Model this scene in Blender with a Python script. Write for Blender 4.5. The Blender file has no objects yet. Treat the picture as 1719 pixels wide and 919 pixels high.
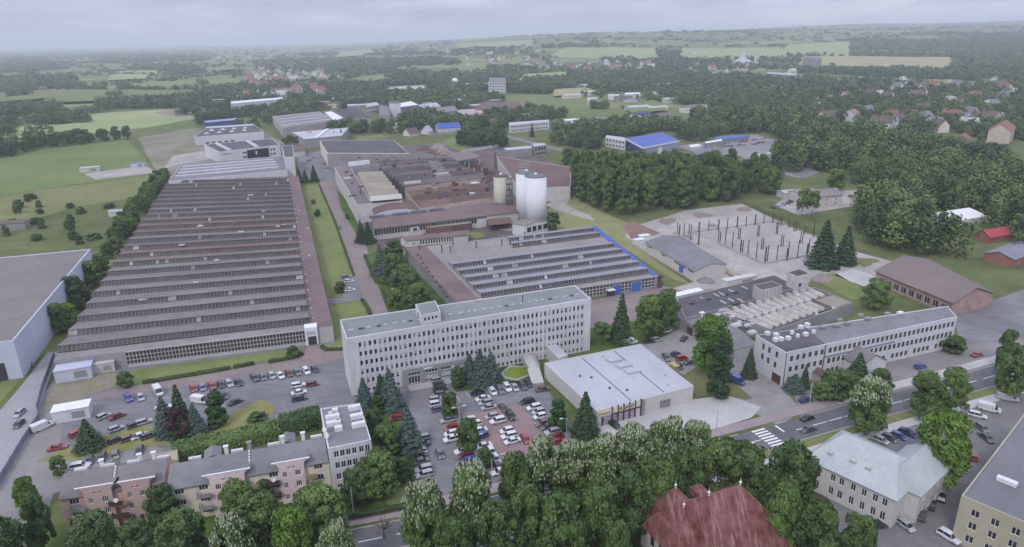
import bpy, math, random
import numpy as np
from mathutils import Vector, Matrix
random.seed(7)
RNG = np.random.default_rng(11)
SC = bpy.context.scene
COL = SC.collection
# ------------------------------------------------------------------ camera
H = 100.0
FPX, CX, CY, PW, PH = 1150.0, 859.5, 459.5, 1719.0, 919.0
TH = math.atan(398 / FPX)
ROLL = math.atan(0.016)
_F = Vector((0, math.cos(TH), -math.sin(TH)))
_R = Vector((1, 0, 0))
_U = Vector((0, math.sin(TH), math.cos(TH)))
_X = _R * math.cos(ROLL) - _U * math.sin(ROLL)
_Y = _R * math.sin(ROLL) + _U * math.cos(ROLL)
CAMLOC = Vector((0, 0, H))
def sstep(a, b, x):
 t = min(1.0, max(0.0, (x - a) / (b - a)))
 return t * t * (3 - 2 * t)
def th(x, y):
 """height of the land: flat around the works, low hills far behind"""
 if y < 900:
  return 0.0
 a = x / y
 g = sstep(-0.30, 0.12, a)
 z = 104 * sstep(1500, 5200, y) * g + 62 * sstep(5600, 8600, y) * sstep(0.15, 0.55, a) + 10 * sstep(6000, 9000, y)
 z += 9 * sstep(1000, 3200, y) * g * math.sin(x * 0.0031 + 1.3) * math.sin(y * 0.0023 + 0.4)
 return z
def ray(px, py):
 return _F * FPX + _X * (px - CX) - _Y * (py - CY)
def at(px, py, z=0.0):
 d = ray(px, py)
 return CAMLOC + d * ((z - H) / d.z)
def land(px, py):
 """where the sight line through a spot of the photograph meets the land"""
 d = ray(px, py).normalized()
 t = 60.0
 while t < 14000:
  p = CAMLOC + d * t
  if p.z <= th(p.x, p.y):
   return Vector((p.x, p.y, th(p.x, p.y)))
  t *= 1.006
 p = CAMLOC + d * 14000
 return Vector((p.x, p.y, th(p.x, p.y)))
def proj(p):
 v = Vector(p) - CAMLOC
 d = v.dot(_F)
 return CX + FPX * v.dot(_X) / d, CY - FPX * v.dot(_Y) / d
def tall(base, top_y):
 """height of an upright thing from its foot and the line of its top"""
 lo, hi = 0.0, 90.0
 for _ in range(40):
  m = (lo + hi) / 2
  if proj((base.x, base.y, base.z + m))[1] > top_y:
   lo = m
  else:
   hi = m
 return lo
def crop(ox, oy, s):
 return lambda x, y: (ox + x / s, oy + y / s)
cam_data = bpy.data.cameras.new("camera")
cam = bpy.data.objects.new("camera", cam_data)
COL.objects.link(cam)
M = Matrix.Identity(4)
for i in range(3):
 M[i][0], M[i][1], M[i][2], M[i][3] = _X[i], _Y[i], -_F[i], CAMLOC[i]
cam.matrix_world = M
cam_data.sensor_fit = 'HORIZONTAL'
cam_data.sensor_width = 36
cam_data.lens = 36 * FPX / PW
cam_data.clip_end = 40000
cam_data.clip_start = 1
SC.camera = cam
# ------------------------------------------------------------------ materials
MATS = {}
def new_mat(name):
 m = bpy.data.materials.new(name)
 m.use_nodes = True
 nt = m.node_tree
 return m, nt, nt.nodes["Principled BSDF"], nt.links
def nodes_noise(nt, vec, scale, detail=4, rough=0.6):
 n = nt.nodes.new("ShaderNodeTexNoise")
 n.inputs["Scale"].default_value = scale
 n.inputs["Detail"].default_value = detail
 n.inputs["Roughness"].default_value = rough
 nt.links.new(vec, n.inputs["Vector"])
 return n.outputs["Fac"]
def ramp(nt, fac, stops):
 r = nt.nodes.new("ShaderNodeValToRGB")
 e = r.color_ramp.elements
 while len(e) < len(stops):
  e.new(0.5)
 for i, (p, c) in enumerate(stops):
  e[i].position = p
  e[i].color = (c[0], c[1], c[2], 1)
 nt.links.new(fac, r.inputs["Fac"])
 return r.outputs["Color"]
def mixc(nt, fac, a, b, mode='MIX'):
 n = nt.nodes.new("ShaderNodeMix")
 n.data_type = 'RGBA'
 n.blend_type = mode
 for val, sock in ((fac, n.inputs[0]), (a, n.inputs[6]), (b, n.inputs[7])):
  if hasattr(val, "links"):
   nt.links.new(val, sock)
  elif isinstance(val, (int, float)):
   sock.default_value = val
  else:
   sock.default_value = (val[0], val[1], val[2], 1)
 return n.outputs[2]
def pm(name, c1, c2, big=0.05, fine=1.2, rough=0.85, c3=None, amt=0.5, spec=0.3, stretch=None, bump=0.0, metal=0.0):
 """weathered surface: two tones in large patches, a third in finer stains, all placed in world space"""
 if name in MATS:
  return MATS[name]
 m, nt, b, L = new_mat(name)
 g = nt.nodes.new("ShaderNodeNewGeometry").outputs["Position"]
 if stretch:
  mp = nt.nodes.new("ShaderNodeMapping")
  mp.inputs["Rotation"].default_value = (0, 0, math.radians(stretch[0]))
  mp.inputs["Scale"].default_value = stretch[1]
  L.new(g, mp.inputs["Vector"])
  gs = mp.outputs["Vector"]
 else:
  gs = g
 col = ramp(nt, nodes_noise(nt, g, big, 5, 0.65), [(0.36, c1), (0.64, c2)])
 c3 = c3 or tuple(x * 0.72 for x in c1)
 f = nodes_noise(nt, gs, fine, 6, 0.7)
 fr = ramp(nt, f, [(0.5, (0, 0, 0)), (0.72, (amt, amt, amt))])
 col = mixc(nt, fr, col, c3)
 f2 = nodes_noise(nt, g, fine * 5.3, 3, 0.7)
 fr2 = ramp(nt, f2, [(0.3, (0.86, 0.86, 0.86)), (0.7, (1.1, 1.1, 1.1))])
 col = mixc(nt, 1.0, col, fr2, 'MULTIPLY')
 L.new(col, b.inputs["Base Color"])
 b.inputs["Roughness"].default_value = rough
 b.inputs["Metallic"].default_value = metal
 b.inputs["Specular IOR Level"].default_value = spec
 if bump:
  bn = nt.nodes.new("ShaderNodeBump")
  bn.inputs["Strength"].default_value = bump
  bn.inputs["Distance"].default_value = 0.1
  L.new(f, bn.inputs["Height"])
  L.new(bn.outputs["Normal"], b.inputs["Normal"])
 MATS[name] = m
 return m
def flatm(name, c, rough=0.5, spec=0.4, metal=0.0):
 if name in MATS:
  return MATS[name]
 m, nt, b, L = new_mat(name)
 g = nt.nodes.new("ShaderNodeNewGeometry").outputs["Position"]
 f = nodes_noise(nt, g, 1.7, 4, 0.6)
 col = ramp(nt, f, [(0.3, tuple(x * 0.85 for x in c)), (0.7, tuple(min(1, x * 1.1) for x in c))])
 L.new(col, b.inputs["Base Color"])
 b.inputs["Roughness"].default_value = rough
 b.inputs["Specular IOR Level"].default_value = spec
 b.inputs["Metallic"].default_value = metal
 MATS[name] = m
 return m
def leafm(name, c1, c2, c3):
 """foliage: tone by tree, by clump and by patch"""
 m, nt, b, L = new_mat(name)
 oi = nt.nodes.new("ShaderNodeObjectInfo")
 g = nt.nodes.new("ShaderNodeNewGeometry").outputs["Position"]
 at_ = nt.nodes.new("ShaderNodeAttribute")
 at_.attribute_name = "tone"
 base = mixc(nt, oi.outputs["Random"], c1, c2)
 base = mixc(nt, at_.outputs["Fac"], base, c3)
 f = nodes_noise(nt, g, 0.09, 4, 0.6)
 v = ramp(nt, f, [(0.3, (0.68, 0.72, 0.8)), (0.7, (1.32, 1.25, 1.05))])
 col = mixc(nt, 1.0, base, v, 'MULTIPLY')
 L.new(col, b.inputs["Base Color"])
 b.inputs["Roughness"].default_value = 0.6
 b.inputs["Specular IOR Level"].default_value = 0.25
 MATS[name] = m
 return m
def glassm():
 m, nt, b, L = new_mat("window_glass")
 g = nt.nodes.new("ShaderNodeNewGeometry").outputs["Position"]
 f = nodes_noise(nt, g, 0.6, 2, 0.6)
 L.new(ramp(nt, f, [(0.35, (0.012, 0.014, 0.018)), (0.7, (0.05, 0.055, 0.065))]), b.inputs["Base Color"])
 b.inputs["Roughness"].default_value = 0.12
 b.inputs["Specular IOR Level"].default_value = 0.5
 MATS["glass"] = m
 return m
def paintm():
 m, nt, b, L = new_mat("car_paint")
 oi = nt.nodes.new("ShaderNodeObjectInfo")
 g = nt.nodes.new("ShaderNodeNewGeometry").outputs["Position"]
 f = nodes_noise(nt, g, 2.0, 3, 0.6)
 v = ramp(nt, f, [(0.3, (0.88, 0.88, 0.88)), (0.7, (1.05, 1.05, 1.05))])
 L.new(mixc(nt, 1.0, oi.outputs["Color"], v, 'MULTIPLY'), b.inputs["Base Color"])
 b.inputs["Roughness"].default_value = 0.28
 b.inputs["Coat Weight"].default_value = 0.6
 b.inputs["Coat Roughness"].default_value = 0.08
 MATS["paint"] = m
 return m
GLASS = glassm()
PAINT = paintm()
DIRTY_GLASS = pm("factory_glass", (0.026, 0.025, 0.028), (0.06, 0.055, 0.057), 0.25, 1.6, 0.45, (0.12, 0.108, 0.105), 0.55, 0.25)
CONC = pm("concrete", (0.33, 0.32, 0.32), (0.42, 0.41, 0.40), 0.08, 0.9, 0.9, (0.22, 0.21, 0.2))
ASPHALT = pm("asphalt", (0.16, 0.156, 0.165), (0.225, 0.22, 0.228), 0.06, 0.55, 0.9, (0.105, 0.1, 0.104), 0.75, stretch=(-22, (.22, 1, 1)))
DARK_ASPHALT = pm("road_asphalt", (0.11, 0.107, 0.115), (0.15, 0.147, 0.157), 0.09, 0.6, 0.85, (0.065, 0.064, 0.07), 0.5)
PAVER = pm("red_pavers", (0.235, 0.165, 0.16), (0.29, 0.205, 0.20), 0.12, 1.0, 0.9, (0.18, 0.14, 0.14), 0.5)
BROWN_ROAD = pm("brown_paving", (0.205, 0.168, 0.162), (0.26, 0.215, 0.20), 0.09, 0.6, 0.9, (0.15, 0.125, 0.12), 0.6)
PALE_PAVE = pm("pale_paving", (0.40, 0.39, 0.39), (0.48, 0.47, 0.46), 0.09, 0.8, 0.9, (0.31, 0.3, 0.3), 0.5)
PINK_WALK = pm("pink_sidewalk", (0.265, 0.22, 0.22), (0.32, 0.27, 0.268), 0.12, 1.1, 0.9, (0.24, 0.19, 0.19), 0.5)
GRAVEL = pm("pale_gravel", (0.30, 0.275, 0.255), (0.42, 0.39, 0.365), 0.05, 0.45, 0.95, (0.215, 0.19, 0.17), 0.75)
DIRT = pm("bare_dirt", (0.20, 0.165, 0.145), (0.285, 0.235, 0.205), 0.05, 0.4, 0.95, (0.13, 0.11, 0.095), 0.7)
LAWN = pm("mown_lawn", (0.145, 0.18, 0.065), (0.20, 0.225, 0.09), 0.09, 0.5, 0.95, (0.115, 0.145, 0.055), 0.6, 0.1)
DRY_LAWN = pm("dry_lawn", (0.20, 0.20, 0.075), (0.27, 0.25, 0.11), 0.07, 0.4, 0.95, (0.12, 0.14, 0.05), 0.7, 0.1)
DARK_LAWN = pm("dark_green_lawn", (0.06, 0.105, 0.028), (0.10, 0.15, 0.04), 0.1, 0.6, 0.95, (0.045, 0.075, 0.02), 0.6, 0.1)  # darker, greener grass than the mown lawn
WILD = pm("wild_grass", (0.135, 0.165, 0.06), (0.215, 0.215, 0.095), 0.035, 0.3, 0.95, (0.085, 0.11, 0.04), 0.7, 0.1)
FIELD_A = pm("meadow", (0.13, 0.175, 0.06), (0.185, 0.22, 0.085), 0.012, 0.12, 0.95, (0.095, 0.13, 0.05), 0.6, 0.1)
FIELD_B = pm("pale_crop", (0.25, 0.29, 0.135), (0.32, 0.35, 0.17), 0.008, 0.08, 0.95, (0.2, 0.245, 0.11), 0.6, 0.1)
FIELD_C = pm("ripe_crop", (0.30, 0.29, 0.15), (0.36, 0.33, 0.19), 0.01, 0.09, 0.95, (0.22, 0.23, 0.11), 0.6, 0.1)
PAINTLINE = pm("road_paint", (0.72, 0.72, 0.73), (0.8, 0.8, 0.8), 0.3, 2.0, 0.7, (0.5, 0.5, 0.5), 0.5)
WHITE_WALL = pm("white_render", (0.53, 0.53, 0.565), (0.61, 0.61, 0.64), 0.07, 0.5, 0.85, (0.40, 0.385, 0.375), 0.6, stretch=(0, (2.2, 2.2, .14)))
SHOP_WALL = pm("cream_panel", (0.50, 0.49, 0.47), (0.56, 0.55, 0.53), 0.09, 0.6, 0.85, (0.43, 0.41, 0.39), 0.45)
OLD_WHITE = pm("old_whitewash", (0.47, 0.455, 0.44), (0.57, 0.55, 0.53), 0.1, 0.5, 0.9, (0.33, 0.3, 0.28), 0.6)
BLUE_WHITE = pm("bluish_cladding", (0.46, 0.48, 0.57), (0.53, 0.55, 0.64), 0.05, 0.5, 0.7, (0.4, 0.42, 0.5), 0.4)
BEIGE_WALL = pm("beige_render", (0.65, 0.59, 0.50), (0.72, 0.66, 0.56), 0.1, 0.7, 0.9, (0.40, 0.35, 0.30), 0.5)
PINK_WALL = pm("pink_render", (0.68, 0.54, 0.545), (0.74, 0.60, 0.595), 0.12, 0.8, 0.9, (0.42, 0.31, 0.31), 0.45)
SALMON = pm("salmon_render", (0.53, 0.35, 0.31), (0.60, 0.42, 0.37), 0.12, 0.8, 0.9, (0.33, 0.19, 0.17), 0.5)
GREY_WALL = pm("grey_render", (0.24, 0.235, 0.24), (0.31, 0.305, 0.31), 0.1, 0.6, 0.9, (0.18, 0.175, 0.175), 0.5)
BRICK = pm("red_brick", (0.26, 0.11, 0.09), (0.32, 0.145, 0.115), 0.15, 1.5, 0.9, (0.19, 0.09, 0.075), 0.5)
YELLOW_WALL = pm("faded_yellow_render", (0.36, 0.335, 0.255), (0.42, 0.39, 0.30), 0.12, 0.8, 0.9, (0.35, 0.31, 0.21), 0.5)
ROOF_GREY = pm("grey_bitumen", (0.165, 0.165, 0.175), (0.22, 0.22, 0.232), 0.06, 0.35, 0.9, (0.125, 0.123, 0.128), 0.55)
ROOF_DARK = pm("dark_bitumen", (0.075, 0.072, 0.08), (0.115, 0.108, 0.115), 0.07, 0.4, 0.85, (0.05, 0.047, 0.05), 0.6)
ROOF_LIGHT = pm("pale_membrane", (0.40, 0.41, 0.45), (0.475, 0.48, 0.515), 0.05, 0.35, 0.75, (0.33, 0.34, 0.37), 0.5)
ROOF_GREEN = pm("greenish_felt", (0.185, 0.20, 0.198), (0.235, 0.25, 0.25), 0.06, 0.4, 0.85, (0.15, 0.158, 0.155), 0.5)
ROOF_SAW = pm("weathered_felt", (0.205, 0.19, 0.188), (0.275, 0.255, 0.25), 0.03, 0.25, 0.9, (0.15, 0.12, 0.12), 0.6)
ROOF_SAWB = pm("greyer_felt", (0.245, 0.245, 0.26), (0.30, 0.298, 0.31), 0.05, 0.3, 0.9, (0.19, 0.185, 0.19), 0.5)
ROOF_RED = pm("reddish_felt", (0.145, 0.106, 0.104), (0.20, 0.145, 0.138), 0.05, 0.3, 0.9, (0.14, 0.10, 0.10), 0.6)
ROOF_RUST = pm("rusty_roofing", (0.12, 0.075, 0.065), (0.185, 0.12, 0.095), 0.035, 0.25, 0.9, (0.085, 0.055, 0.05), 0.75)
ROOF_SOOT = pm("sooty_roofing", (0.065, 0.056, 0.062), (0.11, 0.092, 0.096), 0.04, 0.3, 0.9, (0.06, 0.05, 0.052), 0.7)
ROOF_BEIGE = pm("dusty_roofing", (0.24, 0.215, 0.175), (0.32, 0.285, 0.225), 0.06, 0.35, 0.9, (0.24, 0.2, 0.165), 0.6)
ROOF_BROWN = pm("brown_tiles", (0.125, 0.09, 0.083), (0.165, 0.12, 0.11), 0.1, 0.8, 0.9, (0.10, 0.075, 0.07), 0.5)
ROOF_BLUE = pm("blue_sheet", (0.05, 0.09, 0.34), (0.06, 0.115, 0.42), 0.05, 0.5, 0.5, (0.05, 0.08, 0.24), 0.5)
ROOF_PATINA = pm("pale_green_tin", (0.37, 0.40, 0.405), (0.44, 0.465, 0.47), 0.15, 0.8, 0.6, (0.29, 0.315, 0.32), 0.5)
RED_TIN = pm("worn_red_tin", (0.11, 0.026, 0.026), (0.215, 0.095, 0.088), 0.28, 0.8, 0.65, (0.33, 0.215, 0.195), 1.0, 0.3, (-25, (2.2, 0.16, 0.3)))
RED_TILE = pm("red_roof_tiles", (0.22, 0.10, 0.08), (0.28, 0.14, 0.105), 0.05, 0.5, 0.9, (0.21, 0.08, 0.065), 0.5)
STEEL = flatm("dark_steel", (0.07, 0.06, 0.058), 0.6)
RUST = flatm("rusty_steel", (0.13, 0.07, 0.05), 0.8)
GALV = flatm("galvanised_steel", (0.42, 0.44, 0.44), 0.5)
WHITE = flatm("white_paint", (0.72, 0.72, 0.74), 0.5)
PALE = flatm("pale_metal", (0.55, 0.55, 0.57), 0.5)
BLACK = flatm("black_trim", (0.02, 0.02, 0.023), 0.6)
TYRE = flatm("rubber", (0.018, 0.018, 0.02), 0.8)
RIM = flatm("alloy", (0.4, 0.4, 0.42), 0.35, metal=0.6)
LAMP_W = flatm("headlamp", (0.75, 0.76, 0.8), 0.15)
LAMP_R = flatm("tail_lamp", (0.35, 0.02, 0.02), 0.2)
BLUE_DOOR = flatm("blue_painted_steel", (0.07, 0.13, 0.45), 0.5)
DARK_DOOR = flatm("dark_door", (0.05, 0.045, 0.055), 0.6)
BROWN_DOOR = flatm("brown_door", (0.085, 0.05, 0.045), 0.6)
BLIND = flatm("window_blind", (0.44, 0.44, 0.46), 0.8)
YELLOW = flatm("yellow_paint", (0.45, 0.37, 0.18), 0.6)
SIGNBOARD = flatm("sign_board", (0.60, 0.55, 0.42), 0.6)
SIGN_DARK = flatm("sign_bronze", (0.085, 0.065, 0.06), 0.6)
WOOD = flatm("timber", (0.34, 0.28, 0.2), 0.8)
BARK = pm("bark", (0.085, 0.07, 0.055), (0.13, 0.11, 0.09), 0.8, 4.0, 0.95, (0.05, 0.042, 0.035), 0.5)
DISH = flatm("dish_white", (0.66, 0.66, 0.67), 0.5)
GRAFFITI = pm("shop_graphics", (0.30, 0.22, 0.25), (0.42, 0.40, 0.45), 0.9, 2.0, 0.5, (0.11, 0.09, 0.13), 0.9)
LEAF = leafm("broadleaf", (0.05, 0.10, 0.028), (0.10, 0.152, 0.045), (0.13, 0.20, 0.062))
LEAF_YEL = leafm("light_broadleaf", (0.075, 0.15, 0.022), (0.095, 0.165, 0.03), (0.12, 0.2, 0.045))
LEAF_DARK = leafm("dark_broadleaf", (0.036, 0.076, 0.025), (0.066, 0.112, 0.038), (0.095, 0.152, 0.053))
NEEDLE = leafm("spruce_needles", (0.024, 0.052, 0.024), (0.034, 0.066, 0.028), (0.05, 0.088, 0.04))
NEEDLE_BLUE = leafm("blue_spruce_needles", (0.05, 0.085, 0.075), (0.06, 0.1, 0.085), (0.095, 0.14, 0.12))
THUJA = leafm("thuja_sprays", (0.028, 0.075, 0.022), (0.036, 0.088, 0.026), (0.05, 0.11, 0.035))
PURPLE = leafm("purple_leaves", (0.05, 0.022, 0.03), (0.06, 0.03, 0.036), (0.075, 0.045, 0.045))
HEDGE_M = leafm("hedge_leaves", (0.045, 0.075, 0.022), (0.06, 0.088, 0.028), (0.08, 0.11, 0.038))
FAR_LEAF = leafm("far_woods_leaves", (0.045, 0.08, 0.028), (0.055, 0.092, 0.032), (0.115, 0.17, 0.06))
FOREST_LEAF = leafm("forest_leaves", (0.03, 0.068, 0.022), (0.05, 0.09, 0.03), (0.135, 0.195, 0.06))
BLOSSOM = flatm("cream_blossom", (0.36, 0.39, 0.285), 0.8)
# ------------------------------------------------------------------ mesh building
ORG = {}
class MB:
 def __init__(self):
  self.v, self.f, self.m = [], [], []
 def face(self, pts, m=0):
  n = len(self.v)
  self.v.extend(tuple(p) for p in pts)
  self.f.append(tuple(range(n, n + len(pts))))
  self.m.append(m)
 def hexa(self, b, t, m=0, mt=None, bottom=True):
  """b, t: matching loops of points, counter-clockwise from above"""
  k = len(b)
  n = len(self.v)
  self.v.extend(tuple(p) for p in b)
  self.v.extend(tuple(p) for p in t)
  for i in range(k):
   j = (i + 1) % k
   self.f.append((n + i, n + j, n + k + j, n + k + i))
   self.m.append(m)
  self.f.append(tuple(n + k + i for i in range(k)))
  self.m.append(m if mt is None else mt)
  if bottom:
   self.f.append(tuple(n + i for i in reversed(range(k))))
   self.m.append(m)
 def box(self, c, d, rz=0.0, m=0, mt=None):
  cs, sn = math.cos(rz), math.sin(rz)
  b, t = [], []
  for sx, sy in ((-1, -1), (1, -1), (1, 1), (-1, 1)):
   x, y = sx * d[0] / 2, sy * d[1] / 2
   q = (c[0] + x * cs - y * sn, c[1] + x * sn + y * cs)
   b.append((q[0], q[1], c[2] - d[2] / 2))
   t.append((q[0], q[1], c[2] + d[2] / 2))
  self.hexa(b, t, m, mt)
 def prism(self, poly, z0, z1, m=0, mt=None):
  self.hexa([(p[0], p[1], z0) for p in poly], [(p[0], p[1], z1) for p in poly], m, mt)
 def tube(self, p, q, r0, r1=None, n=8, m=0, caps=True):
  p, q = Vector(p), Vector(q)
  r1 = r0 if r1 is None else r1
  d = (q - p).normalized()
  a = d.orthogonal().normalized()
  b = d.cross(a)
  k = len(self.v)
  for c, r in ((p, r0), (q, r1)):
   for i in range(n):
    w = 2 * math.pi * i / n
    self.v.append(tuple(c + a * (r * math.cos(w)) + b * (r * math.sin(w))))
  for i in range(n):
   j = (i + 1) % n
   self.f.append((k + i, k + j, k + n + j, k + n + i))
   self.m.append(m)
  if caps:
   self.f.append(tuple(k + n + i for i in range(n)))
   self.f.append(tuple(k + i for i in reversed(range(n))))
   self.m += [m, m]
 def build(self, name, mats, parent=None, org=None, smooth=False):
  if not isinstance(mats, (list, tuple)):
   mats = [mats]
  o3 = Vector(org) if org is not None else (ORG.get(parent.name, Vector()) if parent else Vector())
  me = bpy.data.meshes.new(name)
  me.from_pydata([(x - o3.x, y - o3.y, z - o3.z) for x, y, z in self.v], [], self.f)
  for mt in mats:
   me.materials.append(mt)
  if len(mats) > 1:
   me.polygons.foreach_set("material_index", self.m)
  if smooth:
   me.polygons.foreach_set("use_smooth", [True] * len(self.f))
  o = bpy.data.objects.new(name, me)
  COL.objects.link(o)
  if parent is not None:
   o.parent = parent
   ORG[o.name] = o3
  else:
   o.location = o3
   ORG[o.name] = o3
  return o
def tag(o, label=None, cat=None, group=None, kind=None):
 for k, v in (("label", label), ("category", cat), ("group", group), ("kind", kind)):
  if v:
   o[k] = v
 return o
def thing(name, label, cat, loc, group=None, rz=0.0):
 o = bpy.data.objects.new(name, None)
 o.empty_display_size = 0.5
 COL.objects.link(o)
 o.location = loc
 o.rotation_euler = (0, 0, rz)
 ORG[o.name] = Vector(loc)
 return tag(o, label, cat, group)
def child(name, me, parent, loc=(0, 0, 0), rz=0.0, scale=None):
 o = bpy.data.objects.new(name, me)
 COL.objects.link(o)
 o.parent = parent
 o.location = loc
 o.rotation_euler = (0, 0, rz)
 if scale:
  o.scale = scale
 return o
def copy_tree(o, parent=None):
 c = o.copy()
 COL.objects.link(c)
 c.parent = parent
 for ch in o.children:
  copy_tree(ch, c)
 return c
def np_mesh(name, V, Q, mats, tone=None):
 me = bpy.data.meshes.new(name)
 n, k = len(V), len(Q)
 me.vertices.add(n)
 me.vertices.foreach_set("co", V.astype(np.float32).ravel())
 me.loops.add(k * 4)
 me.loops.foreach_set("vertex_index", Q.astype(np.int32).ravel())
 me.polygons.add(k)
 me.polygons.foreach_set("loop_start", np.arange(0, 4 * k, 4, dtype=np.int32))
 if tone is not None:
  a = me.attributes.new("tone", 'FLOAT', 'FACE')
  a.data.foreach_set("value", tone.astype(np.float32))
 me.update(calc_edges=True)
 for mt in (mats if isinstance(mats, (list, tuple)) else [mats]):
  me.materials.append(mt)
 return me
def lerp(a, b, t):
 return a + (b - a) * t
def quadpt(q, s, t):
 """q: FL, FR, BR, BL; s along the front, t towards the back"""
 return lerp(lerp(q[0], q[1], s), lerp(q[3], q[2], s), t)
def xy(p, z):
 return Vector((p[0], p[1], z))
def cen(pts):
 s = Vector((0, 0, 0))
 for p in pts:
  s += Vector((p[0], p[1], 0))
 return s / len(pts)
def inset(poly, d):
 """move every edge of a convex counter-clockwise loop inwards by d"""
 n = len(poly)
 out = []
 for i in range(n):
  p0, p1, p2 = (Vector(poly[(i + k) % n][:2]) for k in (-1, 0, 1))
  e1, e2 = (p1 - p0).normalized(), (p2 - p1).normalized()
  n1, n2 = Vector((-e1.y, e1.x)), Vector((-e2.y, e2.x))
  k = (n1 + n2)
  k = k / max(0.2, k.dot(n1))
  q = p1 + k * d
  out.append(Vector((q.x, q.y, 0)))
 return out
def ccw(poly):
 a = sum(poly[i][0] * poly[(i + 1) % len(poly)][1] - poly[(i + 1) % len(poly)][0] * poly[i][1] for i in range(len(poly)))
 return list(poly) if a > 0 else list(reversed(poly))
# ------------------------------------------------------------------ buildings kit
WIN = {}
def window_mesh(w, h, style="plain", frame=None, bars=1, dep=0.0):
 key = (round(w, 2), round(h, 2), style, frame.name if frame else "", bars)
 if key in WIN:
  return WIN[key]
 mb = MB()
 fw = min(0.09, w * 0.09)
 y = 0.02
 x0, x1, z0, z1 = -w / 2, w / 2, -h / 2, h / 2
 split = {"plain": z1, "half": z0 + h * 0.45, "blind": z0 + 0.02, "low": z0 + h * 0.25}[style]
 if split > z0 + 0.03:
  mb.face([(x0, y, z0), (x1, y, z0), (x1, y, split), (x0, y, split)], 0)
 if split < z1 - 0.01:
  mb.face([(x0, y - 0.01, split), (x1, y - 0.01, split), (x1, y - 0.01, z1), (x0, y - 0.01, z1)], 2)
 for zz in (z0 + fw / 2, z1 - fw / 2):
  mb.box((0, y - 0.03, zz), (w, 0.06, fw), 0, 1)
 for k in range(bars + 2):
  xx = x0 + fw / 2 + (w - fw) * k / (bars + 1)
  mb.box((xx, y - 0.028, 0), (fw, 0.056, h - 2 * fw), 0, 1)
 me_o = mb.build("window", [GLASS, frame or WHITE, BLIND])
 me = me_o.data
 bpy.data.objects.remove(me_o)
 WIN[key] = me
 return me
def edge_frame(A, B):
 d = Vector((B[0] - A[0], B[1] - A[1], 0))
 L = d.length
 return d / L, L, math.atan2(d.y, d.x)
def facade(mb, A, B, z0, z1, ops, dep=0.16, m=0):
 """wall from A to B (outside on the right hand) with real openings: (u0, u1, za, zb)"""
 d, L, rz = edge_frame(A, B)
 inn = Vector((-d.y, d.x, 0))
 us = sorted({0.0, L} | {u for o in ops for u in o[:2]})
 zs = sorted({z0, z1} | {z for o in ops for z in o[2:]})
 A3 = xy(A, 0)
 def pt(u, z, k=0.0):
  q = A3 + d * u + inn * k
  return (q.x, q.y, z)
 holes = {(round(o[0], 4), round(o[2], 4)): o for o in ops}
 for j in range(len(zs) - 1):
  run = None
  zc = (zs[j] + zs[j + 1]) / 2
  row = [o for o in ops if o[2] < zc < o[3]]
  row.sort()
  u = 0.0
  for o in row + [(L, L, 0, 0)]:
   if o[0] > u + 1e-4:
    mb.face([pt(u, zs[j]), pt(o[0], zs[j]), pt(o[0], zs[j + 1]), pt(u, zs[j + 1])], m)
   u = o[1]
 for (u0, u1, za, zb) in ops:
  mb.face([pt(u0, za), pt(u1, za), pt(u1, za, dep), pt(u0, za, dep)], m)
  mb.face([pt(u0, zb, dep), pt(u1, zb, dep), pt(u1, zb), pt(u0, zb)], m)
  mb.face([pt(u0, za, dep), pt(u0, zb, dep), pt(u0, zb), pt(u0, za)], m)
  mb.face([pt(u1, za), pt(u1, zb), pt(u1, zb, dep), pt(u1, za, dep)], m)
def put_windows(root, A, B, specs, dep=0.14, name="window", frame=None, bars=1, styles=("plain",), sill=None):
 d, L, rz = edge_frame(A, B)
 inn = Vector((-d.y, d.x, 0))
 o0 = ORG[root.name]
 out = []
 for (u0, u1, za, zb) in specs:
  st = random.choice(styles)
  me = window_mesh(u1 - u0, zb - za, st, frame, bars)
  p = xy(A, (za + zb) / 2) + d * ((u0 + u1) / 2) + inn * dep - o0
  out.append(child(name, me, root, p, rz))
 return out
def grid_ops(L, n, rows, w, margin=1.0, h=None):
 """n openings of width w along a wall of length L at heights rows [(za, zb)]"""
 step = (L - 2 * margin) / n
 return [(margin + step * (k + 0.5) - w / 2, margin + step * (k + 0.5) + w / 2, za, zb) for za, zb in rows for k in range(n)]
def roof_cap(mbw, root, poly, z, roofmat, parapet=0.4, rim=0.3, name="roof"):
 ins = inset(poly, rim)
 n = len(poly)
 for i in range(n):
  j = (i + 1) % n
  mbw.face([xy(poly[i], z), xy(poly[j], z), xy(ins[j], z), xy(ins[i], z)])
  mbw.face([xy(ins[i], z), xy(ins[j], z), xy(ins[j], z - parapet), xy(ins[i], z - parapet)])
 r = MB()
 r.face([xy(p, z - parapet + 0.004) for p in ins])
 return r.build(name, roofmat, root)
def block(name, label, cat, poly, z, wall, roof, z0=0.0, parapet=0.4, wins=None, group=None, rim=0.3, dep=0.16, **kw):
 """flat-roofed building. poly counter-clockwise (front-left, front-right, back-right, back-left)"""
 poly = [Vector((p[0], p[1], 0)) for p in poly]
 c = cen(poly)
 root = thing(name, label, cat, (c.x, c.y, z0), group)
 w = MB()
 n = len(poly)
 for i in range(n):
  A, B = poly[i], poly[(i + 1) % n]
  facade(w, A, B, z0, z, (wins or {}).get(i, []), dep)
 rf = roof_cap(w, root, poly, z, roof, parapet, rim)
 w.build("wall", wall, root)
 for i, ops in (wins or {}).items():
  put_windows(root, poly[i], poly[(i + 1) % n], ops, dep - 0.02, **kw)
 return root, poly, rf
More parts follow.
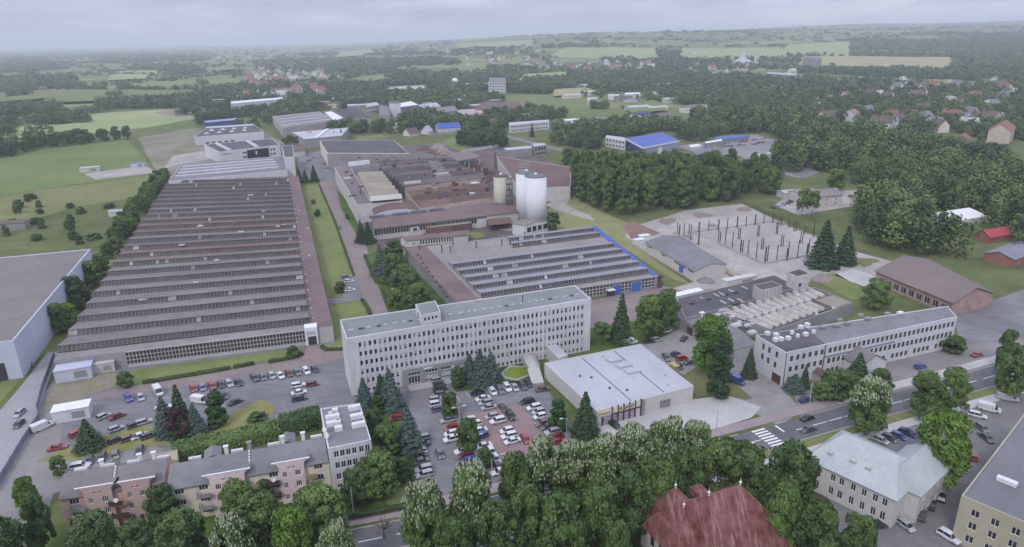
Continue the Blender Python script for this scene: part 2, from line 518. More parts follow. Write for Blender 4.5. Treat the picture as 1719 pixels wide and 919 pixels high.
def gable(name, label, cat, poly, ze, zr, wall, roof, z0=0.0, axis=0, over=0.4, wins=None, group=None, hip=0.0, **kw):
 """pitched-roof building; ridge parallel to the front (axis 0) or to the side (axis 1); hip 0..0.5 pulls the ridge ends in"""
 poly = [Vector((p[0], p[1], 0)) for p in poly]
 if axis == 1:
  poly = poly[1:] + poly[:1]
  wins = {(i - 1) % 4: o for i, o in (wins or {}).items()}
 c = cen(poly)
 root = thing(name, label, cat, (c.x, c.y, z0), group)
 w = MB()
 FL, FR, BR, BL = poly
 RL, RR = (FL + BL) / 2, (FR + BR) / 2
 RL, RR = lerp(RL, RR, hip), lerp(RR, RL, hip)
 for i in range(4):
  facade(w, poly[i], poly[(i + 1) % 4], z0, ze, (wins or {}).get(i, []))
 if hip == 0:
  w.face([xy(FR, ze), xy(BR, ze), xy(RR, zr)])
  w.face([xy(BL, ze), xy(FL, ze), xy(RL, zr)])
 w.build("wall", wall, root)
 dl = (RR - RL).normalized() * over if hip == 0 else Vector((0, 0, 0))
 r = MB()
 slope = (zr - ze) / max(0.1, ((FL - BL).length / 2))
 def eave(p, q):
  o = (p - q).normalized() * over
  return p + o
 f0, f1 = eave(FL, BL) - dl, eave(FR, BR) + dl
 b0, b1 = eave(BL, FL) - dl, eave(BR, FR) + dl
 if hip:
  e = (FR - FL).normalized() * over
  f0, f1, b0, b1 = f0 - e, f1 + e, b0 - e, b1 + e
 ze2 = ze - slope * over
 up = 0.16
 pts = {k: v for k, v in (("f0", xy(f0, ze2 + up)), ("f1", xy(f1, ze2 + up)), ("b0", xy(b0, ze2 + up)), ("b1", xy(b1, ze2 + up)),
                             ("r0", xy(RL - dl, zr + up)), ("r1", xy(RR + dl, zr + up)))}
 P = pts
 dn = Vector((0, 0, -0.15))
 faces = [("f0", "f1", "r1", "r0"), ("b1", "b0", "r0", "r1")]
 if hip:
  faces += [("f1", "b1", "r1"), ("b0", "f0", "r0")]
 for fc in faces:
  r.face([P[k] for k in fc])
  r.face([P[k] + dn for k in reversed(fc)])
 rim = ("f0", "f1", "b1", "b0") if hip else ("f0", "f1", "r1", "b1", "b0", "r0")
 for i in range(len(rim)):
  a, b = P[rim[i]], P[rim[(i + 1) % len(rim)]]
  r.face([a + dn, b + dn, b, a])
 rf = r.build("roof", roof, root)
 for i, ops in (wins or {}).items():
  put_windows(root, poly[i], poly[(i + 1) % 4], ops, **kw)
 return root, poly, rf
def glaze(A, B, z0, z1, root, step=1.2, rows=1, lean=0.0, frame=None, bw=0.14, name="glazing", patches=0.0, patchmat=None, off=0.05):
 """a glazed strip with its bars between A and B"""
 d, L, rz = edge_frame(A, B)
 inn = Vector((-d.y, d.x, 0))
 mb = MB()
 A3 = xy(A, 0)
 def pt(u, z, k):
  t = (z - z0) / max(0.01, z1 - z0)
  q = A3 + d * u + inn * (k + lean * t)
  return Vector((q.x, q.y, z))
 mb.face([pt(0, z0, -off), pt(L, z0, -off), pt(L, z1, -off), pt(0, z1, -off)], 0)
 n = max(1, int(L / step))
 for k in range(n + 1):
  u = L * k / n
  a, b = max(0, u - bw / 2), min(L, u + bw / 2)
  mb.face([pt(a, z0, -off - 0.1), pt(b, z0, -off - 0.1), pt(b, z1, -off - 0.1), pt(a, z1, -off - 0.1)], 1)
  mb.face([pt(b, z0, -off - 0.1), pt(b, z0, -off), pt(b, z1, -off), pt(b, z1, -off - 0.1)], 1)
  mb.face([pt(a, z0, -off), pt(a, z0, -off - 0.1), pt(a, z1, -off - 0.1), pt(a, z1, -off)], 1)
  if patches and k < n and random.random() < patches:
   a, b = b, L * (k + random.choice((1, 1, 2))) / n - bw / 2
   b = max(b, a + .7)
   if b < L:
    mb.face([pt(a, z0, -off - 0.06), pt(b, z0, -off - 0.06), pt(b, z1, -off - 0.06), pt(a, z1, -off - 0.06)], 2)
 for k in range(rows + 1):
  z = z0 + (z1 - z0) * k / rows
  a, b = max(z0, z - bw / 2), min(z1, z + bw / 2)
  mb.face([pt(0, a, -off - 0.08), pt(L, a, -off - 0.08), pt(L, b, -off - 0.08), pt(0, b, -off - 0.08)], 1)
  mb.face([pt(0, b, -off - 0.08), pt(L, b, -off - 0.08), pt(L, b, -off), pt(0, b, -off)], 1)
 return mb.build(name, [DIRTY_GLASS, frame or CONC, patchmat or pm("dull_pane", (.17, .165, .165), (.42, .41, .41), .12, 1.5)], root)
def sawtooth(root, q, ts, z0, zt, mat_of, frac=0.13, step=1.3, patches=0.02, flat=0.0, frame=None):
 """rows of north lights on the quad q (FL, FR, BR, BL); ts: where each row starts"""
 for i in range(len(ts) - 1):
  t0, t1 = ts[i], ts[i + 1]
  tg = t0 + (t1 - t0) * frac
  te = t1 - (t1 - t0) * flat
  a, b = quadpt(q, 0, t0), quadpt(q, 1, t0)
  ga, gb = quadpt(q, 0, tg), quadpt(q, 1, tg)
  ea, eb = quadpt(q, 0, te), quadpt(q, 1, te)
  mb = MB()
  lip = (a - ga).normalized() * 0.35
  mb.face([xy(ga + lip, zt + 0.05), xy(gb + lip, zt + 0.05), xy(eb, z0 + 0.25), xy(ea, z0 + 0.25)])
  mb.face([xy(ga + lip, zt - 0.18), xy(gb + lip, zt - 0.18), xy(gb + lip, zt + 0.05), xy(ga + lip, zt + 0.05)])
  mb.face([xy(a, z0), xy(ga, zt), xy(ea, z0)])
  mb.face([xy(gb, zt), xy(b, z0), xy(eb, z0)])
  if flat:
   na, nb = quadpt(q, 0, t1), quadpt(q, 1, t1)
   mb.face([xy(ea, z0 + 0.25), xy(eb, z0 + 0.25), xy(nb, z0 + 0.25), xy(na, z0 + 0.25)])
  rf = mb.build("sawtooth_roof", mat_of(i), root)
  glaze(a, b, z0 + 0.45, zt - 0.15, rf, step, 1, (ga - a).length, frame, patches=patches)
def on_wall(A, B, u0, u1, z0, z1, mat, name, root, thick=0.12, m2=None):
 """a door, panel or board set proud of the wall A-B"""
 d, L, rz = edge_frame(A, B)
 out = Vector((d.y, -d.x, 0))
 c = xy(A, (z0 + z1) / 2) + d * ((u0 + u1) / 2) + out * (thick / 2 + 0.005)
 mb = MB()
 mb.box(c, (u1 - u0, thick, z1 - z0), rz)
 return mb.build(name, mat, root)
def mesh_thing(mb, name, mats, label, cat, group=None, kind=None, smooth=False, org=None):
 if org is None:
  a = np.array(mb.v)
  lo, hi = a.min(0), a.max(0)
  org = ((lo[0] + hi[0]) / 2, (lo[1] + hi[1]) / 2, lo[2])
 return tag(mb.build(name, mats, None, org, smooth), label, cat, group, kind)
def sheet(name, pts, mat, lvl, px=True):
 """a flat piece of ground cover: lvl counts the layers (each 2 cm above the one below)"""
 mb = MB()
 z = 0.02 * lvl
 mb.face([xy(at(*p) if px else p, z) for p in pts])
 o = mb.build(name, mat)
 o["kind"] = "structure"
 return o
# ------------------------------------------------------------------ leaves
def quads_from(pos, nrm, size, rng):
 n = len(pos)
 t = rng.normal(size=(n, 3))
 t -= (t * nrm).sum(1, keepdims=True) * nrm
 t /= np.linalg.norm(t, axis=1, keepdims=True) + 1e-9
 b = np.cross(nrm, t)
 s = (size * 0.5)[:, None] if hasattr(size, "shape") else size * 0.5
 t, b = t * s, b * s * 0.8
 V = np.stack([pos - t - b, pos + t - b, pos + t + b, pos - t + b], 1).reshape(-1, 3)
 return V, np.arange(4 * n).reshape(-1, 4)
def unit(v):
 return v / (np.linalg.norm(v, axis=-1, keepdims=True) + 1e-9)
def leaf_cloud(seed, nc, nl, hgt, rad, base, leaf, power=1.0, droop=0.0, profile=None):
 """leaf faces in clumps spread over an uneven crown; base: where the crown starts (share of the height)"""
 rng = np.random.default_rng(seed)
 P, N, T = [], [], []
 ch = hgt * (1 - base)
 for k in range(nc):
  ph = rng.uniform(0, 2 * math.pi)
  u = rng.uniform(0.03, 0.97)
  if profile:
   rr = profile(u)
  else:
   rr = math.sqrt(max(0.02, 1 - (2 * u - 0.85) ** 2 / 1.35)) ** power
  rr *= rng.uniform(0.62, 0.93)
  if k % 5 == 0:
   rr *= 0.5
  cr = rad * rng.uniform(0.18, 0.38)
  c = np.array([math.cos(ph) * rr * (rad - cr * 0.6), math.sin(ph) * rr * (rad - cr * 0.6), hgt * base + ch * u])
  d = unit(rng.normal(size=(nl, 3)) + np.array([math.cos(ph) * 0.35, math.sin(ph) * 0.35, 0.45]))
  r = cr * rng.uniform(0.55, 1.08, size=(nl, 1))
  p = c + d * r * np.array([1, 1, 0.85])
  if droop:
   p[:, 2] -= droop * r[:, 0] * rng.uniform(0, 1, nl)
  P.append(p)
  N.append(unit(d + rng.normal(size=(nl, 3)) * 0.45))
  T.append(np.full(nl, rng.uniform(0, 1)) * 0.7 + rng.uniform(0, 0.3, nl))
 P, N, T = np.concatenate(P), np.concatenate(N), np.concatenate(T)
 P[:, 2] = np.clip(P[:, 2], hgt * base * 0.5, hgt)
 V, Q = quads_from(P, N, leaf * rng.uniform(0.6, 1.3, len(P)), rng)
 return V, Q, T, P, N
def trunk_mesh(name, hgt, r, limbs=6, seed=1, reach=2.4, top=0.7):
 rng = random.Random(seed)
 mb = MB()
 p = Vector((0, 0, -0.2))
 rr = r
 for i in range(4):
  q = Vector((rng.uniform(-.25, .25) * (i > 0), rng.uniform(-.25, .25) * (i > 0), hgt * top * (i + 1) / 4))
  mb.tube(p, q, rr, rr * 0.78, 7)
  p, rr = q, rr * 0.78
  if i >= 1:
   for _ in range(limbs // 3):
    w = rng.uniform(0, 6.28)
    e = q + Vector((math.cos(w) * reach, math.sin(w) * reach, rng.uniform(0.9, 2.4)))
    mb.tube(q, e, rr * 0.55, rr * 0.15, 5)
 o = mb.build(name, BARK)
 me = o.data
 bpy.data.objects.remove(o)
 return me
TREES = {}
def tree_kind(key, hgt, crown, trunk, extra=None):
 TREES[key] = (hgt, crown, trunk, extra)
def _crown(seed, nc, nl, hgt, rad, base, leaf, mat, **k):
 V, Q, T, P, N = leaf_cloud(seed, nc, nl, hgt, rad, base, leaf, **k)
 return np_mesh("crown", V, Q, mat, T), P, N
def blossoms(P, N, n, seed):
 rng = np.random.default_rng(seed)
 c = P[:, :2].mean(0)
 out = np.linalg.norm(P[:, :2] - c, axis=1) + 0.9 * (P[:, 2] - P[:, 2].min())
 idx = np.argsort(-out)[: int(len(P) * 0.42)]
 idx = rng.choice(idx, n, replace=False)
 V, Q = [], []
 for i in idx:
  p = P[i] + N[i] * 0.12
  h, r = rng.uniform(0.3, 0.6), rng.uniform(0.12, 0.2)
  k = len(V)
  V += [p + np.array(d) for d in ((-r, -r, 0), (r, -r, 0), (r, r, 0), (-r, r, 0), (0.02, 0.02, h), (-0.02, 0.02, h))]
  Q += [(k, k + 1, k + 4, k + 5), (k + 1, k + 2, k + 4, k + 4), (k + 2, k + 3, k + 5, k + 4), (k + 3, k, k + 5, k + 5)]
 V = np.array(V)
 mb = MB()
 mb.v = [tuple(v) for v in V]
 mb.f = [tuple(dict.fromkeys(q)) for q in Q]
 mb.m = [0] * len(Q)
 o = mb.build("blossoms", BLOSSOM)
 me = o.data
 bpy.data.objects.remove(o)
 return me
def conifer(seed, hgt, rad, n, leaf, mat, layers=13, power=1.0):
 rng = np.random.default_rng(seed)
 P, N, T = [], [], []
 for k in range(layers):
  u = (k + 0.3) / layers
  z = hgt * (0.05 + 0.93 * u)
  R = rad * (1 - u) ** power + 0.15
  nb = max(5, int(15 * (1 - u) + 5))
  for b in range(nb):
   w = 2 * math.pi * (b + rng.uniform(-.4, .4)) / nb
   m = max(6, int(n / layers / nb * (0.5 + 1.2 * (1 - u))))
   s = rng.uniform(0.15, 1, m) ** 0.7
   L = R * rng.uniform(0.78, 1.12)
   x = np.cos(w) * s * L + rng.normal(0, 0.12 * R + .05, m) * -np.sin(w) * s
   y = np.sin(w) * s * L + rng.normal(0, 0.12 * R + .05, m) * np.cos(w) * s
   zz = z - s * L * 0.42 + rng.normal(0, .12, m) + 0.12 * hgt / layers * (1 - s)
   P.append(np.stack([x, y, np.clip(zz, 0.1, hgt)], 1))
   N.append(unit(np.stack([np.cos(w) * 0.75 + rng.normal(0, .35, m), np.sin(w) * 0.75 + rng.normal(0, .35, m), 0.7 + rng.normal(0, .3, m)], 1)))
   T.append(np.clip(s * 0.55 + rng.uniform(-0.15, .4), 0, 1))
 P, N, T = np.concatenate(P), np.concatenate(N), np.concatenate(T)
 V, Q = quads_from(P, N, leaf * rng.uniform(0.6, 1.3, len(P)), rng)
 return np_mesh("crown", V, Q, mat, T)
def setup_trees():
 for i in range(3):
  me, P, N = _crown(20 + i, 58, 170, 13, 5.0, 0.14, 0.43, LEAF)
  tree_kind(f"broad{i}", (13, 5.0), me, trunk_mesh("trunk", 13, 0.34, 9, i))
 for i in range(2):
  me, P, N = _crown(30 + i, 62, 170, 13, 5.0, 0.10, 0.42, LEAF_DARK)
  tree_kind(f"dark{i}", (13, 5.0), me, trunk_mesh("trunk", 13, 0.34, 9, 5 + i))
 for i in range(2):
  me, P, N = _crown(40 + i, 74, 180, 13.5, 5.2, 0.12, 0.42, LEAF)
  tree_kind(f"chestnut{i}", (13.5, 5.2), me, trunk_mesh("trunk", 13.5, 0.42, 9, 8 + i), blossoms(P, N, 620, 5 + i))
 me, P, N = _crown(50, 56, 170, 12, 4.8, 0.16, 0.4, LEAF_YEL)
 tree_kind("light", (12, 4.8), me, trunk_mesh("trunk", 12, 0.3, 9, 12))
 me, P, N = _crown(51, 70, 140, 18, 4.2, 0.10, 0.48, LEAF, profile=lambda u: (0.55 + 0.9 * u * (1 - u) * 1.7) * (1 if u < .85 else 1 - (u - .85) * 3.5))
 tree_kind("poplar", (18, 4.2), me, trunk_mesh("trunk", 18, 0.3, 9, 13, 1.4, 0.8))
 me, P, N = _crown(52, 40, 90, 9, 4.0, 0.18, 0.5, PURPLE)
 tree_kind("purple", (9, 4.0), me, trunk_mesh("trunk", 9, 0.25, 9, 14, 1.8))
 me, P, N = _crown(53, 46, 100, 6, 2.9, 0.10, 0.36, LEAF_DARK, profile=lambda u: math.sqrt(max(0.05, 1 - (2 * u - 1) ** 2)))
 tree_kind("globe", (6, 2.9), me, trunk_mesh("trunk", 6, 0.16, 6, 15, 1.2))
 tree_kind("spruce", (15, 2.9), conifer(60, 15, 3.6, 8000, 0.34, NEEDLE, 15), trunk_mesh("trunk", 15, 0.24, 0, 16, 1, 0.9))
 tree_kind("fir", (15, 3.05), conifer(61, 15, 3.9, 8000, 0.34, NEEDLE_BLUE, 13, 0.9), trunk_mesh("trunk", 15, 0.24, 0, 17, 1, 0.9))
 prof = lambda u: (1 - u) ** 0.55 * min(1, 0.75 + u * 2)
 me, P, N = _crown(62, 60, 80, 9, 2.0, 0.02, 0.34, THUJA, profile=prof)
 tree_kind("thuja", (9, 1.6), me, trunk_mesh("trunk", 9, 0.16, 0, 18, 1, 0.8))
 me, P, N = _crown(65, 90, 90, 16, 2.6, 0.02, 0.34, NEEDLE, profile=lambda u: min(1, .7 + u * 1.5) * (1 - .8 * u ** 4))
 tree_kind("cypress", (16, 2.35), me, trunk_mesh("trunk", 16, 0.2, 0, 21, 1, 0.8))
 me, P, N = _crown(63, 26, 60, 2.2, 1.6, 0.0, 0.28, LEAF_DARK, profile=lambda u: math.sqrt(max(0.1, 1 - u * u * .9)))
 tree_kind("shrub", (2.2, 1.6), me, None)
 me, P, N = _crown(64, 22, 60, 5, 2.3, 0.3, 0.34, LEAF)
 tree_kind("sapling", (5, 2.3), me, trunk_mesh("trunk", 5, 0.1, 6, 19, 1.0))
def plant_tree(key, base, h, w, name, label, cat, group=None):
 (h0, r0), crown, trunk, extra = TREES[key]
 t = thing(name, label, cat, base, group, random.uniform(0, 6.28))
 sx, sz = w / (2 * r0), h / h0
 c = child("crown", crown, t, scale=(sx, sx, sz))
 if trunk:
  child("trunk", trunk, t, scale=(sx, sx, sz))
 if extra:
  b = child("blossoms", extra, c)
  b["kind"] = "stuff"
 return t
def tree_px(key, px, py, top, wpx, name, label, cat="tree", group=None):
 """a tree from its foot, top line and crown width in the photograph"""
 b = at(px, py)
 h = tall(b, top)
 d = (b + Vector((0, 0, h / 2)) - CAMLOC).dot(_F)
 return plant_tree(key, b, h, wpx * d / FPX, name, label, cat, group)
# ------------------------------------------------------------------ cars
CARS = {}
def loft(mb, secs, m=0, close=True):
 """secs: equally long closed loops of points"""
 k = len(secs[0])
 n0 = len(mb.v)
 for s in secs:
  mb.v.extend(tuple(p) for p in s)
 for i in range(len(secs) - 1):
  for j in range(k):
   jj = (j + 1) % k
   a = n0 + i * k
   mb.f.append((a + j, a + jj, a + k + jj, a + k + j))
   mb.m.append(m)
 if close:
  mb.f.append(tuple(n0 + j for j in reversed(range(k))))
  e = n0 + (len(secs) - 1) * k
  mb.f.append(tuple(e + j for j in range(k)))
  mb.m += [m, m]
def car_meshes(style):
 """body, glass, wheel, head and tail lamp for a car that points along +x"""
 L, W, hb, hr = {"hatch": (4.0, 1.76, 0.86, 1.48), "sedan": (4.6, 1.8, 0.84, 1.44), "estate": (4.6, 1.82, 0.88, 1.5),
     "suv": (4.6, 1.9, 1.02, 1.72), "van": (5.4, 2.0, 1.15, 2.35)}[style]
 cab = {"hatch": (-1.95, -1.45, 0.45, 1.15), "sedan": (-1.55, -0.75, 0.5, 1.25), "estate": (-2.2, -1.8, 0.5, 1.2),
           "suv": (-2.2, -1.85, 0.5, 1.15), "van": (-2.66, -2.62, 1.1, 1.95)}[style]   # rear foot, rear top, front top, front foot
 lift = 0.22 if style not in ("suv", "van") else 0.3
 hw = W / 2
 hood = hb - (0.12 if style != "van" else -0.05)
 def sec(x, w, z0, z1, r=0.1):
  return [(x, -w + 0.08, z0), (x, w - 0.08, z0), (x, w, z0 + 0.16), (x, w, (z0 + z1) / 2 + 0.1), (x, w - r, z1), (x, -w + r, z1), (x, -w, (z0 + z1) / 2 + 0.1), (x, -w, z0 + 0.16)]
 body = MB()
 x0, x1 = -L / 2, L / 2
 loft(body, [sec(x0, hw * 0.84, lift + 0.12, hb - 0.12), sec(x0 + 0.12, hw * 0.95, lift, hb - 0.02), sec(x0 + 0.6, hw, lift, hb), sec(cab[3] - 0.1, hw, lift, hb - 0.01),
    sec(cab[3] + 0.35, hw, lift, hood), sec(x1 - 0.35, hw * 0.96, lift, hood - 0.06), sec(x1 - 0.08, hw * 0.86, lift + 0.03, hood - 0.18), sec(x1, hw * 0.74, lift + 0.12, hood - 0.28)])
 rw = hw - 0.24
 t = 0.05
 if style == "van":
  loft(body, [[(x, -w, hb - .02), (x, w, hb - .02), (x, w, z - .1), (x, w - .12, z), (x, -w + .12, z), (x, -w, z - .1)] for x, w, z in
     ((x0 + .03, hw - .04, hr - .05), (x0 + .2, hw - .03, hr), (1.0, hw - .04, hr), (1.18, hw - .05, hr - .06))])
 else:
  rf = []
  for x, z in ((cab[1] - .05, hr - .07), (cab[1] + .1, hr - .01), ((cab[1] + cab[2]) / 2, hr + .02), (cab[2] - .1, hr - .01), (cab[2] + .08, hr - .06)):
   rf.append([(x, -rw - .02, z - t), (x, rw + .02, z - t), (x, rw, z), (x, -rw, z)])
  loft(body, rf)
  mid = (cab[1] + cab[2]) / 2 - 0.1
  for s in (-1, 1):
   for a, b in (((cab[0], hw - .1, hb - .02), (cab[1], rw, hr - .04)), ((mid, hw - .09, hb - .02), (mid, rw, hr - .03)), ((cab[3], hw - .1, hb - .03), (cab[2], rw, hr - .04))):
    body.tube((a[0], s * a[1], a[2]), (b[0], s * b[1], b[2]), 0.05, 0.045, 4)
 for s in (-1, 1):
  body.box((cab[3] - .15, s * (hw + .08), hb + .03), (.12, .16, .1), 0)
 body.box((0, 0, lift + 0.02), (L * 0.8, W * 0.86, 0.1), 0, 1)
 glass = MB()
 g = 0.025
 if style == "van":
  a, b = cab[3], cab[2]
  glass.hexa([(b - .5, -hw + .02, hb), (a, -hw + .16, hb - .02), (a, hw - .16, hb - .02), (b - .5, hw - .02, hb)],
                   [(b - .5, -hw + .03, hr - .5), (b + .1, -hw + .18, hr - .25), (b + .1, hw - .18, hr - .25), (b - .5, hw - .03, hr - .5)])
 else:
  lo = [(cab[0], -hw + .12, hb - .03), (cab[3], -hw + .12, hb - .04), (cab[3], hw - .12, hb - .04), (cab[0], hw - .12, hb - .03)]
  hi = [(cab[1], -rw + g, hr - .05), (cab[2], -rw + g, hr - .05), (cab[2], rw - g, hr - .05), (cab[1], rw - g, hr - .05)]
  glass.hexa(lo, hi)
 wheel = MB()
 R = 0.33 if style != "van" else 0.36
 wheel.tube((0, -.11, 0), (0, .11, 0), R, R, 14, 0)
 wheel.tube((0, -.122, 0), (0, .122, 0), R * .6, R * .6, 10, 1)
 hl = MB()
 hl.box((0, 0, 0), (.16, .34, .14))
 meshes = []
 for mb, nm, mt in ((body, "body", [PAINT, BLACK]), (glass, "cabin_glass", [GLASS]), (wheel, "wheel", [TYRE, RIM]), (hl, "headlight", [LAMP_W]), (hl, "taillight", [LAMP_R])):
  o = mb.build(nm, mt, smooth=False)
  meshes.append(o.data)
  bpy.data.objects.remove(o)
 CARS[style] = (meshes, L, W, R, hood, hb, x0, x1)
PAINTS = {"white": (0.62, 0.62, 0.64), "silver": (0.34, 0.35, 0.37), "grey": (0.13, 0.135, 0.145), "dark grey": (0.06, 0.062, 0.07), "black": (0.016, 0.016, 0.019),
          "red": (0.33, 0.022, 0.028), "dark red": (0.15, 0.018, 0.022), "blue": (0.05, 0.075, 0.30), "dark blue": (0.025, 0.035, 0.11), "olive": (0.075, 0.07, 0.045),
          "brown": (0.12, 0.075, 0.06), "lilac": (0.2, 0.18, 0.34), "yellow": (0.5, 0.4, 0.1)}
def car(px, py, rz, paint, style, label, group=None, xyz=None, detail=True, name="parked_car"):
 p = xyz or at(px, py)
 t = thing(name if style != "van" else name.replace("car", "van"), label, "van" if style == "van" else "car", p, group, rz)
 (b, g, w, h, tl), L, W, R, hood, hb, x0, x1 = CARS[style]
 o = child("body", b, t)
 c = PAINTS[paint]
 o.color = (c[0], c[1], c[2], 1)
 child("cabin_glass", g, t)
 if detail:
  for x in (x0 + 0.82, x1 - 0.85):
   for s in (-1, 1):
    child("wheel", w, t, (x, s * (W / 2 - .1), R))
  for s in (-1, 1):
   child("headlight", h, t, (x1 - .14, s * (W / 2 - .32), hood - .2))
   child("taillight", tl, t, (x0 + .1, s * (W / 2 - .26), hb - .2))
 return t
# ------------------------------------------------------------------ main axes of the works
O_FL, O_FR = at(591, 665), at(990, 588)
AU = math.atan2(O_FR.y - O_FL.y, O_FR.x - O_FL.x)
AV = AU + math.pi / 2
U = Vector((math.cos(AU), math.sin(AU), 0))
V_ = Vector((-math.sin(AU), math.cos(AU), 0))
def q4(z, *pts):
 return [at(x, y, z) for x, y in pts]
# ------------------------------------------------------------------ the white office block
def office():
 z = 18.6
 BR, BL = at(965, 479, z), at(570.5, 537, z)
 poly = [O_FL, O_FR, xy(BR, 0), xy(BL, 0)]
 c = cen(poly)
 root = thing("office_building", "long white six storey office block with rows of small dark windows", "office building", (c.x, c.y, 0))
 w = MB()
 L = (O_FR - O_FL).length
 n = 50
 rows = [(zc - 0.78, zc + 0.78) for zc in (15.9, 12.95, 10.0, 7.05, 4.1)] + [(0.45, 1.55)]
 ops = []
 m0, m1 = 3.0, 2.4
 step = (L - m0 - m1) / n
 ent = (9.5 * step + m0 - step, 23 * step + m0)
 for za, zb in rows:
  for k in range(n):
   u = m0 + step * (k + 0.5)
   if zb < 5.2 and ent[0] - 0.8 < u < ent[1] + 0.8:
    continue
   ops.append((u - 0.42, u + 0.42, za, zb))
 facade(w, poly[0], poly[1], 0, z, ops, 0.3)
 for i in (1, 2, 3):
  facade(w, poly[i], poly[(i + 1) % 4], 0, z, [])
 d, L_, rz = edge_frame(poly[0], poly[1])
 out = Vector((d.y, -d.x, 0))
 for k in range(n + 1):
  u = m0 + step * k
  zb = 5.6 if ent[0] - 0.4 < u < ent[1] + 0.4 else 0.0
  w.box(xy(poly[0], (zb + z - 1.6) / 2) + d * u + out * 0.13, (step * 0.36, 0.24, z - 1.6 - zb), rz)
 w.box(xy(poly[0], z - 0.8) + d * (L / 2) + out * 0.07, (L - 0.02, 0.12, 1.55), rz)
 rf = roof_cap(w, root, poly, z, ROOF_GREEN, 0.35, 0.35)
 w.build("wall", WHITE_WALL, root)
 near = sorted(ops, key=lambda o: (poly[0] + d * o[0] - CAMLOC).length + o[2] * 0.0)
 styles = ("plain",) * 9 + ("half", "half", "blind", "blind", "low")
 put_windows(root, poly[0], poly[1], near[:99], 0.27, bars=0, styles=styles)
 mb = MB()
 o0 = ORG[root.name]
 inn = -out
 for (u0, u1, za, zb) in near[99:]:
  st = random.choice(styles)
  sp = {"plain": zb, "half": za + (zb - za) * .45, "blind": za + .05, "low": za + (zb - za) * .25}[st]
  p = lambda u, zz, k: xy(poly[0], zz) + d * u + inn * k
  mb.face([p(u0, za, .27), p(u1, za, .27), p(u1, sp, .27), p(u0, sp, .27)], 0)
  if sp < zb:
   mb.face([p(u0, sp, .26), p(u1, sp, .26), p(u1, zb, .26), p(u0, zb, .26)], 2)
  for uu in (u0 + .03, u1 - .03):
   mb.face([p(uu - .03, za, .22), p(uu + .03, za, .22), p(uu + .03, zb, .22), p(uu - .03, zb, .22)], 1)
 wn = mb.build("windows", [GLASS, WHITE, BLIND], root)
 wn["kind"] = "stuff"
 s = q4(z + 3.2, (706, 529), (739.5, 527.5 - 5.5), (731, 504), (697, 510))
 s = [xy(p, 0) for p in s]
 sh = MB()
 zs = z + 3.0
 wops = grid_ops((s[1] - s[0]).length, 4, [(z + 0.9, z + 2.0)], 0.75, 0.8)
 for i in range(4):
  facade(sh, s[i], s[(i + 1) % 4], z - 0.3, zs, wops if i == 0 else [], 0.15)
 ins = inset(s, 0.25)
 for i in range(4):
  j = (i + 1) % 4
  sh.face([xy(s[i], zs), xy(s[j], zs), xy(ins[j], zs), xy(ins[i], zs)])
  sh.face([xy(ins[i], zs), xy(ins[j], zs), xy(ins[j], zs - .3), xy(ins[i], zs - .3)])
 stair = sh.build("stair_head", WHITE_WALL, root)
 r2 = MB()
 r2.face([xy(p, zs - .29) for p in ins])
 r2.build("roof", ROOF_GREEN, stair)
 for wo in put_windows(root, s[0], s[1], wops, 0.12, bars=0):
  wo.parent = stair
 A, B = lerp(poly[3], poly[0], 0.6), lerp(poly[2], poly[1], 0.6)
 for k in range(30):
  t = 0.03 + 0.94 * (k + random.uniform(-.2, .2)) / 29
  p = lerp(A, B, t)
  if abs(t - 0.36) < 0.05:
   continue
  mb = MB()
  mb.box((p.x, p.y, z - 0.35 + 0.2), (random.uniform(0.8, 1.6), 0.5, 0.4), AU)
  mb.build("roof_vent", ROOF_LIGHT if random.random() < .75 else STEEL, root)
 for t, hh in ((0.285, 1.9), (0.72, 2.3)):
  p = lerp(A, B, t)
  mb = MB()
  mb.tube((p.x, p.y, z - .35), (p.x, p.y, z + hh), 0.16, 0.14, 8)
  mb.box((p.x, p.y, z + hh), (.5, .5, .25))
  mb.build("chimney_pipe", STEEL, root)
 A, B = poly[0] + d * ent[0], poly[0] + d * ent[1]
 E = MB()
 Le = ent[1] - ent[0]
 eops = []
 for k, (a, b) in enumerate([(1.5, 5.0), (6.5, 10.2), (11.2, 14.0), (15.2, 19.0)]):
  a, b = a / 20 * Le, b / 20 * Le
  eops += [(a, b, 0.3, 2.6), (a, b, 3.0, 4.0)]
 A2, B2 = A + out * 0.35, B + out * 0.35
 facade(E, A2, B2, 0, 5.3, eops, 0.3)
 facade(E, A, A2, 0, 5.3, [])
 facade(E, B2, B, 0, 5.3, [])
 E.face([xy(A2, 5.3), xy(B2, 5.3), xy(B, 5.3), xy(A, 5.3)])
 ef = E.build("entrance_front", GREY_WALL, root)
 for wo in put_windows(root, A2, B2, eops, 0.26, "window", None, 3, ("plain", "plain", "low")):
  wo.parent = ef
 on_wall(A2, B2, Le * .30, Le * .43, 4.5, 4.9, WHITE, "sign_panel", root, .1)
 on_wall(A2, B2, Le * .945, Le * .985, 3.7, 4.5, WHITE, "sign_panel", root, .1)
 on_wall(A2, B2, Le * .725, Le * .755, 1.2, 3.9, DISH, "plaque", root, .15)
 g = MB()
 g.box(xy(lerp(A2, B2, .5), .12) + out * 2.2, (Le * 0.9, 3.6, 0.24), rz)
 g.build("entrance_step", CONC, root)
 mb = MB()
 u0 = m0 + step * 33.2
 for k in range(16):
  a = Vector((u0 + k * 0.42, 2.0 + 0.5 * math.sin(k * 1.7), 0))
  b = Vector((u0 + k * 0.42 + 0.35, 2.0 + 0.9 * math.sin(k * 2.3 + 1), 0))
  mb.tube(xy(poly[0], a.y) + d * a.x + out * .27, xy(poly[0], b.y) + d * b.x + out * .27, .05, .04, 4)
 mb.build("graffiti", flatm("faded_spray", (0.33, 0.2, 0.25), .8), root)
office()
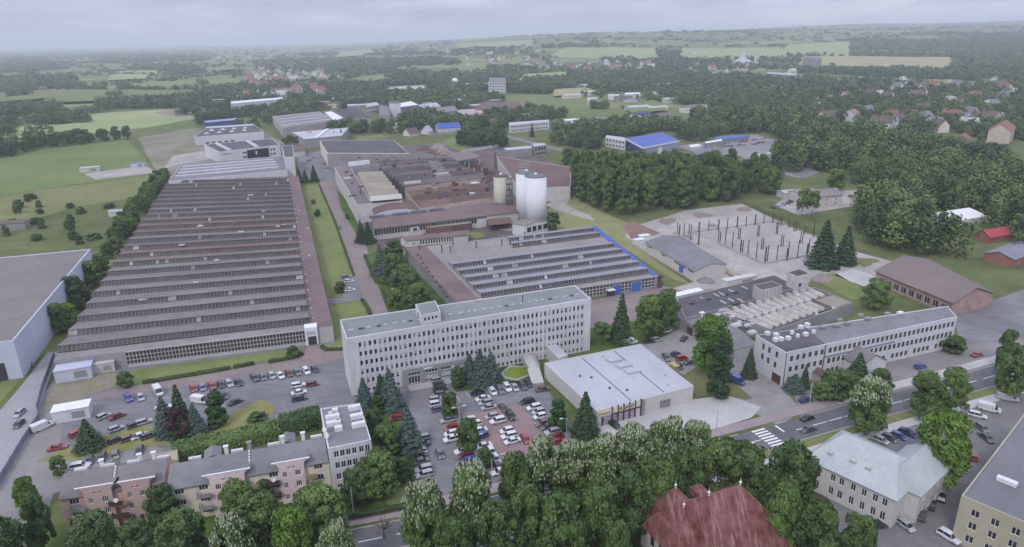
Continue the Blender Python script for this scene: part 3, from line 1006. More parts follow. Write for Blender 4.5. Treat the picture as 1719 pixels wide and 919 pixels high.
# ------------------------------------------------------------------ the shop with the pale flat roof
def shop():
 z = 5.0
 p = q4(z, (1001.5, 690.5), (1164.4, 648), (1075, 577.5), (914, 609.5))
 poly = [xy(q, 0) for q in p]
 FL, FR = poly[0], poly[1]
 L = (FR - FL).length
 k = L / 163.0     # metres along the front per pixel
 ops = [(0.8, 2.6, .3, 2.5), (2.9, 4.1, .1, 2.5)] + [(a * k, b * k, .3, 2.5) for a, b in ((27, 36), (38, 47), (48.5, 57.5), (59, 67))]
 c = cen(poly)
 root, poly, rf = block("shop", "low square shop with a pale membrane roof and a lettered sign band", "shop", poly, z, SHOP_WALL, ROOF_LIGHT, parapet=.22, rim=.25)
 on_wall(FL, FR, .3, 23.5 * k, 3.1, 4.5, SIGNBOARD, "sign_board", root, .25)
 for i in range(8):
  on_wall(FL, FR, (3 + 2.3 * i) * k, (4.4 + 2.3 * i) * k, 3.65, 3.95, SIGN_DARK, "letter", root, .3)
 bx = [24.5, 34.0, 43.3, 52.8, 62.2, 71.5]
 strokes = {0: [(.15, .15, .27, .85), (.45, .15, .55, .85), (.55, .45, .75, .55), (.75, .15, .85, .85)], 1: [(.2, .15, .3, .85), (.3, .75, .7, .85), (.3, .45, .7, .55), (.62, .5, .72, .8), (.55, .15, .75, .4)],
               2: [(.15, .15, .3, .45), (.3, .35, .5, .65), (.5, .55, .62, .85), (.62, .2, .8, .7)], 3: [(.2, .2, .3, .8), (.3, .7, .7, .85), (.7, .2, .8, .8), (.35, .2, .62, .32)], 4: [(.15, .15, .25, .85), (.4, .15, .5, .85), (.5, .7, .8, .8), (.62, .2, .75, .5)]}
 for i in range(6):
  on_wall(FL, FR, (bx[i] - .55) * k, (bx[i] + .55) * k, 0.1, 5.3, SIGN_DARK, "post", root, .42)
  if i < 5:
   a, b = (bx[i] + .8) * k, (bx[i + 1] - .8) * k
   s = on_wall(FL, FR, a, b, 3.15, 4.75, SIGNBOARD, "sign_board", root, .22)
   for (x0, y0, x1, y1) in strokes[i]:
    lt = on_wall(FL, FR, a + (b - a) * x0, a + (b - a) * x1, 3.25 + 1.4 * y0, 3.25 + 1.4 * y1, WHITE if i in (0, 4) else SIGN_DARK, "letter", root, .27)
   on_wall(FL, FR, a, b, 2.75, 3.0, BROWN_DOOR, "awning_strip", root, .3)
 on_wall(FL, FR, .5, 7 * k, .2, 2.6, PALE, "shutter", root, .1)
 on_wall(FL, FR, 8 * k, 11.5 * k, .05, 2.6, DARK_DOOR, "door", root, .12)
 on_wall(FL, FR, 13 * k, 23 * k, .3, 2.6, GRAFFITI, "shop_window", root, .1)
 for i in range(4):
  on_wall(FL, FR, (bx[i] + .9) * k, (bx[i + 1] - .9) * k, .25, 2.7, GRAFFITI, "shop_window", root, .1)
 on_wall(FL, FR, 63.5 * k, 71 * k, .1, 2.7, PALE, "shutter", root, .12)
 on_wall(FL, FR, 72.5 * k, 76.5 * k, .05, 5.15, GREY_WALL, "pier", root, .6)
 on_wall(FL, FR, 105 * k, 123 * k, .6, 2.9, pm("faded_poster", (.2, .16, .2), (.3, .25, .28), .5, 2, .6), "poster_panel", root, .1)
 for s in (0.36, 0.70):
  a, b = quadpt(poly, s - .03 * 0, .03), quadpt(poly, s - .0, .97)
  mb = MB()
  mid = (a + b) / 2
  mb.box((mid.x, mid.y, z - .19), ((b - a).length, .28, .06), math.atan2(b.y - a.y, b.x - a.x))
  mb.build("roof_seam", ROOF_DARK, root)
 for s, t in ((.665, .22 + .28), (.645, .36 + .28), (.625, .5 + .28)):
  q = quadpt(poly, s - .02, t)
  mb = MB()
  mb.box((q.x, q.y, z + .1), (4.4, 2.8, .7), AU)
  mb.build("roof_light", ROOF_LIGHT, root)
 for s, t in ((.25, .55), (.17, .62), (.3, .3), (.42, .2), (.88, .3), (.55, .9), (.8, .12)):
  q = quadpt(poly, s, t)
  mb = MB()
  mb.box((q.x, q.y, z - .0), (.5, .5, .5), AU)
  mb.build("roof_vent", STEEL if s < .5 else ROOF_LIGHT, root)
 lk = q4(4.6, (938, 602.5), (953, 596), (934, 578), (917, 580.5))
 block("link_corridor", "narrow low passage joining the white office block to the shop", "building", [xy(q, 0) for q in lk], 4.6, SHOP_WALL, ROOF_LIGHT, parapet=.15, rim=.2)
shop()
def foot_bridge():
 """raised footbridge from the office front door down to the car park"""
 a, b = at(885, 597, 3.0), at(903, 643, .3)
 d = Vector((b.x - a.x, b.y - a.y, 0))
 L = d.length
 d /= L
 s = Vector((-d.y, d.x, 0))
 mid = (a + b) / 2
 root = thing("footbridge", "concrete footbridge sloping from the office front to the car park", "footbridge", (mid.x, mid.y, 0))
 w = 1.9
 k = lerp(a, b, .62)
 mb = MB()
 for (p, q) in ((a, xy(k, 2.6)), (xy(k, 2.6), b)):
  mb.hexa([p - s * w - Vector((0, 0, .3)), q - s * w - Vector((0, 0, .3)), q + s * w - Vector((0, 0, .3)), p + s * w - Vector((0, 0, .3))], [p - s * w, q - s * w, q + s * w, p + s * w])
 mb.build("deck", PALE_PAVE, root)
 for sg in (-1, 1):
  mb = MB()
  p, q = a + s * (w * sg), xy(k, 2.6) + s * (w * sg)
  mb.hexa([p - s * .08, q - s * .08, q + s * .08, p + s * .08], [p - s * .08 + Vector((0, 0, 1)), q - s * .08 + Vector((0, 0, 1)), q + s * .08 + Vector((0, 0, 1)), p + s * .08 + Vector((0, 0, 1))])
  mb.build("parapet", CONC, root)
 for t in (.08, .4, .62):
  p = lerp(a, b, t)
  mb = MB()
  mb.box((p.x, p.y, 1.15), (.5, 3.0, 2.3), math.atan2(d.y, d.x))
  mb.build("pier", CONC, root)
foot_bridge()
# ------------------------------------------------------------------ the great saw-tooth hall on the left
def great_hall():
 z = 5.6
 W, E = at(215, 617), at(562, 573)
 dirf = (E - W)
 FLc = W - dirf * 0.31
 FR = W + dirf * 0.885
 BR = at(484, 300, z)
 BL = at(285, 303, z)
 BE = at(501, 296, z)
 q = [FLc, FR, xy(BR, 0), xy(BL, 0)]
 outer = [FLc, E, xy(BE, 0), xy(BL, 0)]
 c = cen(outer)
 root = thing("factory_hall", "huge low factory hall with two dozen rows of saw-tooth roof lights", "factory", (c.x, c.y, 0))
 w = MB()
 for i in range(4):
  facade(w, outer[i], outer[(i + 1) % 4], 0, z, [])
 w.build("wall", GREY_WALL, root)
 r = MB()
 r.face([xy(p, z + .006) for p in (q[0], q[1], q[2], q[3])])
 r.build("roof", ROOF_SAW, root)
 r = MB()
 r.hexa([xy(p, z - .2) for p in (q[1], outer[1], outer[2], q[2])], [xy(p, z + .25) for p in (q[1], outer[1], outer[2], q[2])])
 r.build("side_roof", ROOF_RED, root)
 n = 23
 ts = [0.018 + (1 - 0.018) * k / n for k in range(n + 1)]
 mats = [ROOF_SAW] * 6 + [pm("mid_felt", (0.185, 0.165, 0.165), (0.24, 0.215, 0.21), 0.03, 0.25, 0.9, (0.14, 0.105, 0.10), 0.65)] * 17
 mats = []
 for k in range(n):
  base = (.175, .162, .158) if k < 6 else random.choice(((.155, .132, .125), (.168, .136, .122), (.135, .114, .11), (.178, .155, .146)))
  if k in (8, 11, 12):
   base = (.165, .112, .096)
  mats.append(pm(f"felt_row_{k}", base, tuple(x * 1.3 for x in base), .035, .22, .9, tuple(x * y for x, y in zip(base, (.72, .58, .56))), .8, stretch=(-22, (.5, 1.4, 1))))
 sawtooth(root, q, ts, z, z + 2.15, lambda i: mats[i], 0.1, 1.35, 0.03, 0.0, pm("dull_bars", (.2, .19, .19), (.26, .25, .25), .1, 1.0))
 a, b = W, W + dirf * 0.855
 glaze(a, b, 1.1, z - .25, root, 1.05, 3, 0, pm("grey_bars", (.42, .41, .41), (.5, .49, .49), .1, 1.0), .2)
 on_wall(a, b, .2, (b - a).length - .2, 0, 1.0, PALE_PAVE, "plinth", root, .3)
 on_wall(a, b, 0, (b - a).length, z - .2, z + .1, CONC, "eave", root, .5)
 g0, g1 = W + dirf * .853, W + dirf * .918
 d, L, rz = edge_frame(g0, g1)
 out = Vector((d.y, -d.x, 0))
 gp = [g0 + out * .9, g1 + out * .9, g1 - out * 3, g0 - out * 3]
 mb = MB()
 mb.prism([gp[0], gp[1], gp[2], gp[3]], 0, z + .9)
 mb.build("gate_portal", WHITE, root)
 on_wall(gp[0], gp[1], L * .2, L * .86, 0.02, z * .58, DARK_DOOR, "gate_door", root, .1)
 on_wall(gp[0], gp[1], L * .12, L * .8, z * .72, z * .95, BLIND, "sign_panel", root, .2)
 on_wall(W + dirf * .92, E, .2, (E - W).length * .078, 0.02, z + .2, PALE_PAVE, "end_wall", root, .14)
 for k in range(26):
  t = .03 + .93 * k / 26
  p = lerp(lerp(q[1], outer[1], .16), lerp(q[2], outer[2], .16), t)
  mb = MB()
  mb.box((p.x, p.y, z + .45), (.45, .45, .5), AU)
  mb.build("roof_vent", PALE, root)
 for t, s in ((.62, .45), (.47, .8), (.3, .55)):
  p = lerp(lerp(q[1], outer[1], s), lerp(q[2], outer[2], s), t)
  mb = MB()
  mb.box((p.x, p.y, z + .5), (.9, .7, .6), AU)
  mb.build("roof_vent", PALE, root)
 for s, t in ((.66, .465), (.93, .50), (.89, .49), (.40, .52), (.55, .30), (.33, .40), (.8, .62), (.7, .78), (.25, .15), (.47, .2)):
  p = quadpt(q, s, t)
  mb = MB()
  mb.box((p.x, p.y, z + 1.7), (random.uniform(1, 3.5), .9, .5), AU)
  mb.build("roof_patch", PALE, root)
great_hall()
def back_halls():
 z = 8.0
 p = q4(z, (282.6, 304.5), (482, 285.5), (475.5, 262), (304.4, 275))
 root, poly, rf = block("striped_roof_hall", "low white hall with four long white roof stripes behind the saw-tooth hall", "factory", p, z, WHITE_WALL, ROOF_GREY, parapet=.2)
 for k in range(4):
  t = .2 + .185 * k
  a, b = quadpt(poly, .035, t), quadpt(poly, .93 - .01 * k, t)
  mb = MB()
  m_ = (a + b) / 2
  mb.box((m_.x, m_.y, z + .25), ((b - a).length, 4.2, .9), math.atan2(b.y - a.y, b.x - a.x))
  mb.build("roof_light", ROOF_LIGHT, root)
 for s in (.13, .65, .79, .83, .43):
  on_wall(poly[0], poly[1], (poly[1] - poly[0]).length * s, (poly[1] - poly[0]).length * s + 1.6, .1, 2.6, DARK_DOOR, "door", root, .12)
 p = q4(16, (477.5, 264), (493.5, 263), (491.5, 243.5), (473, 245.5))
 block("stair_tower", "plain white tower with a dark flat roof at the corner of the striped hall", "building", p, 16, WHITE_WALL, ROOF_DARK, parapet=.3)
 z = 11.0
 p = q4(z, (367.3, 254.8), (469.5, 243.3), (455, 232.5), (342, 242.6))
 root, poly, rf = block("white_warehouse", "white warehouse with a big black sign panel on its front", "warehouse", p, z, WHITE_WALL, ROOF_DARK, parapet=.5)
 L = (poly[1] - poly[0]).length
 pn = on_wall(poly[0], poly[1], L * .44, L * .80, 1.0, z - 1.5, BLACK, "sign_panel", root, .3)
 on_wall(poly[0], poly[1], L * .58, L * .60, 5, 8, WHITE, "emblem", root, .4)
 on_wall(poly[0], poly[1], L * .05, L * .19, z - 3.2, z - 2.2, GREY_WALL, "lettering", root, .1)
 for s in (.37, .405, .83, .88, .885):
  for zz in (z - 4.2, z - 8.0):
   on_wall(poly[0], poly[1], L * s, L * s + 1.5, zz, zz + 1.5, GLASS, "window", root, .06)
 for s in (.17, .62):
  a, b = quadpt(poly, s, .02), quadpt(poly, s, .98)
  mb = MB()
  m_ = (a + b) / 2
  mb.box((m_.x, m_.y, z + .2), ((b - a).length, 4, .7), math.atan2(b.y - a.y, b.x - a.x))
  mb.build("roof_light", ROOF_LIGHT, root)
 z = 9.0
 p = q4(z, (326, 230), (442.5, 221), (428, 210.5), (346, 215.5))
 root, poly, rf = block("storage_hall", "low white storage hall with small pyramid roof lights", "warehouse", p, z, WHITE_WALL, ROOF_DARK, parapet=.3)
 for s in (.1, .3, .5, .7):
  for t in (.3, .65):
   q = quadpt(poly, s + t * .1, t)
   mb = MB()
   b = [Vector((q.x + dx, q.y + dy, z - .2)) for dx, dy in ((-2.4, -2.4), (2.4, -2.4), (2.4, 2.4), (-2.4, 2.4))]
   for i in range(4):
    mb.face([b[i], b[(i + 1) % 4], Vector((q.x, q.y, z + 1.8))])
   mb.build("roof_light", ROOF_LIGHT, root)
 L = (poly[1] - poly[0]).length
 for k in range(5):
  on_wall(poly[0], poly[1], L * (.14 + .09 * k), L * (.19 + .09 * k), 1, 2.6, GLASS, "window", root, .06)
 p = q4(9, (346, 216), (428, 209.5), (424, 206.5), (345, 211.5))
 block("pale_lean_to", "long pale grey lean-to behind the storage hall", "warehouse", p, 8, BLUE_WHITE, pm("pale_blue_sheet", (.36, .39, .48), (.42, .45, .54), .03, .3, .6), parapet=.2)
 p = q4(10, (344, 206.5), (408, 200.5), (402, 197.5), (342, 203))
 block("blue_hall", "long blue hall with a light blue roof at the edge of the meadow", "warehouse", p, 10, flatm("navy_cladding", (.07, .09, .2), .6), pm("light_blue_sheet", (.2, .24, .38), (.26, .3, .44), .03, .3, .6), parapet=.2)
 p = q4(11, (388.5, 174), (476, 166.5), (474, 163.5), (387, 170.5))
 root, poly, rf = block("white_depot", "long white depot hall among trees beyond the works", "warehouse", p, 11, WHITE_WALL, WHITE, parapet=.2)
 L = (poly[1] - poly[0]).length
 for k, s in enumerate((.08, .2, .28, .55, .72, .86, .92)):
  on_wall(poly[0], poly[1], L * s, L * s + (18 if k in (1, 2) else 7), 2 if k not in (5, 6) else 5, 6 if k not in (5, 6) else 7.5, GREY_WALL if k < 3 else DARK_DOOR, "door", root, .2)
 p = q4(6, (355, 169.5), (393, 167.5), (390, 165.6), (354, 167.3))
 block("low_white_hall", "low pale hall standing alone at the edge of the fields", "warehouse", p, 6, OLD_WHITE, PALE_PAVE, parapet=.2)
 z = 10
 p = q4(z, (474, 215), (561, 203), (537, 187.5), (457, 195.5))
 root, poly, rf = block("long_grey_hall", "long grey hall with parallel white roof strips and a pinkish front", "factory", p, z, pm("pinkish_render", (.38, .34, .34), (.44, .4, .4), .05, .4), ROOF_SAW, parapet=.2)
 for t in (.12, .38, .62, .9):
  a, b = quadpt(poly, .06 if t < .8 else .0, t), quadpt(poly, .98, t)
  mb = MB()
  m_ = (a + b) / 2
  mb.box((m_.x, m_.y, z + .3), ((b - a).length, 4.5, 1.0), math.atan2(b.y - a.y, b.x - a.x))
  mb.build("roof_light", ROOF_LIGHT, root)
 p = q4(9, (561, 203), (577, 197.5), (556, 187), (545, 188.5))
 block("white_strip_roof", "narrow hall with a bright white roof beside the long grey hall", "factory", p, 9, WHITE_WALL, WHITE, parapet=.15)
 p = q4(9, (577, 199), (625, 198), (600, 182), (556, 184.5))
 block("dark_roof_hall", "wide hall with a dark ribbed roof behind spruces", "factory", p, 9, GREY_WALL, ROOF_SOOT, parapet=.2)
 z = 9
 p = q4(z, (511, 234), (574, 228), (586, 214), (489, 222))
 root, poly, rf = block("pale_workshop", "broad workshop with a pale roof beside two slim spruces", "workshop", p, z, GREY_WALL, ROOF_LIGHT, parapet=.3)
 a, b = quadpt(poly, .3, .02), quadpt(poly, .62, .97)
 mb = MB()
 m_ = (a + b) / 2
 mb.box((m_.x, m_.y, z + .3), ((b - a).length, 3, .9), math.atan2(b.y - a.y, b.x - a.x))
 mb.build("roof_light", WHITE, root)
 p = q4(5, (492, 255), (512, 253), (507, 243), (489, 245))
 gable("cottage", "small cottage with a brown roof beside the white tower", "house", p, 5, 8, OLD_WHITE, ROOF_BROWN)
back_halls()
# ------------------------------------------------------------------ the foundry
def foundry():
 z = 12.0
 p = q4(z, (549.5, 254.5), (640, 262), (661, 234.5), (536.5, 235))
 p = q4(z, (549.5, 257), (686, 257.5), (661, 235), (536.5, 236))
 root, poly, rf = block("dark_roof_shed", "big shed with one plain dark grey roof at the back of the foundry", "factory", p, z, BEIGE_WALL, ROOF_DARK, parapet=.2)
 p = q4(11.6, (586, 281), (762, 268), (702, 255), (549, 258))
 block("middle_roof_hall", "low brownish roof filling the gap before the plain dark grey shed", "factory", p, 11.6, GREY_WALL, pm("smoky_felt", (.12, .1, .105), (.17, .145, .145), .04, .25, .9, (.075, .06, .065), .7), parapet=.1)
 for i, (x, y, a) in enumerate(((587, 279, 1.5), (594, 278.5, 6), (604, 277.5, 8), (616, 276, 4))):
  q = at(x, y, 11.6)
  mb = MB()
  mb.box((q.x, q.y, 13), (a, 1, 3.4), AU)
  mb.build("roof_light", WHITE, bpy.data.objects["middle_roof_hall"])
 z = 11.0
 wp = q4(z, (598.7, 344.5), (623.5, 341.5), (588, 279), (561.5, 281.5))
 L = (wp[0] - wp[3]).length
 wo = grid_ops(L, 26, [(1.2, 3.4), (5.2, 8.6)], L / 26 * .62, 2.0)
 root, poly, rf = block("foundry_wing", "long foundry wing with a white wall and two bands of windows", "factory", wp, z, OLD_WHITE, pm("wing_felt", (.15, .125, .13), (.2, .165, .165), .04, .3), parapet=.25, wins={3: wo}, bars=1, styles=("plain", "plain", "half"))
 q = quadpt(poly, .35, .62)
 mb = MB()
 mb.box((q.x, q.y, z + .4), (5, 4, 1.0), AU)
 mb.build("roof_light", PALE_PAVE, root)
 z = 10.5
 vp = q4(z, (622.8, 343), (676, 338), (640, 292.5), (599, 294))
 vp = [xy(q, 0) for q in vp]
 c = cen(vp)
 root = thing("vaulted_hall", "foundry hall under seven dusty beige roof vaults", "factory", (c.x, c.y, 0))
 w = MB()
 for i in range(4):
  facade(w, vp[i], vp[(i + 1) % 4], 0, z, [])
 w.face([xy(q, z) for q in vp])
 w.build("wall", OLD_WHITE, root)
 for k in range(7):
  t0, t1 = k / 7, (k + .86) / 7
  mb = MB()
  secs = []
  for s in (0.0, 1.0):
   a, b = quadpt(vp, s, t0), quadpt(vp, s, t1)
   loop = []
   for j in range(9):
    f = j / 8
    pnt = lerp(a, b, f)
    loop.append((pnt.x, pnt.y, z + .1 + 3.3 * math.sin(math.pi * (0.12 + 0.88 * f)) ** .8 * (1 if f < .99 else .2)))
   secs.append(loop)
  loft(mb, secs)
  mb.build("roof_vault", ROOF_BEIGE if k > 0 else pm("pale_dusty_roofing", (.42, .4, .36), (.5, .48, .42), .06, .3), root)
  on = lerp(vp[0], vp[1], 0)
 z = 9.0
 ap = q4(z, (627, 358), (706, 351.5), (690, 334), (623, 343))
 ap = [xy(q, 0) for q in ap]
 c = cen(ap)
 root = thing("arched_hall", "white end hall with a shallow arched front and rusty roof", "factory", (c.x, c.y, 0))
 w, r = MB(), MB()
 for i in range(4):
  facade(w, ap[i], ap[(i + 1) % 4], 0, z - 1.5, [])
 n = 10
 arc = [(k / n, z - 1.5 + 2.6 * math.sin(math.pi * k / n) ** .7) for k in range(n + 1)]
 w.face([xy(lerp(ap[0], ap[1], s), zz) for s, zz in [(0, z - 1.5), (1, z - 1.5)] + arc[-2:0:-1]])
 w.face([xy(lerp(ap[2], ap[3], s), zz) for s, zz in [(0, z - 1.5), (1, z - 1.5)] + arc[-2:0:-1]])
 for (s0, z0), (s1, z1) in zip(arc, arc[1:]):
  r.face([xy(lerp(ap[0], ap[1], s0), z0 + .05), xy(lerp(ap[0], ap[1], s1), z1 + .05), xy(lerp(ap[3], ap[2], s1), z1 + .05), xy(lerp(ap[3], ap[2], s0), z0 + .05)])
 w.build("wall", BLUE_WHITE, root)
 r.build("roof", ROOF_RUST, root)
 z = 10.0
 sp = q4(z, (676, 313), (812, 299), (757, 268), (628, 274))
 sp = [xy(q, 0) for q in sp]
 c = cen(sp)
 root = thing("casting_hall", "sooty casting hall with dark ridged roofs", "factory", (c.x, c.y, 0))
 w = MB()
 for i in range(4):
  facade(w, sp[i], sp[(i + 1) % 4], 0, z, [])
 w.face([xy(q, z) for q in sp])
 w.build("wall", ROOF_SOOT, root)
 n = 9
 for k in range(n):
  a0, b0 = quadpt(sp, 0, k / n), quadpt(sp, 1, k / n)
  am, bm = quadpt(sp, .02, (k + .35) / n), quadpt(sp, .98, (k + .35) / n)
  a1, b1 = quadpt(sp, 0, (k + 1) / n), quadpt(sp, 1, (k + 1) / n)
  mb = MB()
  mb.face([xy(a0, z), xy(b0, z), xy(bm, z + 2.4), xy(am, z + 2.4)])
  mb.face([xy(am, z + 2.4), xy(bm, z + 2.4), xy(b1, z), xy(a1, z)])
  mb.face([xy(a0, z), xy(am, z + 2.4), xy(a1, z)])
  mb.face([xy(b0, z), xy(b1, z), xy(bm, z + 2.4)])
  rr = mb.build("ridged_roof", ROOF_SOOT if k % 3 else pm("grimy_sheet", (.12, .1, .105), (.17, .145, .145), .05, .4), root)
  for s in ((.03, .22),) if k == 0 else ((.42 + .03 * k, .62 + .02 * k),) if k < 8 else ():
   x0, x1 = quadpt(sp, s[0], (k + .12) / n), quadpt(sp, s[1], (k + .12) / n)
   m_ = (x0 + x1) / 2
   mb = MB()
   mb.box((m_.x, m_.y, z + 1.5), ((x1 - x0).length, 1.2, 1.6), math.atan2(x1.y - x0.y, x1.x - x0.x))
   mb.build("roof_light", PALE if k in (0, 2) else pm("dull_light", (.25, .24, .25), (.34, .33, .33), .2, 1), rr)
 z = 8.5
 rp = q4(z, (706, 350), (836, 330), (808, 301), (678, 315))
 rp = [xy(q, 0) for q in rp]
 c = cen(rp)
 root = thing("rusty_hall", "old hall with rust brown ridged roofs and a stained white parapet", "factory", (c.x, c.y, 0))
 w = MB()
 for i in range(4):
  facade(w, rp[i], rp[(i + 1) % 4], 0, z, [])
 rr = MB()
 rr.face([xy(q, z + .01) for q in rp])
 rr.build("roof", ROOF_RUST, root)
 w.build("wall", pm("rust_streaked_white", (.45, .36, .3), (.52, .46, .42), .15, .5, .9, (.2, .11, .08), .8), root)
 n = 4
 for k in range(n):
  a0, b0 = quadpt(rp, 0, k / n + .05), quadpt(rp, 1, k / n + .05)
  am, bm = quadpt(rp, .03, (k + .5) / n), quadpt(rp, .97, (k + .5) / n)
  a1, b1 = quadpt(rp, 0, (k + 1) / n), quadpt(rp, 1, (k + 1) / n)
  mb = MB()
  mb.face([xy(a0, z), xy(b0, z), xy(bm, z + 1.9), xy(am, z + 1.9)])
  mb.face([xy(am, z + 1.9), xy(bm, z + 1.9), xy(b1, z), xy(a1, z)])
  mb.face([xy(a0, z), xy(am, z + 1.9), xy(a1, z)])
  mb.face([xy(b0, z), xy(b1, z), xy(bm, z + 1.9)])
  mb.build("ridged_roof", (ROOF_RUST, pm("dark_rust_roofing", (.085, .058, .052), (.13, .088, .074), .05, .3, .9, (.055, .04, .04), .7), ROOF_RUST, pm("pale_rust_roofing", (.17, .12, .10), (.25, .19, .16), .05, .3, .9, (.12, .075, .06), .8))[k], root)
  g_ = MB()
  m0, m1 = (a1 + quadpt(rp, 0, (k + 1) / n - .04)) / 2, (b1 + quadpt(rp, 1, (k + 1) / n - .04)) / 2
  g_.box(((m0.x + m1.x) / 2, (m0.y + m1.y) / 2, z + .3), ((m1 - m0).length, 1.0, .4), math.atan2(m1.y - m0.y, m1.x - m0.x))
  g_.build("dark_valley_strip", ROOF_SOOT, root)  # dark strip added in the valley, its shade put into the colour
 for s, t, c_ in ((.32, .14, BLUE_DOOR), (.86, .7, WHITE), (.55, .5, RUST), (.7, .2, PALE), (.25, .7, RUST), (.62, .8, RUST)):
  q = quadpt(rp, s, t)
  mb = MB()
  mb.box((q.x, q.y, z + 1.2), (6 if c_ == WHITE else 3, 2, 1.4), AU)
  mb.build("tarp" if c_ == BLUE_DOOR else "roof_patch", c_, root)
 F0, F1 = at(627, 404), at(870, 374)
 B0, B1 = at(624, 366, 8), at(868, 338, 8)
 kp = [F0, F1, xy(B1, 0), xy(B0, 0)]
 c = cen(kp)
 z = 6.2
 root = thing("front_hall", "long low hall with a sloping brown roof and a glazed front", "factory", (c.x, c.y, 0))
 w = MB()
 facade(w, kp[0], kp[1], 0, z, [])
 w.face([xy(kp[1], 0), xy(kp[2], 0), xy(kp[2], z + 2.2), xy(kp[1], z)])
 facade(w, kp[2], kp[3], 0, z + 2.2, [])
 w.face([xy(kp[3], 0), xy(kp[0], 0), xy(kp[0], z), xy(kp[3], z + 2.2)])
 w.build("wall", OLD_WHITE, root)
 r = MB()
 d, L, rz = edge_frame(kp[0], kp[1])
 out = Vector((d.y, -d.x, 0))
 r.hexa([xy(kp[0] + out * .6, z - .05), xy(kp[1] + out * .6, z - .05), xy(kp[2], z + 2.25), xy(kp[3], z + 2.25)], [xy(kp[0] + out * .6, z + .15), xy(kp[1] + out * .6, z + .15), xy(kp[2], z + 2.5), xy(kp[3], z + 2.5)])
 r.build("roof", ROOF_RED, root)
 a, b = lerp(kp[0], kp[1], .01), lerp(kp[0], kp[1], .77)
 glaze(a, b, 2.6, z - .4, root, 1.5, 1, 0, CONC, .3)
 on_wall(kp[0], kp[1], L * .24, L * .30, 2.3, 4.6, OLD_WHITE, "panel", root, .3)
 on_wall(kp[0], kp[1], L * .26, L * .285, 2.6, 4.2, DARK_DOOR, "door", root, .34)
 on_wall(kp[0], kp[1], L * .70, L * .77, 0.05, 4.8, PALE, "gate_door", root, .5)
 for s in (.03, .18, .3, .42):
  p_ = lerp(kp[3], kp[2], s) + out * 1.5
  mb = MB()
  mb.box((p_.x, p_.y, z + 2.6), (8, 2.4, 1.2), rz)
  mb.build("roof_light", pm("dusk_light", (.11, .1, .13), (.16, .15, .18), .2, 1), root)
 p = q4(4.2, (716, 383), (792, 375), (788, 369), (712, 376))
 root, poly, rf = block("low_canopy", "low lean-to with a pale ribbed roof in the foundry yard", "shed", p, 4.2, ROOF_RUST, ROOF_BEIGE, parapet=.1)
 p = q4(4.0, (822, 377.5), (862, 373.5), (855, 366), (816, 370))
 p = [xy(q, 0) for q in p]
 c = cen(p)
 root = thing("open_shed", "open shed with a rusty roof and dark timber posts", "shed", (c.x, c.y, 0))
 r = MB()
 r.hexa([xy(p[0], 3.6), xy(p[1], 3.6), xy(p[2], 4.3), xy(p[3], 4.3)], [xy(p[0], 3.8), xy(p[1], 3.8), xy(p[2], 4.5), xy(p[3], 4.5)])
 r.build("roof", ROOF_RUST, root)
 for s in (.03, .35, .65, .97):
  for t in (.06, .94):
   q = quadpt(p, s, t)
   mb = MB()
   mb.box((q.x, q.y, 1.8), (.3, .3, 3.6), AU)
   mb.build("post", STEEL, root)
 for s in (.25, .5, .75):
  q = quadpt(p, s, .5)
  mb = MB()
  mb.box((q.x, q.y, .8), (3.2, 3, 1.6), AU)
  tag(mb.build("timber_stack", RUST, None, (q.x, q.y, 0)), {.25: "rust brown stack at the left end of the open shed", .5: "rust brown stack in the middle of the open shed", .75: "rust brown stack at the right end of the open shed"}[s], "stack", "stacks under the open shed")
 F0, F1 = at(682, 415.5), at(787.5, 405.5)
 B1, B0 = at(784, 385, 4.2), at(672.5, 397.5, 4.2)
 p = [F0, F1, xy(B1, 0), xy(B0, 0)]
 L = (F1 - F0).length
 root, poly, rf = gable("workers_canteen", "small white building with a reddish brown roof and a row of narrow windows", "building", p, 3.6, 4.8, OLD_WHITE, ROOF_RED, axis=0, over=.5,
                           wins={0: [(L * .1, L * .115, .8, 2.2), (L * .125, L * .14, .8, 2.2)] + [(L * (.22 + .042 * k), L * (.22 + .042 * k) + L * .026, .7, 2.9) for k in range(13)]}, bars=0)
 for s in (.32, .52, .7):
  q = quadpt(poly, s, .45)
  mb = MB()
  mb.box((q.x, q.y, 5.1), (.8, .8, 1.2), AU)
  mb.build("chimney", ROOF_BROWN, root)
 p = [at(882, 397.5), at(920, 389), xy(at(896, 366, 6.6), 0), xy(at(860, 374, 6.6), 0)]
 L = (p[1] - p[0]).length
 root, poly, rf = gable("pump_house", "small white gabled building with a grey brown roof below the silos", "building", p, 6.0, 7.2, WHITE_WALL, pm("dun_felt", (.19, .17, .155), (.235, .21, .19), .1, .5), axis=1, over=.35)
 for k in range(4):
  on_wall(poly[3], poly[0], L * (.08 + .235 * k), L * (.24 + .235 * k), 2.0, 4.6, GLASS, "window", root, .06)
 rgv = random.Random(8)
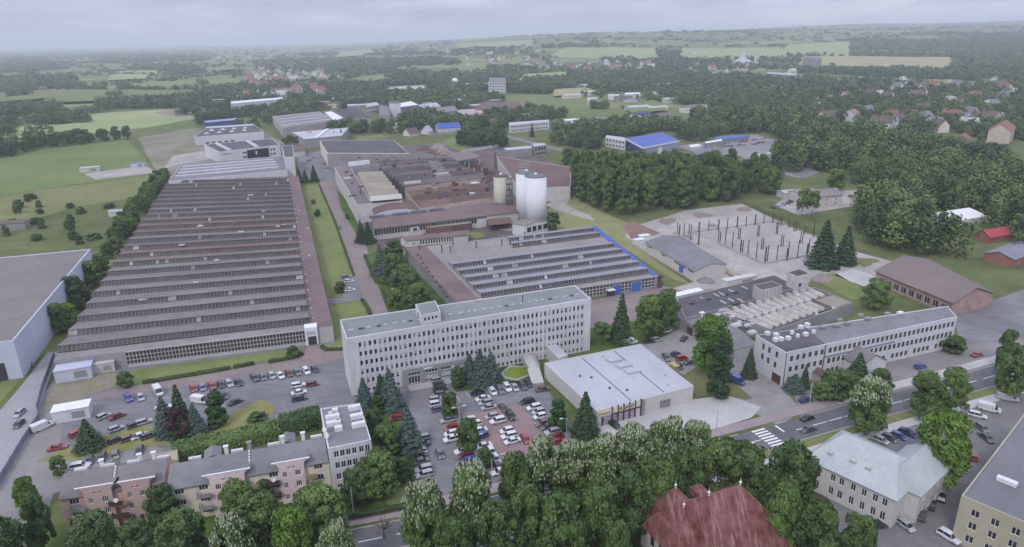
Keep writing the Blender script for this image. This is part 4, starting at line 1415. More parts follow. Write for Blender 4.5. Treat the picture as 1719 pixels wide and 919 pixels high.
 for host, n_, zz in (("casting_hall", 22, 12.6), ("rusty_hall", 18, 10.6), ("middle_roof_hall", 12, 12.2), ("foundry_wing", 9, 11.4)):
  h_ = bpy.data.objects[host]
  q_ = {"casting_hall": sp, "rusty_hall": rp, "middle_roof_hall": [at(588, 283, 9.5), at(762, 271, 9.5), at(700, 257, 9.5), at(560, 259, 9.5)], "foundry_wing": [xy(p, 0) for p in wp]}[host]
  for _ in range(n_):
   q = quadpt(q_, rgv.uniform(.06, .94), rgv.uniform(.08, .92))
   mb = MB()
   if rgv.random() < .35:
    mb.tube((q.x, q.y, zz - 2), (q.x, q.y, zz + rgv.uniform(.5, 2.5)), .4, .35, 8)
    nm = "vent_pipe"
   else:
    mb.box((q.x, q.y, zz - .4), (rgv.uniform(.8, 4), rgv.uniform(.8, 1.6), rgv.uniform(1, 2.2)), AU)
    nm = "roof_vent"
   mb.build(nm, rgv.choice((RUST, STEEL, ROOF_RUST, ROOF_SOOT, GREY_WALL, ROOF_BEIGE)), h_)
foundry()
def silos():
 def cyl(name, label, px, py, top, r, mat, roofm, rail=True):
  b = at(px, py)
  h = tall(b, top)
  root = thing(name, label, "silo", b, "storage silos")
  mb = MB()
  mb.tube(b, b + Vector((0, 0, h)), r, r, 40)
  mb.build("shell", mat, root, smooth=False)
  for p in root.children[0].data.polygons:
   p.use_smooth = len(p.vertices) == 4
  mb = MB()
  mb.tube(b + Vector((0, 0, h + .004)), b + Vector((0, 0, h + .3)), r + .12, r + .12, 40)
  mb.tube(b + Vector((0, 0, h + .3)), b + Vector((0, 0, h + .9)), r * .98, r * .12, 40)
  mb.build("roof", roofm, root)
  mb = MB()
  mb.box((b.x, b.y, h + 1.3), (1.6, 1.2, 1.0))
  mb.build("hatch", WHITE, root)
  if rail:
   mb = MB()
   for k in range(28):
    w = 2 * math.pi * k / 28
    p = b + Vector((math.cos(w) * r, math.sin(w) * r, h + .3))
    mb.tube(p, p + Vector((0, 0, 1.1)), .04, .04, 4)
    w2 = w + 2 * math.pi / 28
    q = b + Vector((math.cos(w2) * r, math.sin(w2) * r, h + 1.4))
    mb.tube(p + Vector((0, 0, 1.1)), q, .04, .04, 4)
   mb.build("railing", STEEL, root)
  return b, h
 sw = pm("silo_white", (.68, .69, .715), (.74, .745, .765), .04, .4, .95, (.58, .58, .59), .45, stretch=(0, (2.5, 2.5, .12)))
 b = at(899, 379)
 k = (b - CAMLOC).dot(_F) / FPX
 cyl("silo", "tall white silo, the nearer of the joined pair", 899.5, 379, 296, 18.0 * k, sw, ROOF_GREY)
 cyl("silo", "tall white silo, half hidden behind its twin", 884, 371, 290, 17.5 * k, sw, ROOF_GREY)
 cb, ch = cyl("silo", "shorter cream silo with a dark lattice stair beside it", 842, 362, 296, 13 * k, pm("silo_cream", (.45, .43, .36), (.52, .5, .43), .06, .4, .85, (.36, .33, .26), .5), ROOF_RUST)
 b = at(856, 366)
 h = tall(b, 300)
 root = thing("lattice_tower", "dark steel lattice tower between the cream and white silos", "tower", b)
 w = 1.7
 cs = [(-w, -w), (w, -w), (w, w), (-w, w)]
 for dx, dy in cs:
  mb = MB()
  mb.tube(b + Vector((dx, dy, 0)), b + Vector((dx, dy, h)), .16, .14, 5)
  mb.build("leg", STEEL, root)
 n = 7
 mb = MB()
 for i in range(n):
  z0, z1 = h * i / n, h * (i + 1) / n
  for j in range(4):
   a, c = cs[j], cs[(j + 1) % 4]
   mb.tube(b + Vector((*a, z1)), b + Vector((*c, z1)), .1, .1, 4)
   mb.tube(b + Vector((*a, z0)), b + Vector((*c, z1)), .1, .1, 4)
  mb.box((b.x, b.y, z1 - .1), (2 * w, 2 * w, .12))
 mb.build("bracing", STEEL, root)
silos()
def east_hall():
 z = 9
 p = q4(z, (866, 296), (957.5, 313), (960, 281), (856, 256))
 p = q4(z, (872, 318), (957.5, 313), (958.5, 281), (833, 262))
 root, poly, rf = block("brown_roof_hall", "large hall with a plain reddish brown roof behind the silos", "factory", p, z, OLD_WHITE, pm("redbrown_felt", (.13, .085, .08), (.18, .115, .105), .04, .3), parapet=.2)
 for k in range(7):
  q = quadpt(poly, .25 + .02 * k, .3 + .09 * k)
  mb = MB()
  mb.box((q.x, q.y, z + .2), (9, 1.3, .5), AU)
  mb.build("roof_light", pm("dull_light", (.25, .24, .25), (.34, .33, .33), .2, 1), root)
 q = at(832, 283)
 h = tall(q, 258)
 tag(thing("chimney_stack", "slim brown chimney at the corner of the brown roofed hall", "chimney", q))
 mb = MB()
 mb.tube(q, q + Vector((0, 0, h)), 1.1, .8, 12)
 mb.build("shaft", ROOF_BROWN, bpy.data.objects["chimney_stack"])
 mb = MB()
 mb.tube(q + Vector((0, 0, h)), q + Vector((0, 0, h + .6)), .95, .95, 12)
 mb.build("rim", STEEL, bpy.data.objects["chimney_stack"])
 z = 8
 p = [xy(a, 0) for a in q4(z, (768, 271), (806, 263.5), (790, 254), (751, 258))]
 c = cen(p)
 root = thing("craneway_shed", "open shed with a grey brown roof and a row of posts in the scrap yard", "shed", (c.x, c.y, 0))
 r = MB()
 r.hexa([xy(q, z - .2) for q in p], [xy(q, z + .1) for q in p])
 r.build("roof", pm("dun_sheet", (.17, .14, .135), (.215, .18, .17), .05, .4), root)
 for s in (0.02, .5, .98):
  for t in (.03, .97):
   q = quadpt(p, s, t)
   mb = MB()
   mb.box((q.x, q.y, z / 2 - .1), (.5, .5, z - .2), AU)
   mb.build("post", OLD_WHITE, root)
 for k in range(7):
  q = at(766 + 7.5 * k, 279 + 5.0 * k)
  h = 7
  mb = MB()
  mb.box((q.x, q.y, h / 2), (.7, .7, h), AU)
  mb.box((q.x, q.y, h + .2), (1.1, 1.1, .4), AU)
  tag(mb.build("crane_column", pm("column_concrete", (.3, .28, .27), (.38, .36, .34), .2, 1), None, (q.x, q.y, 0)), "pale craneway column in the row along the scrap yard", "column", "craneway columns")
 rg = random.Random(5)
 names = ["inclined conveyor beside the cream silo", "upright rusty tank in the scrap yard", "rusty hopper on legs in the scrap yard", "dust filter box near the lattice tower", "leaning rusty chute by the cream silo", "flat rusty bin by the craneway columns"]
 for i, (x, y) in enumerate(((818, 318), (803, 290), (816, 300), (826, 305), (812, 325), (795, 283))):
  q = at(x, y)
  root = thing("dust_plant" if i in (2, 3) else "conveyor" if i in (0, 4) else "scrap_tank", names[i], "machinery", q)
  mb, l = MB(), MB()
  if i in (0, 4):
   mb.tube(q + Vector((-5, -2, 2)), q + Vector((6, 3, 10)), .8, .8, 6)
   for dx in (-3, 4):
    l.tube(q + Vector((dx, dx * .4, 0)), q + Vector((dx, dx * .4, 5 + dx * .6)), .18, .18, 5)
  elif i in (1, 5):
   mb.tube(q + Vector((0, 0, .6)), q + Vector((0, 0, 6 if i == 1 else 3)), 1.8, 1.8, 14)
   l.box((q.x, q.y, .3), (3, 3, .6))
  else:
   mb.box((q.x, q.y, 6), (4, 3.4, 4))
   mb.tube(q + Vector((0, 0, 4)), q + Vector((0, 0, 2)), 1.8, .4, 8)
   for dx in (-1.6, 1.6):
    for dy in (-1.3, 1.3):
     l.tube(q + Vector((dx, dy, 0)), q + Vector((dx, dy, 4)), .16, .16, 5)
  mb.build("casing", RUST if i % 2 else STEEL, root)
  l.build("frame", STEEL, root)
 p = q4(7, (846, 250), (895, 249), (893, 244), (840, 249.5))
 p = q4(7, (850, 252.5), (894, 249), (892, 244.5), (845, 248.5))
 block("pale_roof_shed", "grey shed with a pale roof at the far edge of the scrap yard", "shed", p, 7, GREY_WALL, ROOF_LIGHT, parapet=.15)
 p = q4(9, (897, 246.5), (918, 243.5), (914, 240), (892, 241))
 L = (Vector(p[1]) - Vector(p[0])).length
 block("gate_office", "small grey two storey office with big square windows by the main road", "office building", p, 9, GREY_WALL, ROOF_LIGHT, parapet=.2, wins={0: grid_ops(L, 4, [(1, 3.5), (4.8, 8)], L / 4 * .7, .5)})
east_hall()
def middle_hall():
 """the second saw-tooth hall, behind the office"""
 z = 5.4
 FR = at(1106, 489)
 FL = FR + (at(985, 503) - FR) * 3.02
 FLo = FL
 BLs, BRs = at(716, 415, z), at(985, 380, z)
 A_B, A_F = at(672, 415, z), at(765, 512, z)
 S_FL = at(745, 505, z)
 q = [xy(at(765, 498, z), 0), xy(at(1102, 456.5 + 4, z), 0), xy(at(1008, 384, z), 0), xy(at(712, 425, z), 0)]
 frontL, frontR = xy(at(750, 512, z), 0), xy(at(1104, 463, z), 0)
 outer = [xy(at(772, 513, z), 0), frontR, xy(at(1000, 380, z), 0), xy(at(680, 418, z), 0)]
 c = cen(outer)
 root = thing("machine_hall", "grey saw-tooth machine hall with blue gates behind the office block", "factory", (c.x, c.y, 0))
 FRb = outer[1]
 w = MB()
 for i in range(4):
  facade(w, outer[i], outer[(i + 1) % 4], 0, z, [])
 w.build("wall", GREY_WALL, root)
 r = MB()
 r.face([xy(p, z + .006) for p in outer])
 r.build("roof", pm("dusty_felt", (.235, .215, .205), (.295, .27, .255), .05, .3, .9, (.17, .14, .13), .6), root)
 r = MB()
 k0, k1 = lerp(outer[0], outer[1], .0), lerp(outer[3], outer[2], .0)
 m0, m1 = lerp(outer[0], outer[1], .10), lerp(outer[3], outer[2], .10)
 r.hexa([xy(p, z - .1) for p in (k0, m0, m1, k1)], [xy(p, z + .12) for p in (k0, m0, m1, k1)])
 r.build("side_roof", ROOF_RED, root)
 r = MB()
 e0, e1 = lerp(outer[0], outer[1], .975), lerp(outer[3], outer[2], .965)
 r.hexa([xy(p, z - .1) for p in (e0, outer[1], outer[2], e1)], [xy(p, z + .14) for p in (e0, outer[1], outer[2], e1)])
 r.build("edge_roof", ROOF_BLUE, root)
 fq = [lerp(outer[0], outer[1], .115), lerp(outer[0], outer[1], .972), lerp(outer[3], outer[2], .955), lerp(outer[3], outer[2], .125)]
 dull = pm("dull_bars", (.2, .19, .19), (.26, .25, .25), .1, 1.0)
 barm = pm("light_bars", (.3, .29, .29), (.36, .35, .35), .1, 1.0)
 n = 8
 ts = [.045 + .955 * k / n for k in range(n + 1)]
 sawtooth(root, fq, ts[:6], z, z + 2.0, lambda i: ROOF_SAWB, .13, 1.25, .035, .0, barm)
 fq2 = [quadpt(fq, .30, 0), fq[1], fq[2], quadpt(fq, .46, 1)]
 sawtooth(root, fq2, ts[6:], z, z + 2.0, lambda i: ROOF_SAWB, .13, 1.25, .035, .0, barm)
 d, L, rz = edge_frame(outer[0], outer[1])
 a, b = lerp(outer[0], outer[1], .6), lerp(outer[0], outer[1], .78)
 fb = pm("grey_bars", (.42, .41, .41), (.5, .49, .49), .1, 1.0)
 glaze(lerp(outer[0], outer[1], .05), lerp(outer[0], outer[1], .755), .9, z - .5, root, 1.5, 3, 0, fb, .3)
 glaze(lerp(outer[0], outer[1], .80), lerp(outer[0], outer[1], .855), .9, z - .5, root, 1.5, 3, 0, fb, .3)
 glaze(lerp(outer[0], outer[1], .91), lerp(outer[0], outer[1], .985), .9, z - .5, root, 1.5, 3, 0, fb, .3)
 on_wall(outer[0], outer[1], L * .757, L * .80, .03, z - 1.6, BLUE_DOOR, "gate_door", root, .35)
 on_wall(outer[0], outer[1], L * .86, L * .905, .03, z - 1.4, BLUE_DOOR, "gate_door", root, .35)
 on_wall(outer[0], outer[1], L * .725, L * .754, .03, 2.6, DARK_DOOR, "gate_opening", root, 1.6)
 on_wall(outer[0], outer[1], L * .72, L * .757, 2.6, 2.9, WHITE, "porch_roof", root, 2.2)
 on_wall(outer[0], outer[1], 0, L, z - .35, z + .16, CONC, "eave", root, .5)
 p = outer[1] + d * 1.2
 mb = MB()
 mb.tube((p.x, p.y, 0), (p.x, p.y, 3), 1.0, 1.0, 10)
 mb.tube((p.x, p.y, 3), (p.x, p.y, 5.6), .5, 1.3, 10)
 mb.build("dust_cyclone", RUST, root)
 cr = crop(660, 360, 5.73)
 for x, y, h in ((255, 340, 1.6), (470, 370, 3.2), (552, 365, 2.6), (575, 300, 2.6), (800, 325, 2.8), (885, 325, 2.4), (962, 310, 2.2), (1045, 300, 2.6), (1125, 290, 2.4), (1205, 280, 2.6), (1360, 260, 2.8), (1440, 250, 2.4), (728, 262, 2.0), (1265, 215, 2.0)):
  p = at(*cr(x, y), z)
  mb = MB()
  mb.tube((p.x, p.y, z), (p.x, p.y, z + h), .28, .24, 8)
  mb.tube((p.x, p.y, z + h), (p.x, p.y, z + h + .35), .5, .42, 8)
  mb.build("vent_pipe", ROOF_DARK if x < 820 or x > 1000 and x % 2 else GALV, root)
 for x, y in ((235, 395), (285, 475), (320, 520), (380, 605), (415, 655), (450, 700), (485, 750), (520, 800), (265, 430), (345, 560)):
  p = at(*cr(x, y), z)
  mb = MB()
  mb.box((p.x, p.y, z + .35), (.8, .8, .7), AU)
  mb.build("roof_vent", ROOF_SOOT, root)
middle_hall()
def shed_and_slab():
 p = [at(1166, 472), at(1218, 460.5), xy(at(1125, 398, 4.6), 0), xy(at(1083, 407, 4.6), 0)]
 p = [at(1166, 472), at(1218, 460.5), at(1140, 412), at(1083, 422)]
 L = (p[3] - p[0]).length
 ops = [(L - L * b, L - L * a, 2.6, 3.6) for a, b in ((.03, .14), (.17, .26), (.28, .40), (.56, .66), (.86, .97))]
 root, poly, rf = gable("long_shed", "long pale shed with a grey pitched roof and one blue door", "shed", p, 4.6, 6.4, SHOP_WALL, ROOF_GREY, axis=1, over=.4, wins={3: [(L * (1 - b), L * (1 - a), 2.7, 3.7) for a, b in ((.03, .14), (.17, .26), (.28, .40), (.56, .66), (.86, .97))]}, bars=2)
 A, B = at(1083, 422), at(1166, 472)
 on_wall(A, B, L * .715, L * .785, .05, 3.7, BLUE_DOOR, "door", root, .12)
 q = [at(1219, 459), at(1222, 447), at(1150, 404), at(1141, 411)]
 for i, (x, y, lab) in enumerate(((1072, 411, "white site cabin, the lower one beside the long shed"), (1081, 404, "white site cabin, the taller one touching the long shed"))):
  b = at(x, y)
  root = thing("site_cabin", lab, "cabin", b, "site cabins")
  mb = MB()
  mb.box((b.x, b.y, 1.5), (5.5, 3.0, 2.6), AU)
  mb.build("wall", WHITE_WALL, root)
  mb = MB()
  mb.box((b.x, b.y, 2.9), (5.8, 3.3, .2), AU)
  mb.build("roof", WHITE, root)
  mb = MB()
  mb.box((b.x, b.y, .1), (5.2, 2.8, .2), AU)
  mb.build("base", STEEL, root)
 cr = crop(1080, 320, 5.73)
 s = [at(*cr(x, y)) for x, y in ((1160, 712), (1720, 600), (1250, 305), (475, 408), (715, 505))]
 mb = MB()
 mb.prism(s, 0.05, .3)
 o = mb.build("concrete_slab", pm("slab_concrete", (.30, .285, .275), (.39, .375, .36), .05, .4, .95, (.19, .17, .155), .9))
 o["kind"] = "structure"
 for (a, b) in (((715, 505), (1160, 712)), ((1160, 712), (1720, 600)), ((475, 408), (1250, 305)), ((290, 410), (510, 525))):
  p, q = at(*cr(*a)), at(*cr(*b))
  m_ = (p + q) / 2
  mb = MB()
  mb.box((m_.x, m_.y, .42), ((q - p).length, .55, .84), math.atan2(q.y - p.y, q.x - p.x))
  mesh_thing(mb, "foundation_wall", CONC, {715: "pale foundation wall along the left side of the demolished hall's slab", 1160: "pale foundation wall along the front of the demolished hall's slab", 475: "pale foundation wall along the back of the demolished hall's slab", 290: "short foundation wall between the long shed and the slab"}[a[0]], "wall", "foundation walls")
 cols = [(325, 425, 310, 0), (345, 435, 330, 1), (388, 450, 310, 0), (437, 420, 320, 0), (452, 490, 330, 0), (533, 405, 305, 1), (530, 520, 405, 1), (625, 395, 290, 0), (720, 385, 280, 1), (805, 375, 260, 0), (900, 360, 250, 1), (985, 350, 245, 0), (1073, 335, 230, 1), (1157, 320, 210, 0), (1245, 310, 220, 1),
   (1325, 330, 240, 0), (1397, 365, 270, 0), (1447, 390, 285, 0), (1467, 390, 285, 0), (1550, 420, 335, 0), (1632, 450, 290, 0), (720, 495, 385, 0), (738, 495, 395, 0), (785, 525, 370, 0), (853, 560, 400, 0), (912, 470, 360, 0), (928, 470, 360, 0), (933, 595, 475, 1), (952, 600, 480, 0), (1003, 630, 470, 0), (1095, 445, 330, 0), (1110, 445, 330, 0),
   (1083, 665, 505, 0), (1133, 570, 455, 0), (1150, 570, 460, 0), (1168, 705, 540, 1), (1190, 690, 525, 0), (1275, 420, 310, 0), (1288, 420, 310, 0), (1280, 685, 520, 0), (1322, 540, 425, 0), (1340, 540, 430, 0), (1378, 670, 555, 1), (1390, 640, 490, 0), (1480, 650, 480, 0), (1507, 510, 395, 0), (1525, 515, 400, 0), (1570, 630, 510, 1), (1587, 600, 465, 0)]
 for x, y, top, thick in cols:
  b = at(*cr(x, y), .05)
  h = tall(b, cr(x, top)[1])
  r = .5 if thick else .3
  mb = MB()
  for s_ in (-1, 1):
   mb.box((b.x + U.x * r * .45 * s_, b.y + U.y * r * .45 * s_, h / 2 + .05), (.09, r * .8, h), AU)
  mb.box((b.x, b.y, h / 2 + .05), (r * .9, .1, h), AU)
  mb.box((b.x, b.y, .35), (r * 1.8, r * 1.8, .2), AU)
  tag(mb.build("steel_column", STEEL, None, (b.x, b.y, .05)), "stout bare steel column left standing on the demolished hall's slab" if thick else "slim bare steel column left standing on the demolished hall's slab", "column", "columns of the demolished hall")
shed_and_slab()
def south_east_works():
 z = 5.0
 p = q4(z, (1150, 535), (1340, 482), (1300, 462), (1136, 502))
 root, poly, rf = block("dark_roof_range", "long low range with a nearly black roof and pale skylight slits", "workshop", p, z, GREY_WALL, ROOF_DARK, parapet=.2)
 cr = crop(1130, 430, 5.73)
 for x, y in ((270, 410), (415, 383), (468, 372), (558, 342), (685, 310), (555, 430), (480, 450), (645, 432)):
  q = at(*cr(x, y), z)
  mb = MB()
  mb.box((q.x, q.y, z + .2), (.5, random.choice((1.4, 3.4)), .5), AU)
  mb.build("roof_light", PALE_PAVE, root)
 for x, y in ((180, 460), (340, 420), (600, 355), (510, 375), (620, 460), (590, 470)):
  q = at(*cr(x, y), z)
  mb = MB()
  mb.box((q.x, q.y, z + .2), (2.2, .5, .5), AU)
  mb.build("roof_vent", STEEL, root)
 for nm, lab, pts, zz, wl in (("lift_housing", "pale box shaped roof house with a brown roof above the dark range", ((1280, 487.5), (1313, 480), (1296, 472), (1264.5, 479)), 9.5, pm("mottled_render", (.42, .38, .37), (.5, .46, .45), .15, .6, .9, (.3, .22, .2), .6)),
                                 ("boiler_house", "tall pale block with a dark roof at the end of the black roofed range", ((1338.5, 464.5), (1359.5, 459.5), (1342, 451), (1322, 457.5)), 10.5, OLD_WHITE)):
  p = q4(zz, *pts)
  r_, po, _ = block(nm, lab, "building", p, zz, wl, ROOF_SOOT, parapet=.15, rim=.2)
  d_ = (po[1] - po[0]).length
  for k in range(5 if nm == "lift_housing" else 1):
   on_wall(po[0], po[1], d_ * (.08 + .19 * k) if nm == "lift_housing" else d_ * .2, d_ * (.1 + .19 * k) if nm == "lift_housing" else d_ * .4, 6, zz - .4 if nm == "lift_housing" else 7.4, GREY_WALL if nm == "lift_housing" else GLASS, "panel" if nm == "lift_housing" else "window", r_, .08)
 z = 4.8
 p = q4(z, (1297.5, 557), (1432, 508), (1369, 482.5), (1203, 524.5))
 root, poly, rf = block("skylight_hall", "low hall whose pale roof is packed with long dusty skylights", "workshop", p, z, GREY_WALL, pm("dark_valley_felt", (.085, .078, .075), (.14, .13, .122), .08, .5), parapet=.15)  # roof base coloured dark so the valleys between skylights look deep
 for i in range(12):
  s0 = .05 + .077 * i
  for (t0, t1) in ((.08, .5), (.53, .93)):
   if i > 8 and t0 < .3:
    continue
   a, b = quadpt(poly, s0, t0), quadpt(poly, s0 + .012, t1)
   d = (b - a).normalized()
   n_ = Vector((-d.y, d.x, 0)) * 1.05
   mb = MB()
   mb.face([xy(a - n_, z - .1), xy(a + n_, z - .1), xy(a, z + 1.1)])
   mb.face([xy(b + n_, z - .1), xy(b - n_, z - .1), xy(b, z + 1.1)])
   mb.face([xy(a - n_, z - .1), xy(a, z + 1.1), xy(b, z + 1.1), xy(b - n_, z - .1)][::-1])
   mb.face([xy(a + n_, z - .1), xy(b + n_, z - .1), xy(b, z + 1.1), xy(a, z + 1.1)][::-1])
   mb.build("skylight", pm("dusty_glass", (.36, .345, .32), (.52, .5, .47), .25, 1.2, .7, (.17, .15, .14), .7), root)
   e = lerp(a, b, 1.0)
   mb = MB()
   mb.box((b.x, b.y, z + .4), (1.2, 1.6, 1.2), AU)
   mb.build("skylight_end", PALE_PAVE, root)
   m_ = (a + b) / 2
   q = quadpt(poly, s0 + .04, (t0 + t1) / 2)
   mb = MB()
   mb.box((q.x, q.y, z - .03), (1.0, (b - a).length * .9, .14), math.atan2(d.y, d.x) - math.pi / 2)
   mb.build("dark_valley_strip", ROOF_SOOT, root)  # dark cover added between skylights to shade the gap by colour
 mb = MB()
 mb.prism([quadpt(poly, s_, t_) for s_, t_ in ((.78, .04), (.985, .04), (.985, .5), (.78, .5))], z - .14, z - .02)
 mb.build("roof_patch", ROOF_BEIGE, root)
 for k in range(6):
  q = quadpt(poly, .56 + .035 * k, .03)
  mb = MB()
  mb.box((q.x, q.y, z + .15), (1.0, 3.4, .5), AV + .3)
  mb.build("skylight", PALE_PAVE, root)
 z = 4.2
 p = q4(z, (1233, 586.5), (1270, 577), (1202, 520), (1137, 531))
 root, poly, rf = block("flat_roof_store", "low store with a grey flat roof and dark side wall by the big chestnut", "store", p, z, GREY_WALL, ROOF_GREY, parapet=.2)
 on_wall(poly[3], poly[0], (poly[0] - poly[3]).length * .2, (poly[0] - poly[3]).length * .3, .1, 2.8, DARK_DOOR, "door", root, .1)
 on_wall(poly[3], poly[0], (poly[0] - poly[3]).length * .36, (poly[0] - poly[3]).length * .40, 1.2, 2.6, WHITE, "notice_board", root, .1)
 on_wall(poly[0], poly[1], 0.1, (poly[1] - poly[0]).length - .1, .05, z - .6, PALE_PAVE, "front_panel", root, .1)
 for x, y, a, b in ((440, 570, 3, 2.4), (470, 525, 4, 2), (520, 555, 4, 2), (580, 590, 4, 2), (605, 665, 3.4, 2.4), (665, 635, 4, 1.6), (690, 630, 4, 1.6), (735, 665, 4, 1.6), (760, 735, 3, 2)):
  q = at(*cr(x, y), z)
  mb = MB()
  mb.hexa([xy(q + U * sx * a / 2 + V_ * sy * b / 2, z - .2) for sx, sy in ((-1, -1), (1, -1), (1, 1), (-1, 1))], [xy(q + U * sx * a / 2.3 + V_ * sy * b / 2.5, z + .5) for sx, sy in ((-1, -1), (1, -1), (1, 1), (-1, 1))])
  mb.build("skylight", ROOF_LIGHT, root)
 q = at(*cr(275, 575), z)
 mb = MB()
 mb.tube((q.x, q.y, z - .2), (q.x, q.y, z + 1.0), .5, .4, 10)
 mb.box((q.x, q.y, z + 1.2), (1.8, 1.3, .35), AU)
 mb.build("fan_cowl", WHITE, root)
south_east_works()
def white_works_office():
 """three-storey white building on the street corner"""
 C0 = at(1313.5, 650)
 z = 11.2
 W = at(1269, 563, z)
 C0r = at(1319, 592, z)
 C0 = xy((C0 + xy(C0r, 0)) / 2, 0)
 Fr = at(1607, 532, z)
 Br = at(1590, 514, z)
 Bl = at(1345, 547.5, z)
 poly = [C0, xy(Fr, 0), xy(Br, 0), xy(W, 0)]
 c = cen(poly)
 L = (poly[1] - poly[0]).length
 S = (poly[0] - poly[3]).length
 rows = [(7.9, 9.7), (4.4, 6.2), (1.1, 2.8)]
 ops = []
 for r_i, (a, b) in enumerate(rows):
  for k in range(6):
   if r_i == 2 and k in (2, 4):
    continue
   u = L * (.025 + .033 * k)
   ops.append((u, u + 1.25, a, b))
  for k in range(28):
   u = L * (.235 + .0272 * k)
   if r_i == 2 and k % 5 == 3:
    continue
   ops.append((u, u + 1.25, a, b))
 side = [(S * x - .6, S * x + .6, a, b) for x, a, b in ((.28, 7.9, 9.9), (.48, 7.9, 9.9), (.72, 7.9, 9.9), (.28, 4.6, 6.6), (.48, 4.4, 6.4), (.70, 4.4, 6.4))]
 root, poly, rf = block("street_office", "white three storey works building on the street corner with a black roofed end", "office building", poly, z, WHITE_WALL, ROOF_GREY, parapet=.3, wins={0: ops, 3: side}, frame=pm("brown_frames", (.2, .17, .15), (.26, .22, .2), .5, 2), bars=1, dep=.2)
 A, B = poly[0], poly[1]
 e = inset([poly[0], lerp(poly[0], poly[1], .215), lerp(poly[3], poly[2], .25), poly[3]], .32)
 mb = MB()
 mb.prism(e, z - .28, z + .05)
 mb.build("dark_roof", ROOF_DARK, root)
 cr = crop(1260, 520, 3.745)
 for x, y in ((105, 160), (155, 200), (190, 195), (235, 190), (260, 155), (295, 175), (345, 165), (395, 150), (315, 120), (355, 105), (160, 170)):
  q = at(*cr(x, y), z)
  mb = MB()
  a = random.choice((.9, 1.3))
  mb.box((q.x, q.y, z + .55), (a, a, 1.1), AU)
  mb.build("chimney", DISH, root)
 for x, y in ((450, 115), (540, 105), (610, 90), (735, 60), (560, 70), (690, 40), (860, 30), (940, 25)):
  q = at(*cr(x, y), z)
  mb = MB()
  mb.box((q.x, q.y, z + .3), (1.8, 1.2, .7), AU)
  mb.build("roof_vent", GREY_WALL if x != 940 else WHITE, root)
 on_wall(poly[3], poly[0], S * .66, S * .93, .03, 2.9, BROWN_DOOR, "gate_door", root, .1)
 d, _, rz = edge_frame(A, B)
 on_wall(A, B, L * .21, L * .214, .1, z - .2, STEEL, "downpipe", root, .15)
 on_wall(A, B, .1, .25, .1, z - .2, STEEL, "downpipe", root, .15)
 on_wall(A, B, L * .217, L * .62, 6.9, 7.2, flatm("blue_grey_band", (.2, .21, .27), .7), "cornice", root, .25)
 out = Vector((d.y, -d.x, 0))
 p = A + d * (L * .185) + out * 1.6
 mb = MB()
 for sx in (-1.3, 1.3):
  mb.box(xy(p + d * sx, 1.4), (.4, 2.6, 2.8), rz)
 po = mb.build("porch", PALE_PAVE, root)
 mb = MB()
 a0 = [xy(p + d * sx + out * sy, 2.8) for sx, sy in ((-1.9, -1.7), (-1.9, 1.7), (1.9, 1.7), (1.9, -1.7))]
 r0, r1 = xy(p + out * 1.7, 4.1), xy(p - out * 1.7, 4.1)
 mb.face([a0[0], a0[1], r0, r1])
 mb.face([a0[2], a0[3], r1, r0])
 mb.face([a0[1], a0[2], r0])
 mb.build("porch_roof", ROOF_BROWN, po)
 mb = MB()
 mb.box(xy(p - out * .8, 1.3), (2.2, .2, 2.6), rz)
 mb.build("door", DARK_DOOR, po)
 p = A + d * (L * .40) + out * 3.4
 wing = [p + d * -5 + out * 3.2, p + d * 5 + out * 3.2, p + d * 5 - out * 3.2, p + d * -5 - out * 3.2]
 root2, po2, _ = gable("entrance_wing", "small gabled white wing with a grey roof in front of the long works office", "building", wing, 5.6, 8.4, WHITE_WALL, pm("slate", (.17, .16, .165), (.22, .21, .215), .1, .6), axis=1, over=.5)
 p = [at(1600.5, 523), at(1669, 508), at(1585, 447), at(1471, 467)]
 p = [xy(at(1600, 507, 5.5), 0), xy(at(1668, 492, 5.5), 0), xy(at(1560, 436, 5.5), 0), xy(at(1471, 455, 5.5), 0)]
 S2 = (p[0] - p[3]).length
 so = grid_ops(S2, 9, [(.8, 3.4)], S2 / 9 * .6, 1.5)
 gable("brown_roof_shed", "broad brick shed under a great brown pitched roof at the right", "shed", p, 5.5, 9.5, pm("brick_and_render", (.32, .2, .18), (.42, .3, .27), .3, .9), pm("dull_brown_sheet", (.17, .135, .13), (.21, .165, .155), .05, .4), axis=1, over=.8, wins={3: so})
white_works_office()
